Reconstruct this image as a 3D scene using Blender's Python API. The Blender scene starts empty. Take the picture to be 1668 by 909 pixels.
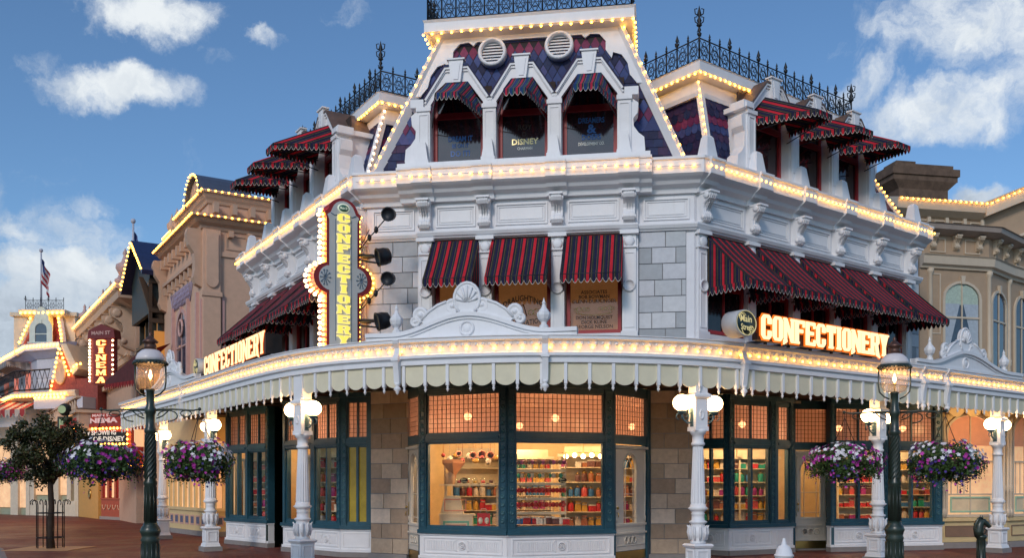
import bpy, math, random
from mathutils import Matrix, Vector
random.seed(7)
sc = bpy.context.scene
COL = sc.collection
pi = math.pi
# ------------------------------------------------------------------ camera, world, sun, exposure
CAMH, F, CX, HY = 1.75, 1550.0, 834.0, 787.0
cd = bpy.data.cameras.new('camera'); cam = bpy.data.objects.new('camera', cd); COL.objects.link(cam)
cam.location = (0, 0, CAMH); cam.rotation_euler = (pi/2, 0, 0)
cd.sensor_fit = 'HORIZONTAL'; cd.sensor_width = 36; cd.lens = F/1668*36
cd.shift_y = (HY-454.5)/1668; cd.clip_start = .1; cd.clip_end = 3000
sc.camera = cam
SUN_EL, SUN_AZ = math.radians(30), math.radians(200)     # azimuth measured clockwise from +Y
SKY_STR, SUN_STR, EXPO = .1, 1.25, .1
sc.view_settings.view_transform = 'Standard'; sc.view_settings.look = 'None'
sc.view_settings.gamma = 1; sc.view_settings.use_curve_mapping = False
sc.view_settings.exposure = EXPO
sc.render.resolution_x = 1024; sc.render.resolution_y = 559
try:
    sc.cycles.max_bounces = 7; sc.cycles.diffuse_bounces = 3; sc.cycles.glossy_bounces = 3
    sc.cycles.transparent_max_bounces = 12; sc.cycles.sample_clamp_indirect = 4; sc.cycles.sample_clamp_direct = 0
    sc.cycles.use_denoising = True; sc.cycles.caustics_reflective = False; sc.cycles.caustics_refractive = False
except Exception: pass

class NT:
    """tiny helper for node trees"""
    def __init__(s, tree): s.t = tree; s.n = tree.nodes; s.l = tree.links
    def new(s, typ, **kw):
        n = s.n.new(typ)
        for k, v in kw.items(): setattr(n, k, v)
        return n
    def put(s, sock, val):
        if isinstance(val, bpy.types.NodeSocket): s.l.new(val, sock)
        else: sock.default_value = val
    def math(s, op, a, b=None, c=None, clamp=False):
        n = s.new('ShaderNodeMath', operation=op); n.use_clamp = clamp
        s.put(n.inputs[0], a)
        if b is not None: s.put(n.inputs[1], b)
        if c is not None: s.put(n.inputs[2], c)
        return n.outputs[0]
    def mix(s, f, a, b, mode='MIX'):
        n = s.new('ShaderNodeMix', data_type='RGBA', blend_type=mode)
        s.put(n.inputs[0], f); s.put(n.inputs[6], a); s.put(n.inputs[7], b)
        return n.outputs[2]
    def noise(s, vec, scale, detail=4, rough=.55, dist=0):
        n = s.new('ShaderNodeTexNoise'); n.inputs['Scale'].default_value = scale
        n.inputs['Detail'].default_value = detail; n.inputs['Roughness'].default_value = rough
        n.inputs['Distortion'].default_value = dist
        if vec is not None: s.l.new(vec, n.inputs['Vector'])
        return n
    def ramp(s, f, stops, interp='LINEAR'):
        n = s.new('ShaderNodeValToRGB'); n.color_ramp.interpolation = interp
        e = n.color_ramp.elements
        while len(e) < len(stops): e.new(.5)
        for el, (p, c) in zip(e, stops):
            el.position = p; el.color = (c[0], c[1], c[2], 1)
        s.put(n.inputs[0], f); return n.outputs[0]
    def smooth(s, x, a, b):
        n = s.new('ShaderNodeMapRange', interpolation_type='SMOOTHSTEP')
        s.put(n.inputs[0], x); n.inputs[1].default_value = a; n.inputs[2].default_value = b
        n.inputs[3].default_value = 0; n.inputs[4].default_value = 1
        return n.outputs[0]

def c4(c): return (c[0], c[1], c[2], 1)
# world: physical sky with fair weather clouds laid out by direction (azimuth, elevation)
world = bpy.data.worlds.new('World'); sc.world = world; world.use_nodes = True
w = NT(world.node_tree); w.n.clear()
sky = w.new('ShaderNodeTexSky', sky_type='NISHITA'); sky.sun_disc = False
sky.sun_elevation = SUN_EL; sky.sun_rotation = SUN_AZ; sky.altitude = 0; sky.air_density = 1.0; sky.dust_density = .6; sky.ozone_density = 2.5
tc = w.new('ShaderNodeTexCoord')
sep = w.new('ShaderNodeSeparateXYZ'); w.l.new(tc.outputs['Generated'], sep.inputs[0])
az = w.math('ARCTAN2', sep.outputs[0], sep.outputs[1])
el = w.math('ARCSINE', sep.outputs[2])
cmb = w.new('ShaderNodeCombineXYZ'); w.put(cmb.inputs[0], az); w.put(cmb.inputs[1], el); cmb.inputs[2].default_value = 0
nA = w.noise(cmb.outputs[0], 9, 7, .6)
warp = w.new('ShaderNodeVectorMath', operation='SUBTRACT'); w.l.new(nA.outputs['Color'], warp.inputs[0]); warp.inputs[1].default_value = (.5, .5, .5)
warp2 = w.new('ShaderNodeVectorMath', operation='SCALE'); w.l.new(warp.outputs[0], warp2.inputs[0]); warp2.inputs[3].default_value = .11
wp = w.new('ShaderNodeVectorMath', operation='ADD'); w.l.new(cmb.outputs[0], wp.inputs[0]); w.l.new(warp2.outputs[0], wp.inputs[1])
def skydir(px, py):
    x, z = (px-CX)/F, (HY-py)/F
    return math.atan2(x, 1), math.asin(z/math.sqrt(x*x+z*z+1))
blobs = [(250, 15, 115, 50, 1.0), (205, 148, 120, 44, 1), (428, 62, 40, 24, .6), (75, 375, 190, 48, .68), (150, 335, 50, 30, .6), (60, 85, 120, 36, .38), (345, 95, 70, 16, .3),
         (140, 455, 190, 60, 1.15), (235, 425, 70, 42, 1.0), (60, 540, 240, 95, 1.2), (180, 500, 160, 60, 1.1), (20, 440, 90, 40, .9),
         (1590, 40, 230, 75, .72), (1470, 30, 80, 40, .5), (1560, 175, 190, 62, .8), (1400, 140, 80, 40, .7), (1480, 190, 130, 45, .6), (1640, 110, 90, 60, .6),
         (1578, 312, 50, 30, 1.1), (440, 250, 50, 26, .4), (320, 265, 30, 16, .3), (560, 5, 60, 18, .4),
         (-300, 300, 300, 160, .8), (2100, 250, 300, 150, .8), (-700, 500, 400, 160, .9), (2500, 520, 400, 150, .9)]
acc = None
for bx, by, rx, ry, amp in blobs:
    a0, e0 = skydir(bx, by)
    v = w.new('ShaderNodeVectorMath', operation='SUBTRACT'); w.l.new(wp.outputs[0], v.inputs[0]); v.inputs[1].default_value = (a0, e0, 0)
    k = w.new('ShaderNodeVectorMath', operation='MULTIPLY'); w.l.new(v.outputs[0], k.inputs[0]); k.inputs[1].default_value = (F/rx*.8, F/ry*.8, 0)
    d = w.new('ShaderNodeVectorMath', operation='LENGTH'); w.l.new(k.outputs[0], d.inputs[0])
    m = w.math('MULTIPLY', w.smooth(d.outputs['Value'], 1.15, .15), amp)
    acc = m if acc is None else w.math('MAXIMUM', acc, m)
nB = w.noise(wp.outputs[0], 26, 8, .62, .2)
nC = w.noise(wp.outputs[0], 7, 5, .6)
dens = w.math('ADD', acc, w.math('MULTIPLY', w.math('SUBTRACT', nB.outputs[0], .5), 1.15))
dens = w.smooth(dens, .30, 1.02)
# cloud bodies: bright tops, grey undersides low over the horizon
sh = w.math('ADD', w.math('MULTIPLY', nC.outputs[0], 1.1), w.math('MULTIPLY', el, 1.15))
ccol = w.ramp(sh, [(.60, (2.3, 2.7, 3.3)), (.78, (5.2, 5.9, 6.7)), (.98, (8.2, 8.6, 8.8))])
skyc = w.mix(1, sky.outputs[0], (.82, 1.03, 1.18, 1), 'MULTIPLY')
out = w.mix(w.math('MULTIPLY', dens, .95), skyc, ccol)
bg = w.new('ShaderNodeBackground'); w.l.new(out, bg.inputs[0]); bg.inputs[1].default_value = SKY_STR
wo = w.new('ShaderNodeOutputWorld'); w.l.new(bg.outputs[0], wo.inputs[0])
sl = bpy.data.lights.new('sun', 'SUN'); sun = bpy.data.objects.new('sun', sl); COL.objects.link(sun)
sl.energy = SUN_STR; sl.angle = math.radians(12); sl.color = (1, .89, .80)
sdir = Vector((math.sin(SUN_AZ)*math.cos(SUN_EL), math.cos(SUN_AZ)*math.cos(SUN_EL), math.sin(SUN_EL)))
sun.rotation_euler = (-sdir).to_track_quat('-Z', 'Y').to_euler(); sun.location = (0, -20, 30)

# ------------------------------------------------------------------ measuring: a pixel of the photograph becomes a real point once its depth or height is known
def PY(px, py, Y): return ((px-CX)/F*Y, Y, CAMH+(HY-py)/F*Y)
def PZ(px, py, z):
    Y = F*(z-CAMH)/(HY-py); return Vector(((px-CX)/F*Y, Y))
def G(px, py): return PZ(px, py, 0)

class Fr:
    """vertical wall frame: u along the wall (left to right seen from the street), v outwards, z up"""
    def __init__(s, a, b):
        s.o = Vector((a[0], a[1])); d = Vector((b[0], b[1]))-s.o
        s.L = d.length; s.U = d.normalized(); s.N = Vector((s.U.y, -s.U.x))
    def P(s, u, v, z): p = s.o+s.U*u+s.N*v; return (p.x, p.y, z)
    def xy(s, u, v=0): return s.o+s.U*u+s.N*v
    def uz(s, px, py, v=0):
        a = (px-CX)/F; Y = (v+s.o.dot(s.N))/(a*s.N.x+s.N.y)
        return (Vector((a*Y, Y))-s.o).dot(s.U), CAMH+(HY-py)/F*Y
    def u(s, px, v=0): return s.uz(px, 0, v)[0]
    def z(s, px, py, v=0): return s.uz(px, py, v)[1]
    def mirror(s): return s

def off(pts, d):
    """offset an open polyline outwards (towards the street) by d"""
    pts = [Vector(p[:2]) for p in pts]; out = []
    for i, p in enumerate(pts):
        ns = []
        for a, b in ((i-1, i), (i, i+1)):
            if a >= 0 and b < len(pts):
                t = (pts[b]-pts[a]).normalized(); ns.append(Vector((t.y, -t.x)))
        m = sum(ns, Vector((0, 0))); m = m.normalized(); k = d/max(.3, m.dot(ns[0])); out.append(p+m*k)
    return out

# ------------------------------------------------------------------ materials
MATS = {}
def mat(name, base, rough=.55, metal=0, var=.08, nscale=5, bump=.12, bscale=60, spec=.4, emit=None, estr=0, dirt=0):
    if name in MATS: return MATS[name]
    m = bpy.data.materials.new(name); m.use_nodes = True; MATS[name] = m
    t = NT(m.node_tree); b = t.n['Principled BSDF']
    b.inputs['Roughness'].default_value = rough; b.inputs['Metallic'].default_value = metal
    b.inputs['Specular IOR Level'].default_value = spec
    tcn = t.new('ShaderNodeTexCoord')
    n = t.noise(tcn.outputs['Object'], nscale, 5, .6)
    lo = tuple(x*(1-var) for x in base); hi = tuple(min(1, x*(1+var)) for x in base)
    col = t.ramp(n.outputs[0], [(.3, lo), (.7, hi)])
    if dirt:
        n2 = t.noise(tcn.outputs['Object'], 1.7, 8, .7)
        col = t.mix(t.math('MULTIPLY', t.smooth(n2.outputs[0], .50, .70), dirt), col, c4(tuple(x*.55 for x in base)))
        mp = t.new('ShaderNodeMapping'); mp.inputs['Scale'].default_value = (5, 5, .55); t.l.new(tcn.outputs['Object'], mp.inputs[0])
        n3 = t.noise(mp.outputs[0], 3.5, 6, .7)      # rain streaks
        col = t.mix(t.math('MULTIPLY', t.smooth(n3.outputs[0], .54, .70), dirt*1.6), col, c4((base[0]*.62, base[1]*.58, base[2]*.52)))
    t.l.new(col, b.inputs['Base Color'])
    if bump:
        nb = t.noise(tcn.outputs['Object'], bscale, 3, .5)
        bp = t.new('ShaderNodeBump'); bp.inputs['Strength'].default_value = bump; bp.inputs['Distance'].default_value = .01
        t.l.new(nb.outputs[0], bp.inputs['Height']); t.l.new(bp.outputs[0], b.inputs['Normal'])
    if emit: b.inputs['Emission Color'].default_value = c4(emit); b.inputs['Emission Strength'].default_value = estr
    return m
def emat(name, col, strg):
    if name in MATS: return MATS[name]
    m = bpy.data.materials.new(name); m.use_nodes = True; MATS[name] = m
    t = NT(m.node_tree); t.n.clear()
    e = t.new('ShaderNodeEmission'); e.inputs[0].default_value = c4(col); e.inputs[1].default_value = strg
    o = t.new('ShaderNodeOutputMaterial'); t.l.new(e.outputs[0], o.inputs[0]); return m
def island(name, cols, rough=.6, bump=.15, var=.1, spec=.35, metal=0):
    """every separate piece of the mesh picks its own colour"""
    if name in MATS: return MATS[name]
    m = bpy.data.materials.new(name); m.use_nodes = True; MATS[name] = m
    t = NT(m.node_tree); b = t.n['Principled BSDF']; b.inputs['Roughness'].default_value = rough; b.inputs['Specular IOR Level'].default_value = spec
    b.inputs['Metallic'].default_value = metal
    g = t.new('ShaderNodeNewGeometry'); n = len(cols)
    col = t.ramp(g.outputs['Random Per Island'], [(i/n, c) for i, c in enumerate(cols)], 'CONSTANT')
    tcn = t.new('ShaderNodeTexCoord'); nz = t.noise(tcn.outputs['Object'], 9, 6, .65)
    k = t.ramp(nz.outputs[0], [(.3, (1-var,)*3), (.7, (1+var,)*3)])
    t.l.new(t.mix(1, col, k, 'MULTIPLY'), b.inputs['Base Color'])
    if bump:
        nb = t.noise(tcn.outputs['Object'], 45, 4, .6)
        bp = t.new('ShaderNodeBump'); bp.inputs['Strength'].default_value = bump; bp.inputs['Distance'].default_value = .012
        t.l.new(nb.outputs[0], bp.inputs['Height']); t.l.new(bp.outputs[0], b.inputs['Normal'])
    return m
def glass(name, tint=(1, 1, 1), refl=.1, rough=.02, body=None, bodyf=0):
    if name in MATS: return MATS[name]
    m = bpy.data.materials.new(name); m.use_nodes = True; MATS[name] = m
    t = NT(m.node_tree); t.n.clear()
    tr = t.new('ShaderNodeBsdfTransparent'); tr.inputs[0].default_value = c4(tint)
    gl = t.new('ShaderNodeBsdfGlossy'); gl.inputs['Roughness'].default_value = rough
    fr = t.new('ShaderNodeFresnel'); fr.inputs[0].default_value = 1.5
    gb = t.new('ShaderNodeNewGeometry')
    f = t.math('MULTIPLY', t.math('MULTIPLY', fr.outputs[0], refl*10), t.math('SUBTRACT', 1, gb.outputs['Backfacing']), clamp=True)
    sh = tr.outputs[0]
    if body:
        df = t.new('ShaderNodeBsdfDiffuse'); df.inputs[0].default_value = c4(body)
        tl = t.new('ShaderNodeBsdfTranslucent'); tl.inputs[0].default_value = c4(body)
        m1 = t.new('ShaderNodeMixShader'); m1.inputs[0].default_value = .6; t.l.new(df.outputs[0], m1.inputs[1]); t.l.new(tl.outputs[0], m1.inputs[2])
        m2 = t.new('ShaderNodeMixShader'); m2.inputs[0].default_value = bodyf; t.l.new(sh, m2.inputs[1]); t.l.new(m1.outputs[0], m2.inputs[2]); sh = m2.outputs[0]
    mx = t.new('ShaderNodeMixShader'); t.l.new(f, mx.inputs[0]); t.l.new(sh, mx.inputs[1]); t.l.new(gl.outputs[0], mx.inputs[2])
    o = t.new('ShaderNodeOutputMaterial'); t.l.new(mx.outputs[0], o.inputs[0]); return m
def stripes(name, stops, period, rough=.85):
    """woven stripes along the mesh's u coordinate (metres)"""
    m = bpy.data.materials.new(name); m.use_nodes = True; MATS[name] = m
    t = NT(m.node_tree); b = t.n['Principled BSDF']; b.inputs['Roughness'].default_value = rough; b.inputs['Specular IOR Level'].default_value = .15
    uv = t.new('ShaderNodeUVMap'); s = t.new('ShaderNodeSeparateXYZ'); t.l.new(uv.outputs[0], s.inputs[0])
    fr = t.math('FRACT', t.math('DIVIDE', s.outputs[0], period))
    col = t.ramp(fr, stops, 'CONSTANT')
    tcn = t.new('ShaderNodeTexCoord'); nz = t.noise(tcn.outputs['Object'], 3, 5, .6)
    k = t.ramp(nz.outputs[0], [(.3, (.82,)*3), (.7, (1.12,)*3)])
    t.l.new(t.mix(1, col, k, 'MULTIPLY'), b.inputs['Base Color'])
    wv = t.noise(uv.outputs[0], 160, 2, .5); bp = t.new('ShaderNodeBump'); bp.inputs['Strength'].default_value = .25; bp.inputs['Distance'].default_value = .004
    t.l.new(wv.outputs[0], bp.inputs['Height'])
    wr = t.noise(tcn.outputs['Object'], 5, 3, .5, 1.2); bq = t.new('ShaderNodeBump'); bq.inputs['Strength'].default_value = .55; bq.inputs['Distance'].default_value = .05
    t.l.new(wr.outputs[0], bq.inputs['Height']); t.l.new(bp.outputs[0], bq.inputs['Normal']); t.l.new(bq.outputs[0], b.inputs['Normal']); return m

WHITE = mat('white_paint', (.74, .74, .77), .5, var=.04, nscale=2.5, bump=.06, dirt=.10)
TRIM = mat('trim_white_paint', (.80, .80, .82), .45, var=.035, nscale=4, bump=.05, dirt=.07)
CREAM = mat('cream_fabric_panel', (.74, .68, .50), .7, var=.05, bump=.05)
STONE_UP = island('grey_stone_blocks', [(.50, .52, .54), (.40, .42, .44), (.56, .57, .60), (.36, .38, .40), (.46, .48, .51), (.60, .61, .63)], var=.08)
STONE_LO = island('tan_stone_blocks', [(.52, .40, .30), (.38, .28, .205), (.60, .48, .37), (.44, .34, .25), (.66, .54, .44), (.34, .25, .18)], var=.12, bump=.25)
MORTAR = mat('mortar', (.26, .26, .27), .9)
PLINTH = mat('plinth_stone', (.26, .24, .23), .8, bump=.3)
BLUE = mat('blue_green_paint', (.018, .075, .112), .38, var=.15, bump=.08, spec=.5)
DGREEN = mat('dark_green_paint', (.022, .034, .03), .4, var=.2, bump=.1)
REDP = mat('red_window_paint', (.34, .022, .028), .4, var=.1, bump=.05)
IRON = mat('black_iron', (.018, .02, .024), .45, metal=.3, var=.2)
VERD = mat('verdigris_iron', (.10, .17, .19), .5, metal=.4, var=.2)
BROWNR = mat('brown_roof_copper', (.13, .085, .065), .5, var=.25, bump=.2)
SLATE = island('slate_tiles', [(.022, .028, .085), (.042, .030, .085), (.018, .022, .065), (.055, .032, .08), (.024, .036, .10)], rough=.6, var=.2, bump=.25, spec=.2)
SLATE_B = island('slate_blue_diamonds', [(.045, .07, .20), (.06, .085, .23), (.035, .05, .15), (.08, .085, .22)], rough=.6, var=.15, spec=.2)
SLATE_P = island('slate_pink_diamonds', [(.19, .03, .08), (.15, .03, .09), (.22, .045, .11)], rough=.6, var=.15, spec=.2)
ROOFB = mat('roof_underlay', (.03, .028, .036), .8)
SOFFIT = mat('dark_brown_soffit', (.06, .038, .026), .6, var=.2)
GLASS = glass('clear_glass', refl=.09)
GLASS_DK = mat('dark_window_glass', (.012, .012, .016), .06, var=.3, bump=0, spec=.7)
GLASS_RED = glass('rosy_transom_glass', (.84, .66, .62), .06, .15, (.62, .43, .40), .55)
GLASS_YEL = mat('yellow_stained_glass', (.30, .23, .03), .25, var=.2, bump=.1, emit=(.9, .6, .05), estr=.05)
BULB = emat('lit_bulb', (1, .44, .045), 17)
BULBW = emat('lit_bulb_white', (1, .58, .28), 12)
GLOBE = emat('lit_globe', (1, .60, .27), 20)
BRASS = mat('brass', (.55, .36, .12), .3, metal=1, bump=.02)
PAVER = None
AW = stripes('awning_red_navy', [(0, (.52, .022, .035)), (.25, (.012, .012, .03)), (.34, (.02, .022, .03)), (.42, (.25, .15, .05)), (.445, (.022, .03, .035)), (.60, (.018, .016, .05)), (.82, (.22, .13, .05)), (.845, (.012, .028, .04))], .215)
AWB = stripes('awning_blue_red', [(0, (.46, .03, .06)), (.2, (.015, .035, .05)), (.34, (.35, .22, .10)), (.38, (.02, .05, .16)), (.66, (.02, .09, .10)), (.80, (.3, .2, .1)), (.83, (.015, .03, .08))], .2)
AWR = stripes('awning_plain_red', [(0, (.30, .03, .03)), (.5, (.20, .018, .02))], .4)

# ------------------------------------------------------------------ mesh builder
class MB:
    def __init__(s): s.v = []; s.f = []; s.mi = []; s.uv = []; s.sm = []; s.hasuv = False
    def quad(s, pts, mi=0, uv=None, sm=False):
        n = len(s.v); s.v += [tuple(p) for p in pts]; s.f.append(list(range(n, n+len(pts)))); s.mi.append(mi); s.uv.append(uv); s.sm.append(sm)
        if uv: s.hasuv = True
        return s
    def raw(s, vs, fs, mi=0, sm=False):
        n = len(s.v); s.v += [tuple(p) for p in vs]
        for f in fs: s.f.append([i+n for i in f]); s.mi.append(mi); s.uv.append(None); s.sm.append(sm)
        return s
    def box(s, fr, u0, u1, v0, v1, z0, z1, mi=0):
        P = fr.P if fr else (lambda x, y, z: (x, y, z))
        vs = [P(u, v, z) for z in (z0, z1) for v in (v0, v1) for u in (u0, u1)]
        return s.raw(vs, [(0, 1, 3, 2), (4, 6, 7, 5), (0, 4, 5, 1), (1, 5, 7, 3), (3, 7, 6, 2), (2, 6, 4, 0)], mi)
    def prism(s, fr, poly, a0, a1, axis='v', mi=0):
        """poly extruded: axis 'v' -> poly is (u,z); axis 'u' -> poly is (v,z); axis 'z' -> poly is (u,v)"""
        P = fr.P if fr else (lambda x, y, z: (x, y, z))
        def pt(p, a): return P(p[0], a, p[1]) if axis == 'v' else (P(a, p[0], p[1]) if axis == 'u' else P(p[0], p[1], a))
        n = len(poly); vs = [pt(p, a0) for p in poly]+[pt(p, a1) for p in poly]
        fs = [list(range(n)), list(range(2*n-1, n-1, -1))]+[(i, i+n, (i+1) % n+n, (i+1) % n) for i in range(n)]
        return s.raw(vs, fs, mi)
    def frust(s, fr, u, v, z0, z1, r0, r1, r0v=None, r1v=None, mi=0):
        P = fr.P if fr else (lambda x, y, z: (x, y, z)); r0v = r0v or r0; r1v = r1v or r1
        vs = [P(u+a*r0, v+b*r0v, z0) for a, b in ((-1, -1), (1, -1), (1, 1), (-1, 1))]+[P(u+a*r1, v+b*r1v, z1) for a, b in ((-1, -1), (1, -1), (1, 1), (-1, 1))]
        return s.raw(vs, [(3, 2, 1, 0), (4, 5, 6, 7)]+[(i, (i+1) % 4, (i+1) % 4+4, i+4) for i in range(4)], mi)
    def lathe(s, prof, c=(0, 0, 0), n=16, mi=0, axis=None, sm=True, ry=1):
        """prof: (r,z); axis: (X,Y,Z) vectors giving an own frame"""
        c = Vector(c); vs = []; fs = []
        ax = axis or (Vector((1, 0, 0)), Vector((0, 1, 0)), Vector((0, 0, 1)))
        for r, z in prof:
            for k in range(n):
                a = 2*pi*k/n; vs.append(c+ax[0]*(r*math.cos(a))+ax[1]*(r*ry*math.sin(a))+ax[2]*z)
        for i in range(len(prof)-1):
            for k in range(n): fs.append((i*n+k, i*n+(k+1) % n, (i+1)*n+(k+1) % n, (i+1)*n+k))
        if prof[0][0] > 1e-4: fs.append(list(range(n-1, -1, -1)))
        if prof[-1][0] > 1e-4: fs.append([(len(prof)-1)*n+k for k in range(n)])
        return s.raw(vs, fs, mi, sm)
    def ball(s, c, r, n=8, m=6, mi=0, sz=1, sxy=None):
        return s.lathe([(max(1e-5, r*math.sin(pi*i/m)), -r*sz*math.cos(pi*i/m)) for i in range(m+1)], c, n, mi)
    def tube(s, pts, r, n=6, mi=0, sm=True, cap=True):
        pts = [Vector(p) for p in pts]; vs = []; fs = []; prev = None
        rs = r if isinstance(r, (list, tuple)) else [r]*len(pts)
        for i, p in enumerate(pts):
            t = (pts[min(i+1, len(pts)-1)]-pts[max(i-1, 0)])
            if t.length < 1e-9: t = Vector((0, 0, 1))
            t.normalize()
            if prev is None:
                h = Vector((0, 0, 1)) if abs(t.z) < .9 else Vector((1, 0, 0)); x = t.cross(h).normalized()
            else:
                x = prev-t*prev.dot(t); x = x.normalized() if x.length > 1e-6 else t.orthogonal().normalized()
            prev = x; y = t.cross(x)
            for k in range(n):
                a = 2*pi*k/n; vs.append(p+(x*math.cos(a)+y*math.sin(a))*rs[i])
        for i in range(len(pts)-1):
            for k in range(n): fs.append((i*n+k, i*n+(k+1) % n, (i+1)*n+(k+1) % n, (i+1)*n+k))
        if cap: fs.append(list(range(n-1, -1, -1))); fs.append([(len(pts)-1)*n+k for k in range(n)])
        return s.raw(vs, fs, mi, sm)
    def sweep(s, path, prof, mi=0, cap=True, sm=False):
        """closed profile [(v,z)] swept along a plan polyline with mitred corners"""
        n = len(prof); vs = []
        for v, z in prof:
            pass
        rows = [[None]*n for _ in path]
        for j, (v, z) in enumerate(prof):
            for i, p in enumerate(off(path, v)): rows[i][j] = (p.x, p.y, z)
        for r in rows: vs += r
        fs = []
        for i in range(len(path)-1):
            for j in range(n): fs.append((i*n+j, i*n+(j+1) % n, (i+1)*n+(j+1) % n, (i+1)*n+j))
        if cap: fs.append(list(range(n))); fs.append([(len(path)-1)*n+j for j in range(n-1, -1, -1)])
        return s.raw(vs, fs, mi, sm)
    def slab(s, poly, z0, z1, mi=0):
        return s.prism(None, [(p[0], p[1]) for p in poly], z0, z1, 'z', mi)
    def build(s, name, mats, parent=None, label=None, smooth=None):
        me = bpy.data.meshes.new(name)
        inv = MW[parent.name].inverted() if parent is not None and parent.name in MW else None
        vs = [inv @ Vector(p) for p in s.v] if inv is not None and not parent.get('_id') else s.v
        me.from_pydata([tuple(p) for p in vs], [], s.f)
        for m in (mats if isinstance(mats, (list, tuple)) else [mats]): me.materials.append(m)
        me.polygons.foreach_set('material_index', s.mi)
        me.polygons.foreach_set('use_smooth', s.sm if smooth is None else [smooth]*len(s.f))
        if s.hasuv:
            ul = me.uv_layers.new(name='UVMap'); k = 0
            for f, uv in zip(s.f, s.uv):
                for j in range(len(f)):
                    if uv: ul.data[k].uv = uv[j]
                    k += 1
        me.update()
        o = bpy.data.objects.new(name, me); COL.objects.link(o)
        if parent is not None: o.parent = parent; MW[o.name] = MW.get(parent.name, Matrix.Identity(4))
        else: MW[o.name] = Matrix.Identity(4)
        if label: o['label'] = label
        return o
MW = {}
def tag(o, label=None, cat=None, group=None, kind=None):
    if label: o['label'] = label
    if cat: o['category'] = cat
    if group: o['group'] = group
    if kind: o['kind'] = kind
    return o
def thing(name, label, cat, loc=(0, 0, 0), rz=0, group=None):
    o = bpy.data.objects.new(name, None); COL.objects.link(o); o.empty_display_size = .3
    o.location = loc; o.rotation_euler = (0, 0, rz)
    MW[o.name] = Matrix.Translation(Vector(loc)) @ Matrix.Rotation(rz, 4, 'Z')
    return tag(o, label, cat, group)
def dup(root, loc, rz=0, label=None, group=None, scale=None):
    """a copy of a thing with copies of its parts and sub-parts"""
    def cp(o, par):
        c = o.copy(); COL.objects.link(c)
        if par is not None: c.parent = par
        for ch in list(o.children): cp(ch, c)
        return c
    r = cp(root, None); r.location = loc; r.rotation_euler = (0, 0, rz)
    if scale: r.scale = (scale,)*3
    if label: r['label'] = label
    if group: r['group'] = group
    return r
def place(root, loc, rz=0, label=None):
    root.location = loc; root.rotation_euler = (0, 0, rz)
    if label: root['label'] = label
    return root
FONT = None
def text(mb, s, fr, uc, zc, v, size, mi=0, bold=.0, sx=1, width=None, arc=0, flip=1, th=.004):
    """lettering as solid flat letters on the wall frame; width fits the line"""
    cu = bpy.data.curves.new('t', 'FONT'); cu.body = s; cu.align_x = 'CENTER'; cu.align_y = 'CENTER'; cu.size = size; cu.offset = bold*size; cu.resolution_u = 2
    o = bpy.data.objects.new('t', cu); COL.objects.link(o); bpy.context.view_layer.update()
    me = o.to_mesh(); vs = [v_.co.copy() for v_ in me.vertices]; fs = [tuple(p.vertices) for p in me.polygons]
    if vs:
        if width:
            wd = max(p.x for p in vs)-min(p.x for p in vs); sx = width/max(.001, wd)
        vv = []
        for p in vs:
            u, z = p.x*sx, p.y
            if arc: z += arc*(1-(2*u/(width or 1))**2)
            vv.append(fr.P(uc+u, v, zc+z))
        mb.raw(vv, fs, mi)
    o.to_mesh_clear(); bpy.data.objects.remove(o); bpy.data.curves.remove(cu)
    return mb
def resample(pts, step, closed=False):
    pts = [Vector(p) for p in pts]; out = []; d = 0; nxt = step/2
    for a, b in zip(pts, pts[1:]):
        L = (b-a).length
        while nxt <= d+L: out.append(a+(b-a)*((nxt-d)/L)); nxt += step
        d += L
    return out
def bulbs(name, pts, step, parent, r=.03, m=None, cord=True, jitter=.006, label=None, n=6):
    """a string of bulbs: cord and sockets with lit bulbs"""
    mb = MB(); ps = resample(pts, step)
    if cord: mb.tube(pts, .008, 4, 1)
    for p in ps:
        q = p+Vector((random.uniform(-1, 1), random.uniform(-1, 1), random.uniform(-1, 1)))*jitter
        mb.ball(q, r*random.uniform(.92, 1.06), n, 4, 0)
    return mb.build(name, [m or BULB, WHITE], parent, label)
# ================================================================== SETTING: road, pavement
def paver_mat():
    m = bpy.data.materials.new('red_brick_paving'); m.use_nodes = True
    t = NT(m.node_tree); b = t.n['Principled BSDF']; b.inputs['Specular IOR Level'].default_value = .22
    tcn = t.new('ShaderNodeTexCoord'); mp = t.new('ShaderNodeMapping'); mp.inputs['Rotation'].default_value = (0, 0, .5); t.l.new(tcn.outputs['Object'], mp.inputs[0])
    br = t.new('ShaderNodeTexBrick'); br.inputs['Scale'].default_value = 1; br.inputs['Brick Width'].default_value = .22; br.inputs['Row Height'].default_value = .11
    br.inputs['Mortar Size'].default_value = .006; br.inputs['Color1'].default_value = (.17, .042, .034, 1); br.inputs['Color2'].default_value = (.105, .028, .024, 1); br.inputs['Mortar'].default_value = (.05, .03, .026, 1)
    t.l.new(mp.outputs[0], br.inputs['Vector'])
    n = t.noise(tcn.outputs['Object'], .7, 6, .65); k = t.ramp(n.outputs[0], [(.3, (.7,)*3), (.7, (1.25,)*3)])
    t.l.new(t.mix(1, br.outputs[0], k, 'MULTIPLY'), b.inputs['Base Color'])
    r = t.ramp(n.outputs[0], [(.3, (.42,)*3), (.7, (.72,)*3)]); t.l.new(r, b.inputs['Roughness'])
    bp = t.new('ShaderNodeBump'); bp.inputs['Strength'].default_value = .3; bp.inputs['Distance'].default_value = .01; t.l.new(br.outputs['Fac'], bp.inputs['Height']); bp.invert = True
    t.l.new(bp.outputs[0], b.inputs['Normal']); return m
PAVER = paver_mat()
ASPH = mat('asphalt', (.05, .048, .05), .75, var=.15, bump=.4, bscale=120)
tag(MB().quad([(-400, -300, -.13), (400, -300, -.13), (400, 500, -.13), (-400, 500, -.13)]).build('road', ASPH), kind='structure')
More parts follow.
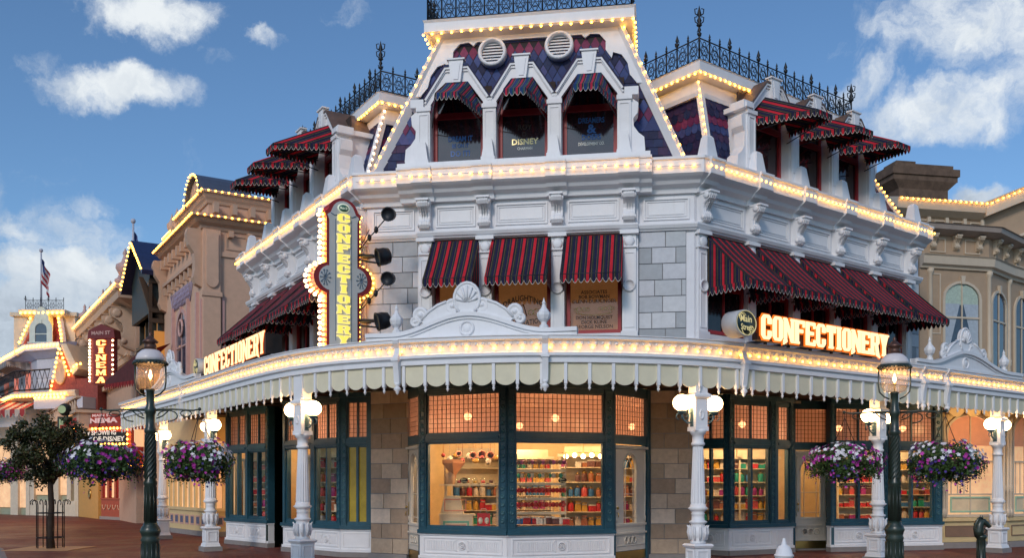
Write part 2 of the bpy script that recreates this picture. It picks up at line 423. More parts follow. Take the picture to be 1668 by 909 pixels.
kerb_line = [(-30, 48), (-13.6, 25.1), (-11.4, 21.2), (-8, 14.8), (0, 12.6), (8.5, 14.2), (14, 18.5), (40, 40)]
kp = off(kerb_line, -.16)
pv = [tuple(p) for p in kp]+[(70, 160), (-70, 160)]
tag(MB().slab(pv, -.3, 0).build('pavement', PAVER), kind='structure')
tag(MB().sweep(kerb_line, [(-.16, -.25), (0, -.25), (0, -.03), (-.03, .004), (-.16, .004)]).build('kerb', mat('kerb_stone', (.22, .2, .19), .8)), kind='structure')

# ================================================================== CORNER CONFECTIONERY BUILDING
ZC = 7.75
CL, CR, RE, LE = PZ(575, 297, ZC), PZ(1147, 268, ZC), PZ(1520, 382, ZC), PZ(385, 432, ZC)
Pc = [LE, CL, CR, RE]
W = off(Pc, -.38)
FL, FC, FR = Fr(W[0], W[1]), Fr(W[1], W[2]), Fr(W[2], W[3])
ctr = (W[1]+W[2])/2
B = thing('confectionery_building', 'white corner building with striped awnings, slate mansard roofs and warm bulb strings', 'building', (ctr.x, ctr.y+3, 0))
Z0, ZF, ZA, ZK = 4.30, 7.35, 6.70, 7.93      # base of the upper storey, underside of cornice, frieze line, top of cornice

def wall_open(mb, fr, u0, u1, z0, z1, v0, v1, ops, mi=0):
    ops = sorted(ops); u = u0
    for a, b, c, d in ops:
        if a > u+1e-4: mb.box(fr, u, a, v0, v1, z0, z1, mi)
        if c > z0+1e-4: mb.box(fr, a, b, v0, v1, z0, c, mi)
        if d < z1-1e-4: mb.box(fr, a, b, v0, v1, d, z1, mi)
        u = b
    if u1 > u+1e-4: mb.box(fr, u, u1, v0, v1, z0, z1, mi)
def ring(mb, fr, u0, u1, z0, z1, w, v0, v1, mi=0):
    mb.box(fr, u0, u1, v0, v1, z0, z0+w, mi); mb.box(fr, u0, u1, v0, v1, z1-w, z1, mi)
    mb.box(fr, u0, u0+w, v0, v1, z0+w, z1-w, mi); mb.box(fr, u1-w, u1, v0, v1, z0+w, z1-w, mi)
def panel(mb, fr, u0, u1, z0, z1, v):
    ring(mb, fr, u0, u1, z0, z1, .03, v, v+.03); ring(mb, fr, u0+.055, u1-.055, z0+.055, z1-.055, .018, v, v+.018)
    mb.box(fr, u0+.1, u1-.1, v, v+.014, z0+.1, z1-.1)
def window(fr, u0, u1, z0, z1, v, parent, fm, pm, mid=None, mull=0, fw=.07, name='window', curtain=None, label=None):
    mb = MB(); ring(mb, fr, u0, u1, z0, z1, fw, v-.09, v)
    if mid: mb.box(fr, u0+fw, u1-fw, v-.075, v-.01, mid-.04, mid+.04)
    for k in range(mull):
        uc = u0+(u1-u0)*(k+1)/(mull+1); mb.box(fr, uc-.018, uc+.018, v-.07, v-.015, z0+fw, z1-fw)
    o = mb.build(name, fm, parent, label)
    MB().box(fr, u0+fw-.005, u1-fw+.005, v-.06, v-.052, z0+fw-.005, z1-fw+.005).build('pane', pm, o)
    if curtain: MB().box(fr, u0+fw*.5, u1-fw*.5, v-.2, v-.19, z0, z1).build('curtain', curtain, o)
    return o
def scallops(mb, p0, p1, drop, w, uvo=0, mi=0, body=.45):
    p0 = Vector(p0); p1 = Vector(p1); L = (p1-p0).length; n = max(1, round(L/w)); d = (p1-p0)/n
    for i in range(n):
        a = p0+d*i; b = a+d; pts = [a, b]; uv = [(uvo+L*i/n, 1), (uvo+L*(i+1)/n, 1)]
        for k in range(5):
            f = 1-k/4; x = uvo+L*(i+f)/n
            pts.append(a+d*f-Vector((0, 0, drop*(body+(1-body)*math.sin(pi*f))))); uv.append((x, 0))
        mb.quad(pts, mi, uv)
        for k in range(2, 6):     # pale hem
            q0, q1 = pts[k], pts[k+1]; o = Vector((0, 0, -.012))
            mb.quad([q0, q1, q1+o, q0+o], 1, [(0, 0)]*4)
HEM = mat('awning_hem', (.55, .5, .45), .8)
AWU = mat('awning_lining', (.10, .02, .02), .8, var=.2)
def awning(fr, u0, u1, zt, zf, vo, drop, parent, m, name='awning', label=None, v0=.03):
    mb = MB(); t = ((zt-zf)**2+vo**2)**.5; N = 6
    P = fr.P
    for i in range(N):      # slight sag in the cloth
        a, b = i/N, (i+1)/N
        def q(f): return v0+(vo-v0)*f, zt+(zf-zt)*f-.03*math.sin(pi*f)
        (va, za), (vb, zb) = q(a), q(b)
        mb.quad([P(u0, va, za), P(u1, va, za), P(u1, vb, zb), P(u0, vb, zb)], 0, [(u0, a*t), (u1, a*t), (u1, b*t), (u0, b*t)])
        for uu in (u0, u1):
            mb.quad([P(uu, va, za), P(uu, vb, zb), P(uu, vb, zf), P(uu, va, zf)], 0, [(va, za), (vb, zb), (vb, zf), (va, zf)])
    scallops(mb, P(u0, vo, zf), P(u1, vo, zf), drop, .11, u0)
    scallops(mb, P(u0, v0, zf), P(u0, vo, zf), drop, .11, 0); scallops(mb, P(u1, v0, zf), P(u1, vo, zf), drop, .11, 0)
    o = mb.build(name, [m, HEM], parent, label)
    fb = MB()
    for uu in (u0+.03, u1-.03):
        fb.tube([P(uu, v0, zf+.05), P(uu, vo-.02, zf+.02)], .012, 5); fb.tube([P(uu, v0, zt-.03), P(uu, vo-.02, zf+.02)], .012, 5)
    fb.tube([P(u0+.03, vo-.02, zf+.02), P(u1-.03, vo-.02, zf+.02)], .012, 5)
    fb.build('awning_frame', IRON, o); return o
BR = [(0, 0), (.30, 0), (.33, -.03), (.33, -.09), (.30, -.15), (.23, -.19), (.17, -.24), (.15, -.31), (.16, -.38), (.20, -.43), (.205, -.49), (.17, -.55), (.10, -.59), (0, -.62)]
def bracket(fr, u, parent, v=0, zt=ZF, s=1.0, w=.10, m=None):
    mb = MB(); mb.prism(fr, [(v+a*s, zt+b*s) for a, b in BR], u-w, u+w, 'u')
    for e in (-w-.012, w+.0): mb.prism(fr, [(v+a*s*.9, zt+b*s*.97-.005) for a, b in BR], u+e, u+e+.012, 'u')
    for k in (-.05, 0, .05): mb.prism(fr, [(v+(a+(.012 if a > 0 else 0))*s, zt+b*s) for a, b in BR[1:]], u+k-.01, u+k+.01, 'u')
    mb.box(fr, u-w-.03, u+w+.03, v, v+.36*s, zt-.04, zt)
    for e in (-1, 1):
        ax = (Vector((fr.N.x, fr.N.y, 0)), Vector((0, 0, 1)), Vector((fr.U.x*e, fr.U.y*e, 0)))
        mb.lathe([(.065*s, 0), (.065*s, .02), (.03*s, .03), (1e-5, .03)], fr.P(u+e*(w+.012), v+.24*s, zt-.09*s), 10, 0, ax)
        mb.lathe([(.045*s, 0), (.045*s, .02), (1e-5, .02)], fr.P(u+e*(w+.012), v+.15*s, zt-.49*s), 10, 0, ax)
    return mb.build('bracket', m or TRIM, parent)
def pilaster(fr, u, z0, z1, parent, v=0, w=.13, m=None, disc=True):
    mb = MB(); mb.box(fr, u-w, u+w, v, v+.06, z0, z1)
    ring(mb, fr, u-w+.035, u+w-.035, z0+.25, z1-.42, .015, v+.06, v+.075)
    mb.box(fr, u-w-.03, u+w+.03, v, v+.09, z0, z0+.18)
    mb.box(fr, u-w-.02, u+w+.02, v, v+.10, z1-.33, z1-.30); mb.box(fr, u-w-.05, u+w+.05, v, v+.13, z1-.07, z1)
    ax = (Vector((fr.U.x, fr.U.y, 0)), Vector((0, 0, 1)), Vector((fr.N.x, fr.N.y, 0)))
    mb.lathe([(w*.8, 0), (w*.8, .02), (w*.5, .035), (1e-5, .035)], fr.P(u, v+.06, z1-.2), 12, 0, ax)
    if disc:
        zc = z0+(z1-z0)*.5; mb.lathe([(w*.95, 0), (w*.95, .025), (w*.7, .03), (w*.7, .02), (1e-5, .02)], fr.P(u, v+.07, zc), 14, 0, ax)
    return mb.build('pilaster', m or TRIM, parent)
def blocks(fr, u0, u1, z0, z1, v, m, parent, bw=.46, bh=.315, name='stone_facing', label=None, vb=-.05):
    mb = MB(); z = z0; r = 0; g = .0085
    while z < z1-.05:
        zt = min(z1, z+bh); u = u0-(bw*.45 if r % 2 else 0)
        while u < u1-.02:
            a = max(u0, u); b = min(u1, u+bw*(1.0 if r % 3 else 1.12))
            if b-a > .05: mb.box(fr, a+g, b-g, vb, v+random.uniform(-.003, .003), z+g, zt-g)
            u = u+bw*(1.0 if r % 3 else 1.12)
        z += bh; r += 1
    o = mb.build(name, m, parent, label); MB().box(fr, u0, u1, vb-.02, v-.022, z0, z1).build('mortar_backing', MORTAR, o); return o

# --- main walls of the upper storey (a plain core behind the applied work)
def bays(fr, ua, ub, n): return [ua+(ub-ua)*i/n for i in range(n+1)]
cb = [FC.u(693, .18), FC.u(790, .18), FC.u(908, .18), FC.u(1025, .18)]
rb = bays(FR, FR.u(1147, .08), FR.u(1482, .08), 5)
lb = [FL.L-u for u in reversed(rb)]
ZW0, ZW1 = 4.66, 6.60       # window openings of the second storey
mb = MB()
cops = [(cb[i]+.14, cb[i+1]-.14, ZW0, ZW1) for i in range(3)]
rops = [(rb[i]+.14, rb[i+1]-.14, ZW0, ZW1) for i in range(5)]
lops = [(lb[i]+.14, lb[i+1]-.14, ZW0, ZW1) for i in range(5)]
wall_open(mb, FC, .0, FC.L, 4.05, ZF, -.28, 0, cops)
wall_open(mb, FR, 0.02, FR.L, 4.05, ZF, -.283, -.003, rops)
wall_open(mb, FL, 0, FL.L-.02, 4.05, ZF, -.283, -.003, lops)
# returns and back so that the block is closed
mb.box(FR, FR.L-.28, FR.L-.01, -7, -.29, 4.05, ZK); mb.box(FL, .01, .28, -7, -.29, 4.05, ZK)
mb.build('wall', WHITE, B)
# projecting middle of the corner face
mb = MB(); pc0, pc1 = cb[0]-.17, cb[3]+.17
wall_open(mb, FC, pc0, pc1, Z0, ZF, 0.002, .12, cops)
mb.build('centre_projection', WHITE, B)
# stone facing left and right of it, and strips on the wings
blocks(FC, .03, pc0-.004, 4.42, 6.62, .03, STONE_UP, B, label='pale grey stone blocks left of the corner windows')
blocks(FC, pc1+.004, FC.L-.16, 4.42, 6.62, .03, STONE_UP, B, label='grey stone blocks right of the corner windows')
blocks(FR, rb[5]+.15, FR.L-.02, 4.42, 6.62, .03, STONE_UP, B, bw=.4)
blocks(FL, .02, lb[0]-.15, 4.42, 6.62, .03, STONE_UP, B, bw=.4)
# room behind the upper windows
mb = MB()
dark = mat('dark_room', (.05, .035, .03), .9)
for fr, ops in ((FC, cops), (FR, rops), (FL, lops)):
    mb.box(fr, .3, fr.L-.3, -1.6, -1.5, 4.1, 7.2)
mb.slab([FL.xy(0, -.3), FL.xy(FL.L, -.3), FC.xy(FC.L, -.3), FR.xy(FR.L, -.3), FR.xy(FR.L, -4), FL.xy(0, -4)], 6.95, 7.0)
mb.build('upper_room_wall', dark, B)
# mouldings
arch = [(-.1, 6.62), (.06, 6.62), (.08, 6.66), (.10, 6.66), (.13, 6.72), (.13, 6.75), (-.1, 6.76)]
mb = MB(); mb.sweep([FL.xy(0), FL.xy(FL.L), FC.xy(FC.L), FR.xy(FR.L)], arch)
mb.sweep([FC.xy(pc0, .12), FC.xy(pc1, .12)], arch)
base = [(-.1, 4.1), (.05, 4.1), (.05, 4.40), (.09, 4.42), (.09, 4.5), (-.1, 4.52)]
mb.sweep([FL.xy(0), FL.xy(FL.L), FC.xy(FC.L), FR.xy(FR.L)], base); mb.sweep([FC.xy(pc0, .12), FC.xy(pc1, .12)], base)
mb.build('string_course', TRIM, B)
# main cornice
corn = [(-.25, 7.33), (.06, 7.33), (.08, 7.42), (.20, 7.47), (.24, 7.53), (.33, 7.58), (.38, 7.62), (.38, 7.86), (.41, 7.88), (.41, 7.93), (-.25, 7.95)]
mb = MB(); wl = [FL.xy(0), FL.xy(FL.L), FC.xy(FC.L), FR.xy(FR.L)]
mb.sweep(wl, corn)
cx0, cx1 = FC.u(645, .55), FC.u(1062, .55)
mb.sweep([FC.xy(cx0, .155), FC.xy(cx1, .155)], [(a, b+.006) for a, b in corn])
# small breaks in the cornice over every bracket
for fr, bs, vv in ((FC, cb, .155), (FR, rb, 0), (FL, lb, 0)):
    for u in bs: mb.sweep([fr.xy(u-.2, vv+.05), fr.xy(u+.2, vv+.05)], [(a, b+.003) for a, b in corn])
mb.build('cornice', TRIM, B)
for u in cb: bracket(FC, u, B, .12)
for u in rb: bracket(FR, u, B)
for u in lb: bracket(FL, u, B)
mb = MB()
for i in range(3): panel(mb, FC, cb[i]+.2, cb[i+1]-.2, 6.84, 7.26, .12)
panel(mb, FC, .12, pc0-.1, 6.84, 7.26, 0); panel(mb, FC, pc1+.1, FC.L-.1, 6.84, 7.26, 0)
for i in range(5): panel(mb, FR, rb[i]+.2, rb[i+1]-.2, 6.84, 7.26, -.003); panel(mb, FL, lb[i]+.2, lb[i+1]-.2, 6.84, 7.26, -.003)
mb.build('frieze_panel', TRIM, B)
for u in cb: pilaster(FC, u, 4.5, 6.62, B, .12)
for u in rb: pilaster(FR, u, 4.5, 6.62, B)
for u in lb: pilaster(FL, u, 4.5, 6.62, B)
CURT = mat('orange_curtain_glow', (.42, .19, .085), .8, var=.2, emit=(.9, .35, .1), estr=.10)  # weak emission in the cloth stands in for the lit room behind
PGR = glass('window_glass_soft', refl=.14)
GOLD = mat('gold_lettering', (.75, .6, .3), .35, metal=.6)
INK = mat('dark_lettering', (.03, .018, .015), .5)
BLUEL = mat('blue_lettering', (.03, .13, .40), .4)
WHITEL = mat('white_lettering', (.8, .78, .7), .5)
for i, (a, b, c, d) in enumerate(cops):
    wd = window(FC, a+.02, b-.02, c+.02, d-.02, -.03, B, REDP, PGR, curtain=CURT, label='red framed window behind the %s striped awning' % ('left', 'middle', 'right')[i])
    t = MB(); uc = (a+b)/2; v = -.078
    if i == 2:
        for s_, z_, sz, wdt in (('ASSOCIATES', 5.50, .095, .52), ('BOB BOWMAN', 5.41, .095, .6), ('GLENN DURFLINGER', 5.32, .095, .86), ('DON HOLMQUIST', 5.0, .095, .72), ('DICK KLINE', 4.91, .095, .5), ('GEORGE NELSON', 4.82, .095, .74)):
            text(t, s_, FC, uc, z_, v, sz, 0, .02, width=wdt)
        for k in (-1, 1):
            for e, r_ in ((.12, .03), (.2, .035), (.3, .045), (.36, .035)):
                t.tube([FC.P(uc+k*(e+r_*math.cos(x)), v, 5.17+.02*k*e+r_*math.sin(x)) for x in [j*pi/5 for j in range(11)]], .007, 4, 1, cap=False)
        t.tube([FC.P(uc+x, v, 5.10-.05*(1-(x/.36)**2)) for x in [-.36+.072*j for j in range(11)]], .008, 4, 1)
    elif i == 1:
        text(t, 'DRAUGHTING', FC, uc, 5.28, v, .16, 0, .02, width=.8, arc=.14); text(t, 'CORPORATION', FC, uc, 5.0, v, .15, 0, .02, width=.8, arc=-.07)
        for k in (-1, 1):
            t.tube([FC.P(uc+k*.01, v, 5.3), FC.P(uc+k*.08, v, 5.06)], .009, 4, 0)
            for e, r_ in ((.16, .05), (.27, .06)):
                t.tube([FC.P(uc+k*(e+r_*math.cos(x)), v, 5.14+r_*math.sin(x)) for x in [j*pi/5 for j in range(11)]], .009, 4, 1, cap=False)
    else:
        text(t, 'IMAGINEERING', FC, uc, 5.2, v, .09, 0, .02, width=.7) if False else None
    if t.v: t.build('lettering', [INK, GOLD], wd)
for i, (a, b, c, d) in enumerate(rops): window(FR, a+.02, b-.02, c+.02, d-.02, -.03, B, REDP, GLASS_DK, mid=5.6, mull=1)
for i, (a, b, c, d) in enumerate(lops): window(FL, a+.02, b-.02, c+.02, d-.02, -.03, B, REDP, GLASS_DK, mid=5.6, mull=1)
for i, (a, b, c, d) in enumerate(cops): awning(FC, a-.02, b+.02, 6.56, 5.64, .92, .15, B, AW, v0=.14, label='%s red and navy striped awning on the corner face' % ('left', 'middle', 'right')[i])
for a, b, c, d in rops: awning(FR, a-.03, b+.03, 6.56, 5.52, 1.12, .15, B, AW)
for a, b, c, d in lops: awning(FL, a-.03, b+.03, 6.56, 5.52, 1.12, .15, B, AW)

# --- bulbs on the main cornice
def line3(fr, u0, u1, v, z): return [Vector(fr.P(u0, v, z)), Vector(fr.P(u1, v, z))]
bulbs('cornice_light_string', [Vector(FL.P(0, .43, 7.76)), Vector(FL.P(FL.L+.17, .43, 7.76))], .15, B, .024)
bulbs('cornice_light_string', [Vector(FC.P(-.1, .43, 7.74)), Vector(FC.P(cx0-.02, .43, 7.74))], .22, B, .024)
bulbs('cornice_light_string', [Vector(FC.P(cx0, .62, 7.74)), Vector(FC.P(cx1, .62, 7.74))], .2, B, .024)
bulbs('cornice_light_string', [Vector(FC.P(cx1+.02, .43, 7.74)), Vector(FC.P(FC.L+.1, .43, 7.74))], .22, B, .024)
bulbs('cornice_light_string', [Vector(FR.P(-.1, .43, 7.76)), Vector(FR.P(FR.L, .43, 7.76))], .15, B, .024)
def edge_glow(fr, u0, u1, v, z): pass

# --- obelisk stubs standing on the cornice
def stub(fr, u, v, parent, s=1):
    mb = MB(); z = 7.93
    mb.frust(fr, u, v, z, z+.08, .17*s, .17*s, .15, .15); mb.frust(fr, u, v, z+.08, z+.46*s, .15*s, .09*s, .13, .08); mb.frust(fr, u, v, z+.46*s, z+.50*s, .09*s, .06*s, .08, .05)
    return mb.build('obelisk', TRIM, parent)
for u in rb: stub(FR, u, .16, B)
for u in lb: stub(FL, u, .16, B)

# --- slate faces
def tiles(mbs, A, B_, C_, D, mode, rh=.15, tw=.17, lift=.02):
    """A,B bottom corners, C,D top corners (world). mbs: dict of builders"""
    A, B_, C_, D = map(Vector, (A, B_, C_, D)); S = (B_-A).normalized(); N = S.cross(D-A).normalized(); T = N.cross(S)
    Lb = (B_-A).length; ds, dt = (D-A).dot(S), (D-A).dot(T); cs = (C_-A).dot(S)
    rng_ = lambda t: (ds*t/dt, Lb+(cs-Lb)*t/dt)
    nrow = max(1, int(dt/rh)); rh = dt/nrow
    for r in range(nrow+1):
        t0 = r*rh; md, key = mode(t0/dt, r)
        x0, x1 = rng_(min(dt, t0)); x = math.floor(x0/tw)*tw-(tw/2 if r % 2 else 0)
        while x < x1:
            a, b = x, x+tw
            if md == 'diamond':
                c = (a+b)/2; pts = [(c, t0-rh), (b, t0), (c, t0+rh), (a, t0)]
                ok = x0 <= c <= x1 and t0-rh >= -.01 and t0+rh <= dt+.01; kk = key; h = [lift, lift*.6, .004, lift*.6]
                if ok: pts = [(c+(px_-c)*.94, t0+(py_-t0)*.94) for px_, py_ in pts]
            else:
                a2, b2 = max(a+.004, x0), min(b-.004, x1); t1 = min(dt, t0+rh*1.3); ok = b2-a2 > .02 and r < nrow; kk = key
                if md == 'scale' and ok and b2-a2 > tw*.8:
                    m_ = (b2-a2)/2; cc = (a2+b2)/2
                    pts = [(cc+m_*math.cos(pi+q*pi/5), t0+rh*.32+rh*.42*math.sin(pi+q*pi/5)) for q in range(6)]+[(b2, t1), (a2, t1)]; h = [lift]*6+[.003]*2
                else: pts = [(a2, t0-.01), (b2, t0-.01), (b2, t1), (a2, t1)]; h = [lift, lift, .003, .003]
            if ok:
                P3 = [A+S*p[0]+T*p[1]+N*hh for p, hh in zip(pts, h)]; mb_ = mbs[kk]; mb_.quad(P3)
                if md != 'diamond':   # exposed lower edge
                    mb_.quad([P3[0], P3[1], P3[1]-N*lift, P3[0]-N*lift])
            x += tw
def mansard(fr, b, t, zb, zt, parent, mode, faces='flr', under=True, tw=.17, rh=.15):
    """b,t = (u0,u1,vfront,vback) of foot and head"""
    P = fr.P
    q = lambda r, z: [P(r[0], r[2], z), P(r[1], r[2], z), P(r[1], r[3], z), P(r[0], r[3], z)]
    lo, hi = q(b, zb), q(t, zt)
    mb = MB(); mb.raw(lo+hi, [(0, 1, 5, 4), (1, 2, 6, 5), (2, 3, 7, 6), (3, 0, 4, 7), (4, 5, 6, 7)]); rf = mb.build('mansard_roof', ROOFB, parent)
    mbs = dict(s=MB(), b=MB(), p=MB())
    if 'f' in faces: tiles(mbs, lo[0], lo[1], hi[1], hi[0], mode, rh, tw)
    if 'l' in faces: tiles(mbs, lo[3], lo[0], hi[0], hi[3], mode, rh, tw)
    if 'r' in faces: tiles(mbs, lo[1], lo[2], hi[2], hi[1], mode, rh, tw)
    for k, m in (('s', SLATE), ('b', SLATE_B), ('p', SLATE_P)):
        if mbs[k].v: mbs[k].build('slate_covering', m, rf)
    return rf, lo, hi
def hip(parent, p0, p1, w=.10, step=.17, m=None, side=Vector((0, 0, 0)), bl=True, bm=None):
    mb = MB(); p0, p1 = Vector(p0), Vector(p1); mb.tube([p0, p1], w, 4, sm=False); mb.build('hip_board', TRIM, parent)
    if bl: bulbs('hip_light_string', [p0+side, p1+side], step, parent, .024, bm)

# right wing roof
E1 = PZ(1139.5, 96, 10.1)
def rel(fr, p): d = Vector((p[0], p[1]))-fr.o; return d.dot(fr.U), d.dot(fr.N)
eu, ev = rel(FR, E1)
E2u = eu+5.35
rbase = (FR.u(1160, -.34), FR.u(1482, -.34)+.2, -.34, -4.5)
rtop = (eu+.28, E2u-.3, ev-.28, -4.2)
def modeR(f, r):
    return ('scale', 's') if not (.42 < f < .60) else ('scale', 'p' if r % 2 else 'b')
rfR, loR, hiR = mansard(FR, rbase, rtop, ZK-.02, 9.84, B, modeR, 'flr')
eave = [(-.4, 9.78), (-.26, 9.78), (-.24, 9.84), (-.04, 9.88), (0, 9.90), (0, 10.08), (.02, 10.1), (-.4, 10.12)]
pathR = [FR.xy(eu, -4.4), FR.xy(eu, ev), FR.xy(E2u, ev), FR.xy(E2u, -4.4)]
mb = MB(); mb.sweep(pathR, eave); mb.slab([FR.xy(eu+.1, ev-.1), FR.xy(E2u-.1, ev-.1), FR.xy(E2u-.1, -4.3), FR.xy(eu+.1, -4.3)], 9.95, 10.09)
mb.sweep([FR.xy(eu+.26, -4.3), FR.xy(eu+.26, ev-.26), FR.xy(E2u-.26, ev-.26), FR.xy(E2u-.26, -4.3)], [(-.1, 9.52), (.03, 9.52), (.05, 9.6), (.05, 9.80), (-.1, 9.8)])
mb.build('eave_cornice', TRIM, B)
bulbs('eave_light_string', [Vector((*FR.xy(eu-.02, ev-2.0), 9.86)), Vector((*FR.xy(eu-.0, ev+.0), 9.86)), Vector((*FR.xy(E2u, ev+.0), 9.86))], .15, B, .024)
hip(B, hiR[0], loR[0], .085, .14, side=Vector((-.03, -.10, 0)))
hip(B, hiR[1], loR[1], .085, .14, side=Vector((.03, -.09, 0)))
# left wing roof
E3 = PZ(617.6, 147.5, 10.1); eu3, ev3 = rel(FL, E3); E4u = eu3-5.1
lbase = (FL.L-rbase[1], FL.u(592, -.34), -.34, -4.5)
ltop = (E4u+.3, eu3-.28, ev3-.28, -4.2)
rfL, loL, hiL = mansard(FL, lbase, ltop, ZK-.02, 9.84, B, modeR, 'flr')
pathL = [FL.xy(E4u, -4.4), FL.xy(E4u, ev3), FL.xy(eu3, ev3), FL.xy(eu3, -4.4)]
mb = MB(); mb.sweep(pathL, eave); mb.slab([FL.xy(eu3-.1, ev3-.1), FL.xy(eu3-.1, -4.3), FL.xy(E4u+.1, -4.3), FL.xy(E4u+.1, ev3-.1)], 9.95, 10.09)
mb.sweep([FL.xy(E4u+.26, -4.3), FL.xy(E4u+.26, ev3-.26), FL.xy(eu3-.26, ev3-.26), FL.xy(eu3-.26, -4.3)], [(-.1, 9.52), (.03, 9.52), (.05, 9.6), (.05, 9.80), (-.1, 9.8)])
mb.build('eave_cornice', TRIM, B)
bulbs('eave_light_string', [Vector((*FL.xy(E4u, ev3), 9.86)), Vector((*FL.xy(eu3, ev3), 9.86)), Vector((*FL.xy(eu3, ev3-1.5), 9.86))], .15, B, .024)
hip(B, hiL[1], loL[1], .085, .14, side=Vector((.0, -.10, 0)), bm=BULBW)
hip(B, hiL[0], loL[0], .085, .14, bl=False)
# corner tower roof
T1, T2 = PZ(693, 38, 11.05), PZ(1033, 2, 11.05)
(tu0, tv0), (tu1, tv1) = rel(FC, T1), rel(FC, T2); tv = (tv0+tv1)/2
cbase = (FC.u(603, -.36), FC.u(1117, -.36), -.36, -4.0)
ctop = (tu0+.32, tu1-.32, tv-.32, -3.4)
def modeC(f, r):
    if f < .26: return ('rect', 's')
    if f < .30: return ('rect', 'b')
    if f < .46: return ('diamond', ('b', 'p', 'b')[r % 3])
    if f < .66: return ('rect', 's')
    if f < .94: return ('diamond', ('b', 'p', 'b', 'b', 's')[r % 5])
    return ('rect', 's')
rfC, loC, hiC = mansard(FC, cbase, ctop, ZK-.02, 10.8, B, modeC, 'flr', tw=.19, rh=.155)
pathC = [FC.xy(tu0, -3.8), FC.xy(tu0, tv), FC.xy(tu1, tv), FC.xy(tu1, -3.8)]
eaveC = [(-.5, 10.70), (-.30, 10.70), (-.28, 10.76), (-.05, 10.80), (0, 10.82), (0, 11.0), (.03, 11.05), (-.5, 11.07)]
mb = MB(); mb.sweep(pathC, eaveC); mb.slab([FC.xy(tu0+.1, tv-.1), FC.xy(tu1-.1, tv-.1), FC.xy(tu1-.1, -3.7), FC.xy(tu0+.1, -3.7)], 10.9, 11.04)
mb.build('eave_cornice', TRIM, B)
bulbs('eave_light_string', [Vector((*FC.xy(tu0-.02, tv-1.5), 10.77)), Vector((*FC.xy(tu0-.01, tv+.02), 10.77)), Vector((*FC.xy(tu1+.01, tv+.02), 10.77)), Vector((*FC.xy(tu1+.01, tv-2.2), 10.77))], .2, B, .024)
hip(B, hiC[0], loC[0], .12, .2, side=Vector((-.05, -.13, .02))); hip(B, hiC[1], loC[1], .12, .2, side=Vector((.05, -.13, .02)))
# scalloped white board under the tower eave (lies against the slope)
A_, B2_, C2_, D2_ = map(Vector, (loC[0], loC[1], hiC[1], hiC[0]))
S_ = (B2_-A_).normalized(); Nn = S_.cross(D2_-A_).normalized(); T_ = Nn.cross(S_); dT = (D2_-A_).dot(T_); dS = (D2_-A_).dot(S_); eS = (C2_-A_).dot(S_)
def slope_prism(mb, pts, h0, h1, mi=0):
    vs = [A_+S_*a+T_*b+Nn*h0 for a, b in pts]+[A_+S_*a+T_*b+Nn*h1 for a, b in pts]; n = len(pts)
    mb.raw(vs, [list(range(n)), list(range(2*n-1, n-1, -1))]+[(i, (i+1) % n, (i+1) % n+n, i+n) for i in range(n)], mi)
mb = MB()
def lobes(sgn, sx, ex):
    # corner spandrel with lobed edge: from under the eave down along the hip
    e = lambda t: dS*t/dT if sgn > 0 else Lx+(eS-Lx)*t/dT
    Lx = (B2_-A_).length
    o = lambda a, t: (e(t)+sgn*a, t)
    prof = [(.0, .60), (.16, .60), (.22, .66), (.16, .74), (.20, .80), (.34, .82), (.42, .78), (.46, .84), (.38, .90), (.44, .95), (.62, .955), (.75, .93), (.80, .965), (.80, 1.0), (0, 1.0)]
    pts = [o(a*1.0, t*dT) for a, t in prof]
    slope_prism(mb, pts, .01, .07)
lobes(1, 0, 0); lobes(-1, 0, 0)
Lx = (B2_-A_).length
slope_prism(mb, [(dS*.955+.7, dT*.955), (Lx+(eS-Lx)*.955-.7, dT*.955), (eS-.7, dT), (dS+.7, dT)], .01, .072)
mb.build('scalloped_board', TRIM, B)
# round louvred vents
def slope_v(z): f = (z-ZK+.02)/(10.8-ZK+.02); return cbase[2]+(ctop[2]-cbase[2])*f
def vent(px, py):
    u, z = FC.uz(px, py, -.35); r = .29; vv = slope_v(z)+.02
    ax = (Vector((FC.U.x, FC.U.y, 0)), Vector((0, 0, 1)), Vector((FC.N.x, FC.N.y, 0)))
    mb = MB(); c = FC.P(u, vv-.12, z)
    mb.lathe([(r, 0), (r, .24), (r-.02, .27), (r-.06, .27), (r-.07, .24), (r-.07, .1)], c, 24, 0, ax)
    for k in range(7):
        zz = z-.18+.06*k; hw = math.sqrt(max(.001, (r-.07)**2-(zz-z)**2)); mb.prism(FC, [(vv+.06, zz-.022), (vv+.075, zz-.022), (vv+.03, zz+.03), (vv+.015, zz+.03)], u-hw, u+hw, 'u')
    o = mb.build('round_vent', TRIM, B)
    MB().lathe([(r-.06, .05), (1e-5, .05)], c, 20, 0, ax).build('vent_back', IRON, o)
vent(804, 90); vent(912, 79)

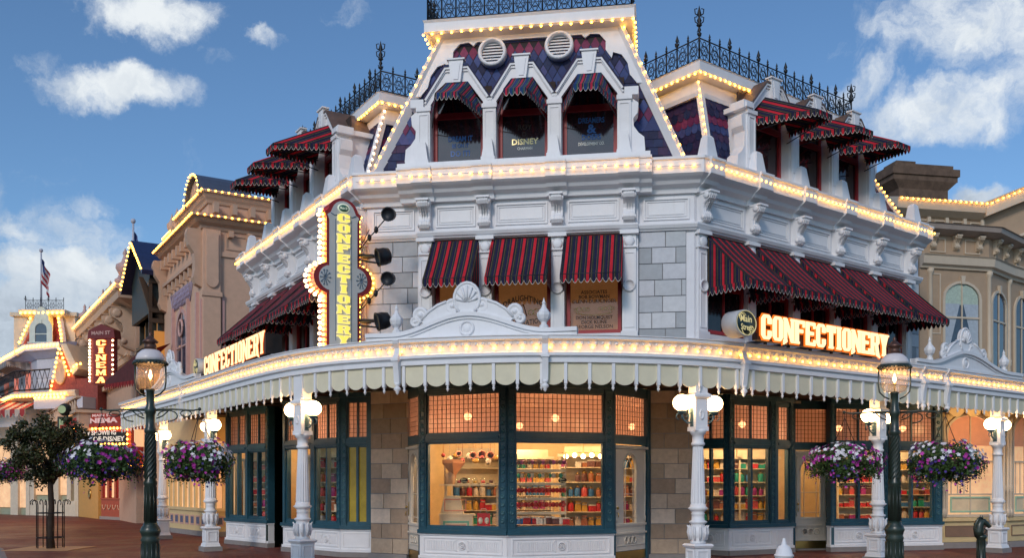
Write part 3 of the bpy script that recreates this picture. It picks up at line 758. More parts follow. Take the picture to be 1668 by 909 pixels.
# --- arched dormer arcades
PANEM = mat('maroon_dark_pane', (.035, .018, .022), .07, var=.3, bump=0, spec=.9)
def hexarch(uc, hw, z1, z2, flat):
    return [(uc-hw, z1), (uc-hw*flat, z2), (uc+hw*flat, z2), (uc+hw, z1)]
def hood(fr, uc, hw, z1, z2, v0, vo, dz, parent, m, drop=.14, flat=.42, low=.0):
    """angular hood awning under an arch: wall outline pulled out and down"""
    mb = MB(); P = fr.P; fw = hw*flat
    W0, W1, W2, W3 = (uc-hw, z1), (uc-fw, z2), (uc+fw, z2), (uc+hw, z1); L1, L2 = (uc-fw, z2-dz), (uc+fw, z2-dz)
    uvf = lambda u, v: (u, v)
    N = 5
    for k in range(N):      # front slope, a little slack
        a, b = k/N, (k+1)/N; sg = lambda f: .03*math.sin(pi*f)
        mb.quad([P(W1[0], v0+(vo-v0)*a, z2-dz*a-sg(a)), P(W2[0], v0+(vo-v0)*a, z2-dz*a-sg(a)), P(L2[0], v0+(vo-v0)*b, z2-dz*b-sg(b)), P(L1[0], v0+(vo-v0)*b, z2-dz*b-sg(b))], 0, [(W1[0], a), (W2[0], a), (W2[0], b), (W1[0], b)])
    s1 = math.hypot(W1[0]-W0[0], W1[1]-W0[1])
    mb.quad([P(W0[0], v0, W0[1]), P(L1[0], vo, L1[1]), P(W1[0], v0, W1[1])], 0, [(W1[0]-s1, 1), (W1[0], 1), (W1[0], 0)])
    mb.quad([P(W3[0], v0, W3[1]), P(W2[0], v0, W2[1]), P(L2[0], vo, L2[1])], 0, [(W2[0]+s1, 1), (W2[0], 0), (W2[0], 1)])
    Bq = [W0, L1, L2, W3]
    scallops(mb, P(W0[0], v0, W0[1]), P(L1[0], vo, L1[1]), drop, .1, W1[0]-s1); scallops(mb, P(L1[0], vo, L1[1]), P(L2[0], vo, L2[1]), drop, .1, W1[0]); scallops(mb, P(L2[0], vo, L2[1]), P(W3[0], v0, W3[1]), drop, .1, W2[0])
    o = mb.build('hood_awning', [m, HEM], parent)
    fb = MB(); fb.tube([P(W0[0]+.02, v0, W0[1]-.02), P(L1[0], vo-.015, L1[1]-.02), P(L2[0], vo-.015, L2[1]-.02), P(W3[0]-.02, v0, W3[1]-.02)], .012, 5)
    fb.tube([P(W0[0]+.03, v0, W0[1]-.25), P(L1[0], vo-.02, L1[1]-.03)], .011, 5); fb.tube([P(W3[0]-.03, v0, W3[1]-.25), P(L2[0], vo-.02, L2[1]-.03)], .011, 5)
    fb.build('awning_frame', IRON, o); return o
def arcade(fr, bs, v, z0, z1, z2, parent, roofed=False, back=-.9, hood_m=None, hood_v=.5, hood_dz=.3, lets=None, labels=None):
    n = len(bs)-1; pw = .13; P = fr.P
    for i in range(n):
        uc = (bs[i]+bs[i+1])/2; hw = (bs[i+1]-bs[i])/2
        D = MB(); fl = .38
        inner = hexarch(uc, hw-pw, z1-.10, z2-.30, .42); outer = hexarch(uc, hw-.004, z1+.0, z2, .36)
        # gable band as four pieces
        vb = back
        D.prism(fr, [inner[0], (inner[0][0], z1-.16), (outer[0][0], z1-.16), outer[0]], v-.10, v, 'v')
        D.prism(fr, [inner[3], outer[3], (outer[3][0], z1-.16), (inner[3][0], z1-.16)], v-.10, v, 'v')
        for k in range(3): D.prism(fr, [inner[k], outer[k], outer[k+1], inner[k+1]], v-.10, v, 'v')
        # raised outer and inner mouldings
        def band(pl, w, va, vb_):
            q = [(uc+(a-uc)*(1-w/hw), b-w*(1.15 if 0 < j < 3 else .6)) for j, (a, b) in enumerate(pl)]
            for k in range(3): D.prism(fr, [q[k], pl[k], pl[k+1], q[k+1]], va, vb_, 'v')
        band(outer, .05, v, v+.06); band([(a, b-.07) for a, b in outer], .03, v, v+.03)
        D.prism(fr, [(uc-.09, z2-.34), (uc-.15, z2+.10), (uc+.15, z2+.10), (uc+.09, z2-.34)], v-.05, v+.09, 'v')   # keystone
        D.prism(fr, [(uc-.045, z2-.29), (uc-.09, z2+.04), (uc+.09, z2+.04), (uc+.045, z2-.29)], v+.09, v+.105, 'v')
        D.box(fr, uc-.18, uc+.18, v-.05, v+.12, z2+.10, z2+.13)
        dm = D.build('dormer', TRIM, parent, labels[i] if labels else None)
        # cheeks and roof back to the slope
        rf = MB(); o2 = [(a, b+.03) for a, b in outer]
        for k in range(3):
            (a0, b0), (a1, b1) = o2[k], o2[k+1]
            rf.quad([P(a0, v+.07, b0), P(a1, v+.07, b1), P(a1, vb, b1), P(a0, vb, b0)]); rf.quad([P(a0, v+.07, b0-.05), P(a1, v+.07, b1-.05), P(a1, v+.07, b1), P(a0, v+.07, b0)])
            rf.quad([P(a0, v+.07, b0-.05), P(a1, v+.07, b1-.05), P(a1, vb, b1-.05), P(a0, vb, b0-.05)])
        if roofed: rf.build('dormer_roof', BROWNR, dm)
        else: rf.build('dormer_roof', SLATE, dm)
        # recessed window
        a, b = bs[i]+pw+.01, bs[i+1]-pw-.01
        wb = MB(); zm = z0+(z1-z0)*.80; fw = .08
        ring(wb, fr, a, b, z0, z2-.42, fw, v-.30, v-.22); wb.box(fr, a+fw, b-fw, v-.29, v-.21, zm-.06, zm+.06)
        wo_ = wb.build('window', REDP, dm)
        win = MB().box(fr, a+fw*.5, b-fw*.5, v-.27, v-.262, z0+.03, z2-.45); win.build('pane', PANEM, dm)
        jb = MB(); jb.box(fr, a-.06, a, v-.32, v-.02, z0, z1-.1); jb.box(fr, b, b+.06, v-.32, v-.02, z0, z1-.1); jb.build('jamb', TRIM, dm)
        bk = MB(); bk.box(fr, bs[i]+.02, bs[i+1]-.02, v-.36, v-.33, z0, z1+.35); bk.build('window_back', dark, dm)
        if lets:
            t = MB(); zb = z0+.05
            for s_, dz, sz, wdt, mi_ in lets[i]: text(t, s_, fr, uc+.02, z0+dz, v-.255, sz*.88, mi_, .025, width=wdt*.86)
            t.build('lettering', [BLUEL, INK, WHITEL, GOLD], dm)
        hood(fr, uc, hw-pw+.0, z1-.28, z2-.26, v-.06, v+hood_v, hood_dz, dm, hood_m or AWB, flat=.42)
    for i, u in enumerate(bs):
        mb = MB(); mb.box(fr, u-pw, u+pw, v-.32, v+.04, z0-.05, z1-.16); ring(mb, fr, u-pw+.035, u+pw-.035, z0+.3, z1-.3, .015, v+.04, v+.055)
        mb.box(fr, u-pw-.02, u+pw+.02, v-.3, v+.07, z1-.24, z1-.16); mb.box(fr, u-pw-.02, u+pw+.02, v-.3, v+.08, z0-.05, z0+.06)
        if i in (0, n):
            e = -1 if i == 0 else 1      # scrolled end bracket
            mb.prism(fr, [(u+e*pw, z0-.05), (u+e*(pw+.24), z0-.05), (u+e*(pw+.27), z0+.1), (u+e*(pw+.25), z0+.33), (u+e*(pw+.14), z0+.42), (u+e*(pw+.05), z0+.55), (u+e*(pw+.04), z1-.6), (u+e*(pw+.12), z1-.5), (u+e*(pw+.14), z1-.3), (u+e*pw, z1-.2)], v-.28, v+.0, 'v')
            mb.box(fr, min(u, u+e*(pw+.14)), max(u, u+e*(pw+.14)), v-.3, v+.06, z1-.16, z1)
            if roofed: # side cheek wedge back to the slope
                mb.prism(fr, [(v-.28, z0-.05), (v-.28, z1-.1), (back, z1-.1), (v-.5, z0-.05)], u+e*(pw-.02), u+e*(pw-.12), 'u')
                mb.box(fr, min(u, u+e*(pw+.1)), max(u, u+e*(pw+.1)), back+.15, v+.1, z1-.14, z1-.04)
        else:
            mb.prism(fr, [(u-pw, z1-.16), (u+pw, z1-.16), (u, z1+.02)], v-.08, v+.02, 'v')
        mb.build('pilaster', TRIM, parent)
ca = [FC.u(690, .12), FC.u(797, .12), FC.u(903, .12), FC.u(1017, .12)]
arcade(FC, ca, .08, 8.12, 9.42, 10.05, B, False, -.62, AWB, .92, .62,
       lets=[[('DREAM IT', .58, .17, .58, 0), ('BE ON IT', .44, .13, .40, 0), ('DO IT!', .28, .18, .46, 0)], [('ROY', .74, .16, .32, 1), ('O.', .60, .14, .14, 1), ('DISNEY', .45, .18, .62, 3), ('CHAIRMAN', .32, .09, .35, 2)],
             [('DREAMERS', .80, .17, .60, 0), ('&', .63, .28, .22, 0), ('DOERS', .47, .17, .44, 0), ('DEVELOPMENT CO.', .34, .10, .60, 2)]],
       labels=['left dormer of the tower with its striped hood', 'middle dormer of the tower', 'right dormer of the tower with blue window lettering'])
mb = MB(); mb.box(FC, ca[0]-.5, ca[3]+.5, -.3, .3, 7.94, 8.1); mb.build('dormer_sill', TRIM, B)
for u in ca[:4]: mb = MB(); mb.frust(FC, u, .22, 8.1, 8.16, .14, .14, .08, .08); mb.frust(FC, u, .22, 8.16, 8.52, .125, .07, .075, .05); mb.build('obelisk', TRIM, B)
ra = [FR.u(1222, .05), FR.u(1418, .05)]; ra = [ra[0]+(ra[1]-ra[0])*i/3 for i in range(4)]
arcade(FR, ra, .05, 8.0, 9.45, 9.98, B, True, -1.0, AW, 1.25, .66)
la = [FL.L-u for u in reversed(ra)]
arcade(FL, la, .05, 8.0, 9.45, 9.98, B, True, -1.0, AW, 1.25, .66)

# --- iron cresting
def cresting(path, z, h, parent, pw=.30, label=None):
    mb = MB(); path = [Vector(p) for p in path]
    for a, b in zip(path, path[1:]):
        L = (b-a).length; n = max(1, round(L/pw)); d = (b-a)/n
        P = lambda f, zz: (a.x+d.x*f, a.y+d.y*f, zz)
        mb.tube([P(0, z+.03), P(n, z+.03)], .014, 4); mb.tube([P(0, z+h), P(n, z+h)], .016, 4); mb.tube([P(0, z+h*.5), P(n, z+h*.5)], .006, 4)
        for i in range(n+1):
            mb.tube([P(i, z), P(i, z+h+.06)], .017, 4); k = 1.7 if i % 3 == 0 else 1
            mb.lathe([(.012, 0), (.03*k, .035*k), (.012, .05*k), (.024*k, .08*k), (1e-5, .15*k)], P(i, z+h+.02), 5)
            if i % 3 == 0:
                for e in (-1, 1): mb.tube([P(i+e*x, z+h+y) for x, y in ((0, .02), (.16, .05), (.2, .11), (.1, .12))], .008, 4)
        for i in range(n):
            if i % 1 == 0:
                cx = i+.5
                for (r, zz) in ((.20, h*.5), (.11, h*.8), (.11, h*.22)):
                    mb.tube([P(cx+r*math.cos(t*pi/4)*1.4, z+zz+r*h*math.sin(t*pi/4)*1.1) for t in range(9)], .009, 4, cap=False)
                mb.tube([P(i+.08, z+.05), P(i+.92, z+h-.03)], .007, 4); mb.tube([P(i+.92, z+.05), P(i+.08, z+h-.03)], .007, 4)
                mb.tube([P(i+.3, z+h*.25), P(i+.1, z+h*.5), P(i+.3, z+h*.75)], .008, 4); mb.tube([P(i+.7, z+h*.25), P(i+.9, z+h*.5), P(i+.7, z+h*.75)], .008, 4)
    return mb.build('iron_cresting', IRON, parent, label)
def finial(p, h, parent):
    mb = MB(); x, y, z = p
    mb.tube([(x, y, z), (x, y, z+h)], .02, 6); mb.lathe([(.02, 0), (.06, .04), (.03, .09), (.05, .13), (.02, .2), (.045, .26), (1e-5, .44)], (x, y, z+h-.25), 8)
    for e in (-1, 1):
        for zz in (.0, .16): mb.tube([(x, y, z+h-.2+zz), (x+e*.08, y, z+h-.14+zz), (x+e*.09, y, z+h-.05+zz), (x+e*.04, y, z+h-.04+zz)], .012, 4)
    mb.build('finial', IRON, parent)
cresting([FR.xy(eu+.06, -3.5), FR.xy(eu+.06, ev-.06), FR.xy(E2u-.06, ev-.06), FR.xy(E2u-.06, -3)], 10.12, .44, B)
finial((*FR.xy(eu+.06, ev-.06), 10.12), .9, B); finial((*FR.xy(E2u-.06, ev-.06), 10.12), .7, B)
cresting([FL.xy(E4u+.06, -3), FL.xy(E4u+.06, ev3-.06), FL.xy(eu3-.06, ev3-.06), FL.xy(eu3-.06, -3.5)], 10.12, .44, B)
finial((*FL.xy(eu3-.06, ev3-.06), 10.12), .9, B); finial((*FL.xy(E4u+.06, ev3-.06), 10.12), .7, B)
cresting([FC.xy(tu0+.06, -3.2), FC.xy(tu0+.06, tv-.06), FC.xy(tu1-.06, tv-.06), FC.xy(tu1-.06, -3.2)], 11.07, .44, B)
# ================================================================== STREET CANOPY
cpts = [(-12.9, 31.2), (-8.84, 25.2), (-5.5, 20.2), (-3.9, 18.35), (-2.27, 17.35), (-.7, 16.85), (.6, 16.7), (2, 16.8), (3.6, 17.3), (5.3, 18.35), (8.8, 20.85), (12.9, 24.0), (17.5, 27.6)]
def catmull(p, n=6):
    p = [Vector(q) for q in p]; out = []
    for i in range(len(p)-1):
        a, b, c, d = p[max(0, i-1)], p[i], p[i+1], p[min(len(p)-1, i+2)]
        for k in range(n):
            t = k/n; out.append(.5*((2*b)+(c-a)*t+(2*a-5*b+4*c-d)*t*t+(3*b-a-3*c+d)*t**3))
    out.append(p[-1]); return out
CP = catmull(cpts, 7)
CAN = thing('street_canopy', 'long white canopy with lit bulb cornice and cream scalloped valance curving round the corner shop', 'canopy', (.5, 19, 3.8))
mb = MB()
cprof = [(-.55, 3.86), (-.18, 3.86), (-.06, 3.88), (-.06, 3.955), (-.10, 3.965), (-.10, 3.985), (-.03, 4.00), (-.03, 4.05), (-.13, 4.06), (-.15, 4.09), (-.05, 4.27), (0, 4.285), (0, 4.335), (.02, 4.345), (.02, 4.36), (-.55, 4.38)]
mb.sweep(CP, cprof); mb.build('fascia', TRIM, CAN)
sl_poly = [tuple(p) for p in off(CP, -.5)]+[tuple(FR.xy(16, -5)), (3, 33), tuple(FL.xy(-6.2, -5))]
MB().slab(sl_poly, 3.90, 4.30).build('canopy_roof', SOFFIT, CAN)
mb = MB()
for i in range(2, len(CP)-2, 2):
    t = (CP[i+1]-CP[i-1]).normalized(); n = Vector((t.y, -t.x)); a = CP[i]-n*.5; b = CP[i]-n*2.6
    mb.tube([(a.x, a.y, 3.86), (b.x, b.y, 3.86)], .05, 4, sm=False)
mb.sweep(off(CP, -.75), [(-.12, 3.76), (0, 3.76), (0, 3.9), (-.12, 3.9)])
mb.build('canopy_beam', SOFFIT, CAN)
# arc-length walk for panels
def walk(path, step, s0=0):
    out = []; d = 0; nx = s0
    for a, b in zip(path, path[1:]):
        L = (b-a).length
        while nx <= d+L: out.append((a+(b-a)*((nx-d)/L), (b-a).normalized())); nx += step
        d += L
    return out
vp = off(CP, -.11)
total = sum((b-a).length for a, b in zip(vp, vp[1:])); NPAN = 96; st = total/NPAN
ws = walk(vp, st, 0.0)
while len(ws) < NPAN+1: ws.append((vp[-1], (vp[-1]-vp[-2]).normalized()))
for i in range(NPAN):
    a, b = ws[i][0], ws[i+1][0]; fr = Fr(a, b); L = fr.L
    poly = [(.02, 3.87), (.02, 3.60)]+[(.02+(L-.04)*k/8, 3.60-.115*math.sin(pi*k/8)**.6) for k in range(1, 8)]+[(L-.02, 3.60), (L-.02, 3.87)]
    MB().prism(fr, poly, -.012, .0, 'v').build('valance_panel', CREAM, CAN)
for i in range(NPAN+1):
    p, t = ws[i]; fr = Fr(p, p+t)
    mb = MB(); mb.box(fr, -.028, .028, -.03, .035, 3.50, 3.87)
    mb.lathe([(.012, .0), (.026, -.02), (.014, -.04), (.03, -.065), (.018, -.09), (1e-5, -.12)], (p.x+fr.N.x*.0, p.y+fr.N.y*.0, 3.50), 8)
    mb.build('batten', TRIM, CAN)
def canopy_at(px):
    best = None
    a_ = (px-CX)/F
    for a, b in zip(CP, CP[1:]):
        fa, fb = a.x-a_*a.y, b.x-a_*b.y
        if fa*fb <= 0:
            k = fa/(fa-fb); return a+(b-a)*k, (b-a).normalized()
for px in (292, 645, 888, 1215, 1507, 1546):
    p, t = canopy_at(px); fr = Fr(p, p+t); mb = MB()
    mb.prism(fr, [(-.1, 3.56), (-.02, 3.56), (.0, 3.75), (.04, 3.95), (.04, 4.02), (-.02, 4.10), (-.04, 4.2), (.03, 4.28), (.05, 4.34), (-.1, 4.34)], -.055, .055, 'u')
    mb.box(fr, -.075, .075, -.1, .06, 3.96, 4.0)
    mb.lathe([(.05, 0), (.055, -.03), (.03, -.05), (.06, -.08), (.07, -.11), (.03, -.15), (.035, -.17), (1e-5, -.21)], (p.x-fr.N.x*.05, p.y-fr.N.y*.05, 3.56), 10)
    mb.build('canopy_bracket', TRIM, CAN)
# the row of bulbs along the cove, with its little ornament band
lp = [Vector((p.x, p.y, 4.135)) for p in off(CP, -.045)]
bulbs('canopy_light_string', lp, .25, CAN, .027, cord=False)
lp = [Vector((p.x, p.y, 4.165)) for p in off(CP, -.055)]
mb = MB()
for p, t in walk([Vector((q.x, q.y)) for q in off(CP, -.10)], .125):
    n = Vector((t.y, -t.x)); q = p+n*.02
    mb.ball((q.x, q.y, 4.215), .034, 6, 4)
mb.build('bead_moulding', TRIM, CAN)

# pediment crests on the canopy
def crest(px0, px1, pxc, name_label, finials=True, vs=0):
    a, _ = canopy_at(px0); b, _ = canopy_at(px1); fr = Fr(a, b); L = fr.L; uc = fr.u(pxc)
    th = thing('pediment_crest', name_label, 'ornament', (*fr.xy(L/2), 4.36), 0)
    z0 = 4.345; prof = []
    hw0, hw1 = uc, L-uc; N = 24
    def h(t):  # t 0..1 from centre to end
        return .15+.34*(.5+.5*math.cos(pi*min(1, t*1.35)))
    top = [(uc+(-hw0 if k < 0 else hw1)*abs(k)/N, z0+h(abs(k)/N)) for k in range(-N, N+1)]
    mb = MB(); mb.prism(fr, [(0, z0), (L, z0)]+[p for p in reversed(top)], -.12, -.02, 'v')
    t2 = [(u, z+.0) for u, z in top]; low = [(u, z-.075) for u, z in top]
    for k in range(len(t2)-1): mb.prism(fr, [low[k], low[k+1], t2[k+1], t2[k]], -.14, .05, 'v'); mb.prism(fr, [(low[k][0], low[k][1]-.05), (low[k+1][0], low[k+1][1]-.05), low[k+1], low[k]], -.10, .01, 'v')
    mb.box(fr, 0, L, -.12, .02, z0, z0+.06)
    ax = (Vector((fr.U.x, fr.U.y, 0)), Vector((0, 0, 1)), Vector((fr.N.x, fr.N.y, 0)))
    zc = z0+.20
    mb.lathe([(.145, 0), (.145, .03), (.12, .045), (.10, .03), (.10, .015), (.085, .015), (.07, .03), (1e-5, .03)], fr.P(uc, -.03, zc), 20, 0, ax)
    mb.build('curved_pediment', TRIM, th)
    mb = MB(); zt = z0+.49; s = 1
    # fan shell
    fan = [(uc+.24*math.sin(t*pi/10), zt+.23+.30*math.cos(t*pi/10)*(1 if abs(t) < 6 else .9)) for t in range(-8, 9)]
    mb.prism(fr, [(uc-.12, zt-.06)]+fan+[(uc+.12, zt-.06)], -.10, -.01, 'v')
    for t in range(-6, 7, 2):
        a_ = t*pi/13; mb.tube([fr.P(uc+.03*math.sin(a_), -.01, zt+.18), fr.P(uc+.2*math.sin(a_), .01, zt+.22+.25*math.cos(a_))], [.012, .03], 6)
    mb.tube([fr.P(u, -.02, z) for u, z in fan], .03, 6)
    # scrolls stepping down on both sides
    def spiral(u, z, r, sg):
        mb.lathe([(r, -.02), (r, .04), (r*.75, .06), (r*.6, .04), (r*.35, .03), (r*.3, .05), (1e-5, .06)], fr.P(u, -.06, z), 14, 0, ax)
    for sg in (-1, 1):
        spiral(uc+sg*.28, zt+.12, .14, sg); spiral(uc+sg*.88, zt-.02, .15, sg); spiral(uc+sg*.98, zt-.14, .10, sg)
        arm = [(uc+sg*.1, zt-.1), (uc+sg*.38, zt+.20), (uc+sg*.55, zt+.14), (uc+sg*.72, zt+.03), (uc+sg*.86, zt-.12), (uc+sg*.8, zt-.22), (uc+sg*.4, zt-.10)]
        mb.prism(fr, arm, -.10, -.01, 'v')
        mb.tube([fr.P(u, -.01, z) for u, z in arm[1:5]], .028, 6)
    mb.build('shell_crest', TRIM, th)
    if finials:
        for e in (-1, 1):
            u = uc+e*(hw1 if e > 0 else hw0)*.70
            b2 = MB(); b2.lathe([(.08, 0), (.08, .04), (.05, .06), (.05, .10), (.10, .15), (.125, .22), (.12, .27), (.09, .29), (.085, .31), (.05, .35), (.025, .42), (.035, .44), (.022, .47), (1e-5, .54)], fr.P(u, -.05, z0+.16), 8, sm=False)
            b2.build('urn_finial', TRIM, th)
    return th
crest(596, 940, 760, 'white shell crested pediment on the canopy below the corner windows')
crest(1492, 1664, 1574, 'white scrolled pediment on the canopy at its right end, before the tan house')
crest(238, 318, 275, 'white scrolled pediment on the canopy near its left end', False)

# ================================================================== GROUND FLOOR SHOP FRONT
H0, HT = .0, 3.88
def shopwin(A, Bp, kind='win', mull=0, post=(.14, .14), label=None, zs=.80, zt=2.62, z2=2.80, z3=3.66, clear=True, grid=.105):
    fr = Fr(A, Bp); L = fr.L; p0, p1 = post
    f = MB(); D = -.16
    f.box(fr, 0, p0, D, .03, .66, HT); f.box(fr, L-p1, L, D, .03, .66, HT)
    f.box(fr, p0, L-p1, D, .0, z3, HT); f.box(fr, p0, L-p1, D, .02, zt, z2); f.box(fr, p0, L-p1, D, .0, .74, zs)
    f.box(fr, -.02, L+.02, D, .09, .66, .74); f.box(fr, p0, L-p1, .02, .05, (zt+z2)/2-.03, (zt+z2)/2+.03)
    f.box(fr, -.01, L+.01, D, .07, HT-.12, HT-.02)
    for (a, b) in ((.0, p0), (L-p1, L)):      # chain ornament on the posts
        if b-a > .1:
            n = 16; c = (a+b)/2; ax = (Vector((fr.U.x, fr.U.y, 0)), Vector((0, 0, 1)), Vector((fr.N.x, fr.N.y, 0)))
            for k in range(n):
                z = .95+k*.17; r = min(.05, (b-a)*.3)
                f.lathe([(r, 0), (r, .012), (r*.6, .022), (r*.5, .01), (1e-5, .012)], fr.P(c, .03, z), 8, 1, ax)
            ring(f, fr, a+.02, b-.02, .80, 3.70, .012, .03, .045)
    w_ = p0; e_ = L-p1
    for k in range(mull):
        uc = w_+(e_-w_)*(k+1)/(mull+1); f.box(fr, uc-.028, uc+.028, -.13, -.01, zs, zt)
    if mull: f.box(fr, (w_+e_)/2-.022, (w_+e_)/2+.022, -.12, -.03, z2, z3)
    ringw = .035; ring(f, fr, w_, e_, zs, zt, ringw, -.10, -.02); ring(f, fr, w_, e_, z2, z3, .03, -.10, -.02)
    o = f.build('shop_window', [BLUE, VERDB], B, label)
    MB().box(fr, w_, e_, -.075, -.067, zs, zt).build('pane', GLASS if clear else GLASS_YEL, o)
    MB().box(fr, w_, e_, -.075, -.069, z2, z3).build('transom_pane', GLASS_RED, o)
    g = MB(); nx = max(1, round((e_-w_-.06)/grid)); nz = max(1, round((z3-z2-.06)/grid))
    for k in range(1, nx): u = w_+.03+(e_-w_-.06)*k/nx; g.box(fr, u-.005, u+.005, -.072, -.060, z2+.03, z3-.03)
    for k in range(1, nz): z = z2+.03+(z3-z2-.06)*k/nz; g.box(fr, w_+.03, e_-.03, -.070, -.058, z-.005, z+.005)
    g.build('leaded_grid', LEAD, o)
    # white bulkhead below
    b = MB(); b.box(fr, 0, L, -.15, .015, .12, .66); b.box(fr, -.015, L+.015, -.15, .05, .12, .18); b.box(fr, -.015, L+.015, -.15, .045, .62, .66)
    if L > .9:
        m_ = .10; ring(b, fr, m_, L-m_, .23, .58, .025, .015, .035); uc = L/2; zc = .405; w2 = L/2-m_-.1
        ax = (Vector((fr.U.x, fr.U.y, 0)), Vector((0, 0, 1)), Vector((fr.N.x, fr.N.y, 0)))
        for r_ in (.09, .055): b.lathe([(r_, 0), (r_, .02), (r_-.02, .02), (r_-.02, .0)], fr.P(uc, .015, zc), 18, 0, ax)
        b.lathe([(.03, 0), (.02, .025), (1e-5, .03)], fr.P(uc, .015, zc), 10, 0, ax)
        u = .14
        while u < w2:
            for e in (-1, 1): b.box(fr, uc+e*u-.009, uc+e*u+.009, .015, .028, .30, .51)
            u += .042
        for e in (-1, 1):
            b.tube([fr.P(uc+e*(.12+.10*math.cos(t)), .02, zc+.12*math.sin(t)) for t in [(-pi/2+pi*k/8) for k in range(9)]], .010, 5)
    else: ring(b, fr, .05, L-.05, .23, .58, .02, .015, .03)
    b.build('bulkhead', TRIM, o)
    MB().box(fr, -.02, L+.02, -.15, .07, 0, .12).build('plinth', PLINTH, o)
    return fr, o
VERDB = mat('blue_ornament', (.035, .11, .14), .45, var=.2)
LEAD = mat('lead_came', (.05, .035, .03), .6)
def oval_logo(fr, o, u, z, w=.30):
    m = MB(); ax = (Vector((fr.U.x, fr.U.y, 0)), Vector((0, 0, 1)), Vector((fr.N.x, fr.N.y, 0)))
    m.lathe([(w*.32, 0), (w*.32, .003), (1e-5, .003)], fr.P(u, -.060, z), 24, 0, ax, ry=.62)
    text(m, 'Main', fr, u-.01, z+.024, -.054, .06, 1, .01); text(m, 'Street', fr, u+.01, z-.028, -.054, .06, 1, .01)
    text(m, 'CONFECTIONERY', fr, u, z-.14, -.060, .06, 2, .01, width=.44)
    m.build('window_emblem', [INK, GOLD, GOLDD], o)
LGL2 = glass('dome_glass', (.95, .98, .98), .16)
GOLDD = mat('etched_gold', (.45, .33, .16), .5)
def door(A, Bp, label):
    fr = Fr(A, Bp); L = fr.L; f = MB()
    f.box(fr, 0, .06, -.14, .02, 0, HT); f.box(fr, L-.06, L, -.14, .02, 0, HT); f.box(fr, .06, L-.06, -.14, 0, 3.66, HT); f.box(fr, .06, L-.06, -.14, 0, 2.60, 2.80)
    o = f.build('door_frame', BLUE, B, label)
    MB().box(fr, .06, L-.06, -.075, -.069, 2.80, 3.66).build('transom_pane', GLASS_RED, o)
    g = MB(); nx = max(1, round((L-.12)/.105))
    for k in range(1, nx): u = .06+(L-.12)*k/nx; g.box(fr, u-.005, u+.005, -.072, -.060, 2.8, 3.66)
    for k in range(1, 8): z = 2.8+.86*k/8; g.box(fr, .06, L-.06, -.070, -.058, z-.005, z+.005)
    g.build('leaded_grid', LEAD, o)
    # door leaf: frame of stiles with an arched light
    d = MB(); a, b = .07, L-.07; uc = (a+b)/2; hw = min(.28, (b-a)/2-.13); za, zt = .86, 2.05
    d.box(fr, a, uc-hw, -.09, -.03, .25, 2.58); d.box(fr, uc+hw, b, -.09, -.03, .25, 2.58); d.box(fr, uc-hw, uc+hw, -.09, -.03, .25, za)
    N = 8; pts = [(uc+hw*math.cos(pi*k/(2*N)), zt+(.32)*math.sin(pi*k/(2*N))) for k in range(N+1)]
    d.prism(fr, pts+[(uc, 2.58), (uc+hw, 2.58)], -.09, -.03, 'v'); d.prism(fr, [(2*uc-u, z) for u, z in pts]+[(uc, 2.58), (uc-hw, 2.58)], -.088, -.032, 'v')
    d.tube([fr.P(uc+(hw+.03)*math.cos(pi*k/12), -.02, zt+.36*math.sin(pi*k/12)) for k in range(13)], .018, 6)
    d.box(fr, a-.02, b+.02, -.05, .04, 2.50, 2.56); d.box(fr, a, b, -.03, .0, .80, .85); d.box(fr, a, b, -.03, .01, .62, .66)
    for e in (a+.05, b-.05):
        d.lathe([(.025, 0), (.03, .1), (.018, .14), (.028, .5), (.02, .9), (.03, 1.2), (.02, 1.5), (.03, 1.55)], fr.P(e, -.02, .88), 8)
    ax = (Vector((fr.U.x, fr.U.y, 0)), Vector((0, 0, 1)), Vector((fr.N.x, fr.N.y, 0)))
    for k in (-1, 0, 1): d.lathe([(.085, 0), (.085, .02), (.065, .02), (.065, 0)], fr.P(uc+k*.17, -.03, .48), 14, 0, ax)
    ring(d, fr, a+.05, b-.05, .36, .60, .015, -.03, -.015)
    leaf = d.build('door_leaf', DOORP, o)
    mt = MB(); i1 = hw*.62
    mt.tube([fr.P(uc+i1*math.cos(pi*k/10), -.055, 1.95+.28*math.sin(pi*k/10)) for k in range(11)], .012, 5)
    for e in (-1, 1): mt.tube([fr.P(uc+e*i1, -.055, za), fr.P(uc+e*i1, -.055, 1.95)], .012, 5)
    mt.tube([fr.P(uc, -.055, 2.22), fr.P(uc, -.055, 2.36)], .01, 5)
    for z in (.98, 1.5): mt.tube([fr.P(uc-hw, -.055, z), fr.P(uc+hw, -.055, z)], .009, 5)
    mt.build('glazing_bar', DOORP, o)
    MB().box(fr, uc-hw, uc+hw, -.062, -.056, za, 2.4).build('pane', GLASS, o)
    h = MB(); h.box(fr, a+.03, a+.09, -.03, -.015, 1.02, 1.32); h.ball(fr.P(a+.06, .03, 1.2), .032, 8, 6); h.tube([fr.P(a+.06, -.02, 1.2), fr.P(a+.06, .02, 1.2)], .012); h.tube([fr.P(a+.06, .0, 1.1), fr.P(a+.06, .05, 1.08), fr.P(a+.06, .04, 1.0)], .01)
    h.build('handle', BRASS, o)
    MB().box(fr, a+.01, b-.01, -.035, -.022, .05, .24).build('kick_plate', BRASS, o)
    s = MB(); s.box(fr, 0, L, -.3, .05, 0, .03); s.box(fr, a, b, -.085, -.04, .03, .25); s.build('threshold', PLINTH, o)
    return o
DOORP = mat('door_cream_paint', (.68, .63, .55), .4, var=.04, bump=.04)

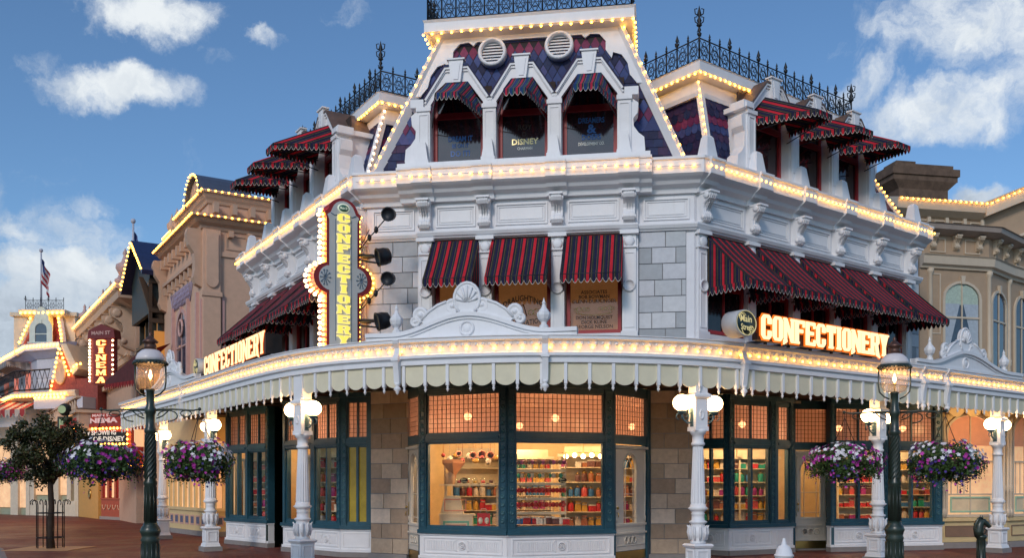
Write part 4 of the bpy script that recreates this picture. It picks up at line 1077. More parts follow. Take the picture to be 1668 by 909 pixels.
g0, g1, g1b, g2, g3, g4, g5 = G(369, 886), G(438.6, 893), G(466, 889), G(462, 898.6), G(510, 903.6), G(556, 908), G(605, 909)
q0, q1, q2, q3, q4 = Vector((-2.42, 21.75)), Vector((-2.0, 20.7)), Vector((-.10, 19.75)), Vector((2.19, 20.5)), Vector((3.10, 21.7))
shopwin(g0, (g0+g1)/2, mull=1, post=(.12, .06), label='far left bay window of the shop'); shopwin((g0+g1)/2, g1, mull=1, post=(.06, .16))
# dark doorway nook between the left bays
mb = MB(); f1 = Fr(g1, g1b); mb.box(f1, 0, f1.L, -.1, 0, 0, HT); f2 = Fr(g1b, g2); mb.box(f2, 0, f2.L, -.1, 0, 0, HT); mb.build('doorway_side', DGREEN, B)
shopwin(g2, g3, mull=1, post=(.10, .08)); shopwin(g3, g4, mull=1, post=(.08, .16)); shopwin(g4, g5, mull=1, post=(.14, .10), clear=False, label='bay side with yellow stained glass')
p5, p6 = g5+Vector((.0, -.12)), Vector((-2.36, 21.6))
fp = Fr(p5, p6); mb = MB(); mb.box(fp, .01, fp.L-.01, -.5, -.03, 0, HT); mb.build('pier_core', MORTAR, B)
blocks(fp, 0, fp.L, .12, 3.86, .0, STONE_LO, B, .56, .345, 'stone_pier', 'tan stone pier left of the round bay')
MB().box(fp, -.03, fp.L, -.4, .06, 0, .12).build('plinth', PLINTH, B)
door(q0, q1, 'narrow cream door seen edge on at the left of the bay')
frA, oA = shopwin(q1, q2, post=(.16, .18), label='left big window of the round bay', clear=True); frB, oB = shopwin(q2, q3, post=(.18, .22), label='right big window of the round bay')
oval_logo(frA, oA, frA.L*.5+.0, 1.80); oval_logo(frB, oB, frB.L*.52, 1.80)
door(q3, q4, 'cream door with arched glass and brass handle in the round bay')
f3 = Fr(q4, q4+Vector((.35, .55))); mb = MB(); mb.box(f3, 0, .16, -.1, .02, 0, HT); mb.build('corner_post', BLUE, B)
p7, p8 = Vector((3.12, 21.75)), Vector((4.25, 21.75))
fp = Fr(p7, p8); mb = MB(); mb.box(fp, .01, fp.L-.01, -.5, -.03, 0, HT); mb.box(fp, fp.L-.35, fp.L, -1.8, -.4, 0, HT); mb.build('pier_core', MORTAR, B)
blocks(fp, .05, fp.L, .12, 3.86, .0, STONE_LO, B, .56, .345, 'stone_pier', 'tan stone pier right of the round bay')
MB().box(fp, 0, fp.L, -.4, .06, 0, .12).build('plinth', PLINTH, B)
r0, r1, r2, r3 = Vector((4.45, 23.4)), G(1187, 906), G(1262, 902.5), Vector((7.05, 23.9))
fs = Fr(p8-Vector((0, .02)), r0)
shopwin(r0, r1, mull=1, post=(.08, .12)); shopwin(r1, r2, mull=1, post=(.16, .16), label='bay window right of the stone pier'); shopwin(r2, r3, post=(.10, .12))
MB().box(Fr(p8, r0), 0, Fr(p8, r0).L, -.1, -.01, 0, HT).build('bay_return', BLUE, B)
s1, s2 = Vector((7.25, 24.55)), Vector((8.25, 24.75))
MB().box(Fr(r3, s1), 0, Fr(r3, s1).L, -.1, 0, 0, HT).build('bay_return', BLUE, B)
door(s1, s2, 'cream door with arched glass between the right shop windows')
t1_, t2_ = G(1352, 899.7), G(1534, 896)
MB().box(Fr(s2, t1_), 0, Fr(s2, t1_).L, -.1, 0, 0, HT).build('bay_return', BLUE, B)
tm = t1_+(t2_-t1_)*.5
shopwin(t1_, tm, mull=1, post=(.16, .12), label='shop window beside the right door'); shopwin(tm, t2_, mull=1, post=(.12, .24), label='shop window at the right end of the shop')
t3_ = t2_+Vector((.9, 1.9)); MB().box(Fr(t2_, t3_), 0, Fr(t2_, t3_).L, -.1, 0, 0, HT).build('bay_return', BLUE, B)

# ---------------- inside the shop
CREAMW = mat('interior_cream_wall', (.70, .50, .26), .8)
WOODF = mat('interior_floor', (.30, .17, .09), .45, var=.2)
back = [g0+Vector((-.2, .8)), g0+Vector((2.6, 1.6)), Vector((-3.2, 27.2)), Vector((5.2, 27.2)), Vector((8.0, 29.6)), Vector((13.4, 30.2)), Vector((13.2, 26.2))]
mb = MB()
for a, b in zip(back, back[1:]): f_ = Fr(a, b); mb.box(f_, -.05, f_.L+.05, -.1, 0, 0, 3.84)
tag(mb.build('shop_interior_wall', CREAMW), kind='structure')
ip = [g0+Vector((.3, .5)), g1+Vector((.3, .4)), g3+Vector((.2, .4)), g5+Vector((.3, .6)), (-1.9, 21.5), (-.1, 20.1), (2.1, 20.9), (3.1, 22.4), (4.5, 23.7), (6.9, 24.2), (8.2, 25.1), (11.2, 25.2), (13.2, 26.2), (13.3, 30.1), (8, 29.5), (5.2, 27.1), (-3.2, 27.1), (-5.2, 28.8)]
ip = [tuple(p) for p in ip]
tag(MB().slab(ip, .012, .03).build('shop_interior_floor', WOODF), kind='structure')
tag(MB().slab(ip, 3.80, 3.86).build('shop_interior_ceiling', mat('interior_ceiling', (.75, .66, .5), .8)), kind='structure')
def lamp(loc, e, r=.12, col=(1, .68, .36)):
    l = bpy.data.lights.new('shop_lamp_light', 'POINT'); l.energy = e; l.color = col; l.shadow_soft_size = r
    o = bpy.data.objects.new('shop_lamp_light', l); o.location = loc; COL.objects.link(o); return o
def pendant(loc, label, e=60):
    t = thing('pendant_lamp', label, 'lamp', loc, 0, 'pendant lamps inside the shop')
    x, y, z = loc
    m = MB(); m.tube([(x, y, z+.1), (x, y, 3.8)], .008, 4); m.build('cord', BRASS, t)
    m = MB(); m.ball((x, y, z), .09, 12, 8); m.build('lamp_globe', GLOBE, t)
    l = lamp((0, 0, -.16), e); l.parent = t
for (x, y, e), s_ in zip([(-1.0, 21.5, 55), (1.0, 22.0, 60), (2.4, 22.8, 40), (.2, 25, 80), (5.9, 24.4, 70), (9.0, 26.2, 60), (10.8, 26.3, 60), (-4.2, 23.6, 38), (-3.4, 25.4, 30), (-6.6, 27.3, 30), (3.2, 25.4, 60)],
                       ['behind the left pane of the round bay', 'behind the right pane of the round bay', 'inside the door of the round bay', 'deep in the middle of the shop', 'inside the bay right of the pier', 'inside the window by the right door', 'inside the last window at right', 'inside the second left bay', 'behind the second left bay', 'inside the far left bay', 'deep behind the round bay door']):
    pendant((x, y, 3.25), 'small round glass pendant lamp '+s_, e*1.6)
CRM = mat('shelf_cream_paint', (.70, .57, .38), .5)
def shelf_unit():
    t = thing('shelf_unit', 'tall cream shelf unit', 'shelf', group='cream shelf units inside the shop')
    m = MB(); m.box(None, -.62, -.58, -.2, .2, 0, 2.35); m.build('side_panel', CRM, t)
    m = MB(); m.box(None, .58, .62, -.2, .2, 0, 2.35); m.build('side_panel', CRM, t)
    m = MB(); m.box(None, -.58, .58, .17, .2, .1, 2.35); m.build('back_panel', CRM, t)
    for k in range(6): m = MB(); m.box(None, -.58, .58, -.2, .17, .28+k*.36, .30+k*.36); m.build('shelf', CRM, t)
    m = MB(); m.box(None, -.66, .66, -.24, .22, 2.35, 2.42); m.box(None, -.5, .5, -.2, -.16, 2.42, 2.6); m.build('top_moulding', CRM, t)
    return t
cands = [(.45, .02, .02), (.02, .25, .16), (.55, .30, .04), (.30, .03, .16), (.04, .14, .32), (.6, .5, .4), (.35, .12, .05), (.50, .07, .06), (.12, .04, .03)]
CM = [mat('candy_%s' % n, c, .35, var=.35, nscale=30, bump=.3) for n, c in zip(('red', 'green', 'amber', 'plum', 'blue', 'vanilla', 'caramel', 'cherry', 'cocoa'), cands)]
def goods(kind, m):
    if kind == 0:
        t = thing('candy_jar', 'x', 'jar'); b = MB(); b.lathe([(.055, 0), (.062, .02), (.062, .15), (.045, .18)], n=10); b.build('jar_body', m, t)
        b = MB(); b.lathe([(.05, .18), (.05, .21), (.015, .22), (.02, .24), (1e-5, .25)], n=10); b.build('lid', BRASS, t)
    elif kind == 1:
        t = thing('candy_bag', 'x', 'bag'); b = MB(); b.prism(None, [(-.06, 0), (.06, 0), (.065, .12), (.045, .17), (.06, .22), (-.06, .22), (-.045, .17), (-.065, .12)], -.035, .035, 'v'); b.build('pouch', m, t)
        b = MB(); b.tube([(-.05, -.037, .17), (.05, -.037, .17)], .01); b.build('ribbon', CM[5], t)
    else:
        t = thing('sweets_box', 'x', 'box'); b = MB(); b.box(None, -.07, .07, -.06, .06, 0, .11); b.build('box_body', m, t)
        b = MB(); b.box(None, -.073, .073, -.063, .063, .11, .135); b.build('lid', CM[5], t)
    return t
protos = {}
def put_good(kind, mi, loc, rz, label, group):
    k = (kind, mi)
    if k not in protos: t = goods(kind, CM[mi]); protos[k] = t; place(t, loc, rz, label); t['group'] = group; return t
    return dup(protos[k], loc, rz, label, group, random.uniform(.95, 1.35))
su0 = shelf_unit(); su_used = [False]
units = [(PY(952, 0, 23.2), 0, 'seen through the right pane of the round bay'), (PY(1040, 0, 24.5), 0, 'seen through the arched door of the round bay'), (PY(1166, 0, 25.6), 0, 'in the narrow pane right of the pier'),
         (PY(1228, 0, 25.6), 0, 'in the wide bay pane right of the pier'), (PY(1395, 0, 27.6), 0, 'behind the left hanging basket of the right lamp'), (PY(1480, 0, 27.8), 0, 'in the last shop window at right'),
         (PY(775, 0, 24.4), 0, 'at the back of the left pane of the round bay'), (PY(862, 0, 25.5), 0, 'in the middle at the back of the shop')]
kinds = ['jars', 'bags', 'boxes']
short = ['behind right bay pane', 'behind the arched bay door', 'in narrow pane by the pier', 'in wide pane right of pier', 'behind left basket of right lamp', 'in the last shop window', 'behind left bay pane', 'deep in the shop middle']
shelfcol = [(0, 7), (1, 4), (0, 2), (3, 5), (6, 8), (2, 7)]
for ui, (p, rz, where) in enumerate(units):
    loc = (p[0], p[1], .03); lab = 'tall cream shelf unit '+where
    if not su_used[0]: place(su0, loc, rz, lab); su_used[0] = True
    else: dup(su0, loc, rz, lab)
    for k in range(6):
        n = 7
        if ui == 6 and k > 3: continue
        for j in range(n):
            kind = (ui+k) % 3 if k % 2 else random.randrange(3)
            if random.random() < .07: continue
            x = -.5+1.0*j/(n-1)+random.uniform(-.01, .01); mi = random.randrange(9) if k % 2 else shelfcol[(k+ui) % 6][(j//2) % 2]
            put_good(kind, mi, (loc[0]+x, loc[1]-.05, .33+k*.36), random.uniform(-.2, .2), '%s on %s shelf, unit %s' % (('jar of sweets', 'tied bag', 'lidded box')[kind], ('lowest', 'second', 'third', 'fourth', 'fifth', 'top')[k], short[ui]), '%s on the %s shelf of unit %s' % (kinds[kind], ('lowest', 'second', 'third', 'fourth', 'fifth', 'top')[k], where))
# lollipop stand in the right pane of the round bay
RK = PY(884, 0, 21.3)
WOOD = mat('dark_wood', (.16, .05, .03), .4, var=.25)
t = thing('lollipop_stand', 'tiered wooden stand of hanging sweets behind the right bay pane', 'stand', (RK[0], RK[1], .03))
f_ = Fr((RK[0]-.6, RK[1]), (RK[0]+.6, RK[1]))
m = MB(); m.box(f_, 0, 1.2, -.35, .1, .75, .80); m.box(f_, .05, .12, -.3, .05, .03, .75); m.box(f_, 1.08, 1.15, -.3, .05, .03, .75); m.build('base_table', WOOD, t)
for z in (1.10, 1.42, 1.75, 2.05): m = MB(); m.box(f_, .02, 1.12, -.12, .06, z-.06, z); m.build('tier', CRM, t)
m = MB(); m.box(f_, .0, .03, -.12, .0, .8, 2.4); m.box(f_, 1.1, 1.13, -.12, .0, .8, 2.4); m.build('upright', CRM, t)
def lolly(mi):
    t = thing('lollipop', 'x', 'lollipop'); b = MB(); ax = (Vector((1, 0, 0)), Vector((0, 0, 1)), Vector((0, -1, 0)))
    b.lathe([(.035, -.012), (.058, 0), (.035, .012), (1e-5, .014)], (0, 0, .16), 12, 0, ax); b.build('sweet', CM[mi], t)
    b = MB(); b.tube([(0, 0, 0), (0, 0, .11)], .005, 5); b.build('stick', CM[5], t); return t
lp_ = {}
for row, (z, cs) in enumerate([(1.10, (0, 7)), (1.42, (0, 0)), (1.75, (1, 5, 2)), (2.05, (8, 3, 6))]):
    for j in range(14):
        mi = cs[j % len(cs)]; loc = (RK[0]-.54+j*.078, RK[1]-.03, z); lab = 'round lollipop in the %s row of the wooden stand' % ('lowest red', 'second red', 'green and pale', 'topmost dark')[row]; gp = 'lollipops in the %s row of the stand' % ('lowest', 'second', 'third', 'top')[row]
        if mi not in lp_: lp_[mi] = lolly(mi); place(lp_[mi], loc, random.uniform(-.9, .9), lab); lp_[mi]['group'] = gp
        else: dup(lp_[mi], loc, random.uniform(-.9, .9), lab, gp)
for j in range(16):
    loc = (RK[0]-.56+.07*j, RK[1]-.22+random.uniform(-.06, .06), .83); put_good(2, random.choice([4, 5, 8, 0]), loc, random.uniform(-.5, .5), 'small wrapped box on the low table behind right bay pane', 'boxes on the low stand table')
# counter, hopper machine and bag in the left pane
PINK = mat('pink_inlay', (.62, .22, .14), .5); MINT = mat('mint_inlay', (.16, .42, .30), .5); COPPER = mat('copper', (.65, .30, .16), .3, metal=.8)
fa = Fr(PY(716, 0, 21.6)[:2], PY(776, 0, 21.6)[:2])
t = thing('sales_counter', 'cream counter with pink and mint inlays behind the left bay pane', 'counter', (*fa.xy(.4), .03))
m = MB(); m.box(fa, 0, .75, -.4, 0, .03, 1.0); m.prism(fa, [(0, 1.0), (.55, 1.0), (.45, 1.45), (.1, 1.45)], -.4, -.1, 'v'); m.box(fa, -.02, .8, -.42, .03, 1.0, 1.04); m.box(fa, -.02, 1.25, -.5, -.2, 1.68, 1.72); m.build('counter_body', CRM, t)
m = MB(); ring(m, fa, .1, .6, 1.1, 1.38, .02, -.1, -.09); ring(m, fa, .15, .6, .2, .8, .03, 0, .01); m.build('pink_inlay', PINK, t)
m = MB(); ring(m, fa, .08, .67, .12, .88, .04, 0, .012); m.build('mint_inlay', MINT, t)
t = thing('candy_hopper', 'copper funnel hopper machine at the top left of the bay window', 'machine', (*fa.xy(.25), 1.72))
m = MB(); m.lathe([(.05, 1.86), (.07, 1.95), (.26, 2.2), (.26, 2.28)], (*fa.xy(.3, -.3), 0), 4, sm=False); m.build('funnel', COPPER, t)
m = MB(); m.lathe([(.12, 1.72), (.12, 1.95), (.06, 2.0)], (*fa.xy(.22, -.32), 0), 12); m.tube([(*fa.xy(.1, -.3), 1.72), (*fa.xy(.1, -.3), 2.3)], .02); m.build('barrel', mat('glass_barrel_amber', (.6, .35, .2), .2), t)
for k, (du, z, r) in enumerate([(.75, 2.38, .09), (.95, 2.40, .10), (1.15, 2.38, .09), (.42, 2.42, .07)]):
    m = MB(); ax = (Vector((1, 0, 0)), Vector((0, 0, 1)), Vector((0, -1, 0))); m.lathe([(r, 0), (r, .03), (r-.025, .03), (r-.025, 0)], (*fa.xy(du, -.3), z), 16, 0, ax)
    m.tube([(*fa.xy(du, -.3), z+r), (*fa.xy(du, -.3), 3.8)], .004, 4)
    tag(m.build('hanging_ring', PINK), 'pink ring hanging in the left bay pane, %s of four' % ('second from left', 'third from left', 'rightmost', 'leftmost')[k], 'decoration', 'rings hanging in the window')
t = thing('gift_bag', 'red gift bag on the floor ledge behind the left bay pane', 'bag', PY(788, 0, 20.9)[:2]+(.75,))
x, y, _ = PY(788, 0, 20.9); m = MB(); m.box(None, x-.14, x+.14, y-.07, y+.07, .76, 1.08); m.build('bag_body', CM[0], t)
m = MB(); m.tube([(x-.08, y-.07, 1.08), (x-.05, y-.07, 1.18), (x+.05, y-.07, 1.18), (x+.08, y-.07, 1.08)], .008); m.build('handle', CM[5], t)
m = MB()
for k in (-1, 1): m.lathe([(.05, 0), (.05, .01), (1e-5, .01)], (x+k*.07, y-.07, .92), 12, 0, (Vector((1, 0, 0)), Vector((0, 0, 1)), Vector((0, -1, 0))), ry=1.5)
m.build('oval_print', CM[5], t)
tag(MB().box(None, -1.6, 2.0, 20.6, 21.1, .70, .74).build('display_ledge', CRM), 'cream display ledge along the foot of the round bay windows', 'ledge')
# hanging globe lights, glass domes and decorations that fill the windows
gl = thing('globe_light_row', 'row of five lit globes over the shelves behind the right bay pane', 'lamp', PY(950, 742, 22.3))
for k in range(5):
    p = PY(922+k*14, 744-(k % 2)*2, 22.2); m = MB(); m.ball(p, .055, 10, 6); m.build('lamp_globe', GLOBE, gl)
pa, pb = PY(915, 738, 22.22), PY(985, 738, 22.22); m = MB(); m.tube([pa, pb], .012); m.tube([((pa[0]+pb[0])/2, pa[1], pa[2]), ((pa[0]+pb[0])/2, pa[1], 3.8)], .01); m.build('rail', BRASS, gl)
for k in range(9):
    px = 722+k*10.5; p = PY(px, 742+(k*7) % 13, 21.9+(k % 3)*.3); m = MB(); r = .05+.02*(k % 3)
    m.ball(p, r, 10, 6, sz=(1, 1.3, .7)[k % 3]); m.tube([(p[0], p[1], p[2]+r*.8), (p[0], p[1], 3.78)], .004, 4)
    tag(m.build('hanging_ornament', [CM[7], CM[5], CM[2]][k % 3]), 'small hanging ornament high behind the left bay pane, %s' % ('%s from the left' % ('first', 'second', 'third', 'fourth', 'fifth', 'sixth', 'seventh', 'eighth', 'ninth')[k]), 'ornament', 'ornaments hanging in the left bay pane')
for k in range(6):
    px = 735+k*13; p = PY(px, 0, 22.1); x, y = p[0], p[1]; t = thing('glass_dome', 'glass dome over a cake on the counter shelf, %s from the left' % ('first', 'second', 'third', 'fourth', 'fifth', 'sixth')[k], 'cake dome', (x, y, 1.72), 0, 'cake domes behind the left bay pane')
    m = MB(); m.lathe([(.075, 1.72), (.075, 1.735), (.02, 1.74)], (x, y, 0), 12); m.build('stand', CRM, t)
    m = MB(); m.lathe([(.05, 1.74), (.05, 1.79+.01*(k % 3)), (1e-5, 1.80+.01*(k % 3))], (x, y, 0), 12); m.build('cake', CM[[5, 0, 6, 2, 7, 8][k]], t)
    m = MB(); m.lathe([(.068, 1.74), (.068, 1.82), (.05, 1.86), (.012, 1.88), (.016, 1.90), (1e-5, 1.91)], (x, y, 0), 12); m.build('dome', LGL2, t)
t = thing('cake_shelf', 'long cream shelf carrying cake domes behind the left bay pane', 'shelf', PY(770, 0, 22.1)[:2]+(1.70,)); p = PY(768, 0, 22.1)
m = MB(); m.box(None, p[0]-.72, p[0]+.75, p[1]-.14, p[1]+.14, 1.69, 1.72); m.build('board', CRM, t); m = MB()
for e in (-.6, .6): m.box(None, p[0]+e-.03, p[0]+e+.03, p[1]+.05, p[1]+.12, .03, 1.69)
m.build('support_post', CRM, t)
# red drapes of goods in the left bays
for (px, Y, w_, lab) in ((428, 27.4, 1.2, 'far left bay'), (540, 23.5, 1.3, 'second left bay')):
    p = PY(px, 0, Y); loc = (p[0], p[1]+.3, .03); dup(su0, loc, -.35, 'tall cream shelf unit standing in the '+lab)
    for k in range(6):
        for j in range(7): put_good(random.randrange(3), random.choice([0, 7, 3, 6, 5]), (loc[0]-.45*math.cos(.35)+.15*j*math.cos(.35), loc[1]+.45*math.sin(.35)-.15*j*math.sin(.35)-.05, .33+k*.36), -.35, 'sweets on %s shelf in %s' % (('lowest', 'second', 'third', 'fourth', 'fifth', 'top')[k], lab), 'sweets on the %s shelf in the %s' % (('lowest', 'second', 'third', 'fourth', 'fifth', 'top')[k], lab))
# ================================================================== COLUMNS WITH GLOBE LAMPS
def make_column():
    t = thing('canopy_column', 'x', 'column', group='white cast iron canopy columns with twin globe lamps')
    m = MB(); m.frust(None, 0, 0, 0, .12, .24, .235); m.build('base', PLINTH, t)
    m = MB(); m.frust(None, 0, 0, .12, .2, .20, .18); m.frust(None, 0, 0, .2, .56, .165, .165); m.frust(None, 0, 0, .56, .60, .19, .21); m.frust(None, 0, 0, .60, .63, .21, .18)
    for fr in (Fr((-.165, -.165), (.165, -.165)), Fr((-.165, .165), (-.165, -.165)), Fr((.165, -.165), (.165, .165))): ring(m, fr, .05, .28, .25, .51, .02, 0, .015)
    m.build('pedestal', TRIM, t)
    m = MB(); m.lathe([(.13, .63), (.15, .66), (.12, .70), (.15, .76), (.165, .84), (.15, .92), (.125, .98), (.14, 1.0), (.165, 1.02), (.165, 1.04), (.12, 1.06), (.115, 1.16), (.13, 1.18), (.11, 1.20), (.14, 1.24), (.19, 1.28), (.15, 1.31), (.14, 1.36)], n=24)
    for k in range(10):
        a = 2*pi*k/10; m.tube([(.15*math.cos(a), .15*math.sin(a), .70), (.178*math.cos(a), .178*math.sin(a), .84), (.17*math.cos(a), .17*math.sin(a), .93), (.20*math.cos(a), .20*math.sin(a), .97)], [.02, .028, .022, .008], 5)
    m.build('leaf_vase', TRIM, t)
    m = MB(); n = 32; vs = []; rows = [(1.34, .125), (1.4, .135), (2.35, .098), (2.44, .094)]
    for z, r in rows:
        for k in range(n): a = 2*pi*k/n; rr = r*(1 if k % 2 else .90); vs.append((rr*math.cos(a), rr*math.sin(a), z))
    m.raw(vs, [(i*n+k, i*n+(k+1) % n, (i+1)*n+(k+1) % n, (i+1)*n+k) for i in range(3) for k in range(n)])
    m.lathe([(.10, 2.42), (.125, 2.45), (.125, 2.48), (.105, 2.50), (.105, 2.62), (.13, 2.64), (.15, 2.68), (.16, 2.72)], n=24); m.build('fluted_shaft', TRIM, t)
    m = MB(); m.box(None, -.125, .125, -.125, .125, 2.72, 3.9); m.frust(None, 0, 0, 3.28, 3.32, .13, .18); m.frust(None, 0, 0, 3.32, 3.36, .18, .18); m.frust(None, 0, 0, 3.36, 3.40, .18, .13); m.box(None, -.14, .14, -.14, .14, 2.70, 2.78)
    fr = Fr((-.125, -.125), (.125, -.125)); ax = (Vector((1, 0, 0)), Vector((0, 0, 1)), Vector((0, -1, 0)))
    m.lathe([(.05, 0), (.05, .015), (.035, .015), (.03, .005), (1e-5, .01)], (0, -.125, 3.0), 14, 0, ax, ry=1.9); m.build('head_block', TRIM, t)
    for e in (-1, 1):
        m = MB(); m.box(None, min(e*.125, e*.14), max(e*.125, e*.14), -.045, .045, 2.78, 3.12)
        m.tube([(e*.14, 0, 2.86), (e*.22, 0, 2.84), (e*.30, 0, 2.90), (e*.34, 0, 3.0), (e*.34, 0, 3.03)], .016, 6)
        m.tube([(e*.14, 0, 3.05), (e*.2, 0, 3.0), (e*.2, 0, 2.92), (e*.26, 0, 2.88)], .012, 5)
        m.tube([(e*(.40+.06*math.cos(a)), 0, 2.96+.06*math.sin(a)) for a in [pi*k/4 for k in range(-2, 6)]], .011, 5)
        m.tube([(e*(.26+.035*math.cos(a)), 0, 2.99+.035*math.sin(a)) for a in [pi*k/4 for k in range(0, 8)]], .009, 5)
        m.lathe([(.02, 3.0), (.06, 3.02), (.09, 3.05), (.09, 3.075)], (e*.34, 0, 0), 14); m.build('scroll_arm', VERD, t)
        m = MB(); m.ball((e*.34, 0, 3.215), .165, 20, 12, sz=.92); m.build('globe_lamp', GLOBE, t)
    return t
colp = make_column(); first = True
for px, Y, lab in ((265, 29.6, 'farthest white canopy column at left, behind the flower basket'), (343, 24.4, 'white canopy column beside the cream bay at left'), (493, 18.9, 'white canopy column in front of the left shop windows'),
                   (1137, 17.5, 'white canopy column in front of the right stone pier'), (1430, 21.0, 'white canopy column partly behind the green lamp post at right'), (1625, 23.9, 'white canopy column at far right beside the horse head post')):
    p = PY(px, 0, Y); _, tg = canopy_at(px); rz = math.atan2(tg.y, tg.x)
    if first: place(colp, (p[0], p[1], 0), rz, lab); first = False
    else: dup(colp, (p[0], p[1], 0), rz, lab)

# ================================================================== GAS LAMP POSTS AND BASKETS
LGREEN = mat('lamp_post_green', (.022, .035, .026), .32, var=.25, spec=.6, bump=.08)
DOME = mat('lamp_dome_opal', (.72, .66, .66), .25, bump=0)
LGLASS = glass('lamp_glass', (1, .95, .9), .16, .05, (1, .75, .55), .12)
FLAME = emat('gas_flame', (1, .62, .28), 30)
BRONZE = mat('bronze_cap', (.12, .06, .045), .4, metal=.5)
def make_lamp():
    t = thing('lamp_post', 'x', 'street lamp', group='green gas lamp posts at the kerb')
    m = MB(); m.lathe([(0.205, 0), (0.205, .10), (0.182, .14), (0.167, .20), (0.141, .30), (0.137, .78), (0.152, .82), (0.133, .86), (0.148, .92), (0.163, .96), (0.144, 1.02), (0.114, 1.06), (0.106, 1.10)], n=24)
    for k in range(12): a = 2*pi*k/12; m.tube([(.141*math.cos(a), .141*math.sin(a), .32), (.137*math.cos(a), .137*math.sin(a), .76)], .014, 5)
    m.build('base', LGREEN, t)
    m = MB(); m.lathe([(0.099, 1.08), (0.095, 1.7), (0.106, 1.73), (0.106, 1.76), (0.087, 1.80), (0.076, 2.55), (0.095, 2.58), (0.091, 2.63), (0.072, 2.66), (0.068, 2.86), (0.087, 2.90), (0.087, 2.96), (0.065, 3.0), (0.061, 3.24), (0.076, 3.26), (0.046, 3.29)], n=20)
    for k in range(10):
        a = 2*pi*k/10; m.tube([(.098*math.cos(a), .098*math.sin(a), 1.12), (.094*math.cos(a), .094*math.sin(a), 1.68)], .010, 4)
        m.tube([((.0900-.010*j/24)*math.cos(a+j*.22), (.0900-.010*j/24)*math.sin(a+j*.22), 1.82+.72*j/24) for j in range(25)], .012, 4)
    m.build('post', LGREEN, t)
    m = MB()   # ladder arms with scrolls
    for e in (-1, 1):
        m.tube([(0, 0, 2.93), (e*.35, 0, 2.95), (e*.70, 0, 2.93), (e*.80, 0, 2.95)], [.022, .018, .016, .01], 6)
        m.tube([(e*(.28+.16*math.cos(a)), 0, 2.93-.09+.09*math.sin(a)) for a in [pi*k/8 for k in range(-4, 9)]], .011, 5)
        m.tube([(e*(.58+.09*math.cos(a)), 0, 2.88+.05*math.sin(a)) for a in [pi*k/6 for k in range(-4, 9)]], .010, 5)
        m.tube([(e*.1, 0, 2.80), (e*.2, 0, 2.84), (e*.3, 0, 2.93)], .012, 5)
        m.ball((e*.80, 0, 2.95), .03, 8, 6)
    m.build('cross_arm', LGREEN, t)
    m = MB()
    for a in (0, pi): 
        c, s = math.cos(a), math.sin(a)
        m.tube([(.08*c, .08*s, 3.16), (.16*c, .16*s, 3.20), (.235*c, .235*s, 3.28), (.25*c, .25*s, 3.38), (.25*c, .25*s, 3.70)], .014, 6)
    m.build('lantern_cradle', LGREEN, t)
    m = MB(); m.lathe([(.10, 3.27), (.17, 3.29), (.205, 3.36), (.215, 3.45), (.215, 3.68)], n=24); m.build('lantern_glass', LGLASS, t)
    m = MB(); m.lathe([(.26, 3.695), (.268, 3.71), (.26, 3.725), (.24, 3.72)], n=40)
    for k in range(26): a = 2*pi*k/26; m.ball((.262*math.cos(a), .262*math.sin(a), 3.69), .022, 6, 4)
    m.lathe([(.255, 3.72), (.255, 3.735), (.2, 3.74), (.2, 3.72)], n=24); m.build('scalloped_rim', LGREEN, t)
    m = MB(); m.lathe([(.232, 3.735), (.225, 3.79), (.195, 3.85), (.14, 3.905), (.09, 3.925)], n=24); m.build('opal_dome', DOME, t)
    m = MB(); m.lathe([(.10, 3.92), (.095, 3.98), (.085, 4.02), (.125, 4.04), (.13, 4.05), (.07, 4.10), (.045, 4.13), (.02, 4.14), (.03, 4.17), (1e-5, 4.22)], n=14); m.build('cap', BRONZE, t)
    m = MB(); m.tube([(0, 0, 3.27), (0, 0, 3.44)], .012, 6); m.lathe([(.03, 3.40), (.03, 3.42), (.01, 3.43)], n=8); m.build('burner', BRASS, t)
    m = MB(); m.lathe([(1e-5, 3.44), (.022, 3.47), (.026, 3.50), (.014, 3.55), (1e-5, 3.60)], n=8); m.build('flame', FLAME, t)
    l = lamp((0, 0, 3.5), 9, .05, (1, .6, .3)); l.parent = t
    return t
lp0 = make_lamp()
LA = PY(245, 0, 15.5); LB = PY(1457, 0, 16.0); LC = PY(-34, 0, 28)
place(lp0, (LA[0], LA[1], 0), 0, 'dark green gas lamp post with two flower baskets, left of the shop'); dup(lp0, (LB[0], LB[1], 0), -.28, 'dark green gas lamp post with two flower baskets, right of the shop')
dup(lp0, (LC[0], LC[1], 0), 0, 'green lamp post farther down the street at the left edge')
LEAF = island('leaf_green', [(.040, .085, .018), (.06, .115, .026), (.028, .06, .014), (.08, .13, .035)], rough=.5, bump=0, var=.25)
FWH = island('petals_white', [(.75, .72, .74), (.62, .58, .62), (.8, .78, .8)], rough=.6, bump=0)
FMG = island('petals_magenta', [(.42, .035, .30), (.55, .06, .38), (.33, .02, .26)], rough=.6, bump=0)
FPU = island('petals_purple', [(.055, .03, .20), (.09, .045, .28), (.04, .02, .14)], rough=.6, bump=0)
def rdir():
    while True:
        v = Vector((random.uniform(-1, 1), random.uniform(-1, 1), random.uniform(-1, 1)))
        if .1 < v.length < 1: return v.normalized()
def leafquad(mb, p, n, s, asp=.5):
    x = n.orthogonal().normalized(); a = random.uniform(0, 2*pi); y = n.cross(x); u = x*math.cos(a)+y*math.sin(a); v = n.cross(u)
    mb.quad([p-u*s, p-v*s*asp, p+u*s, p+v*s*asp])
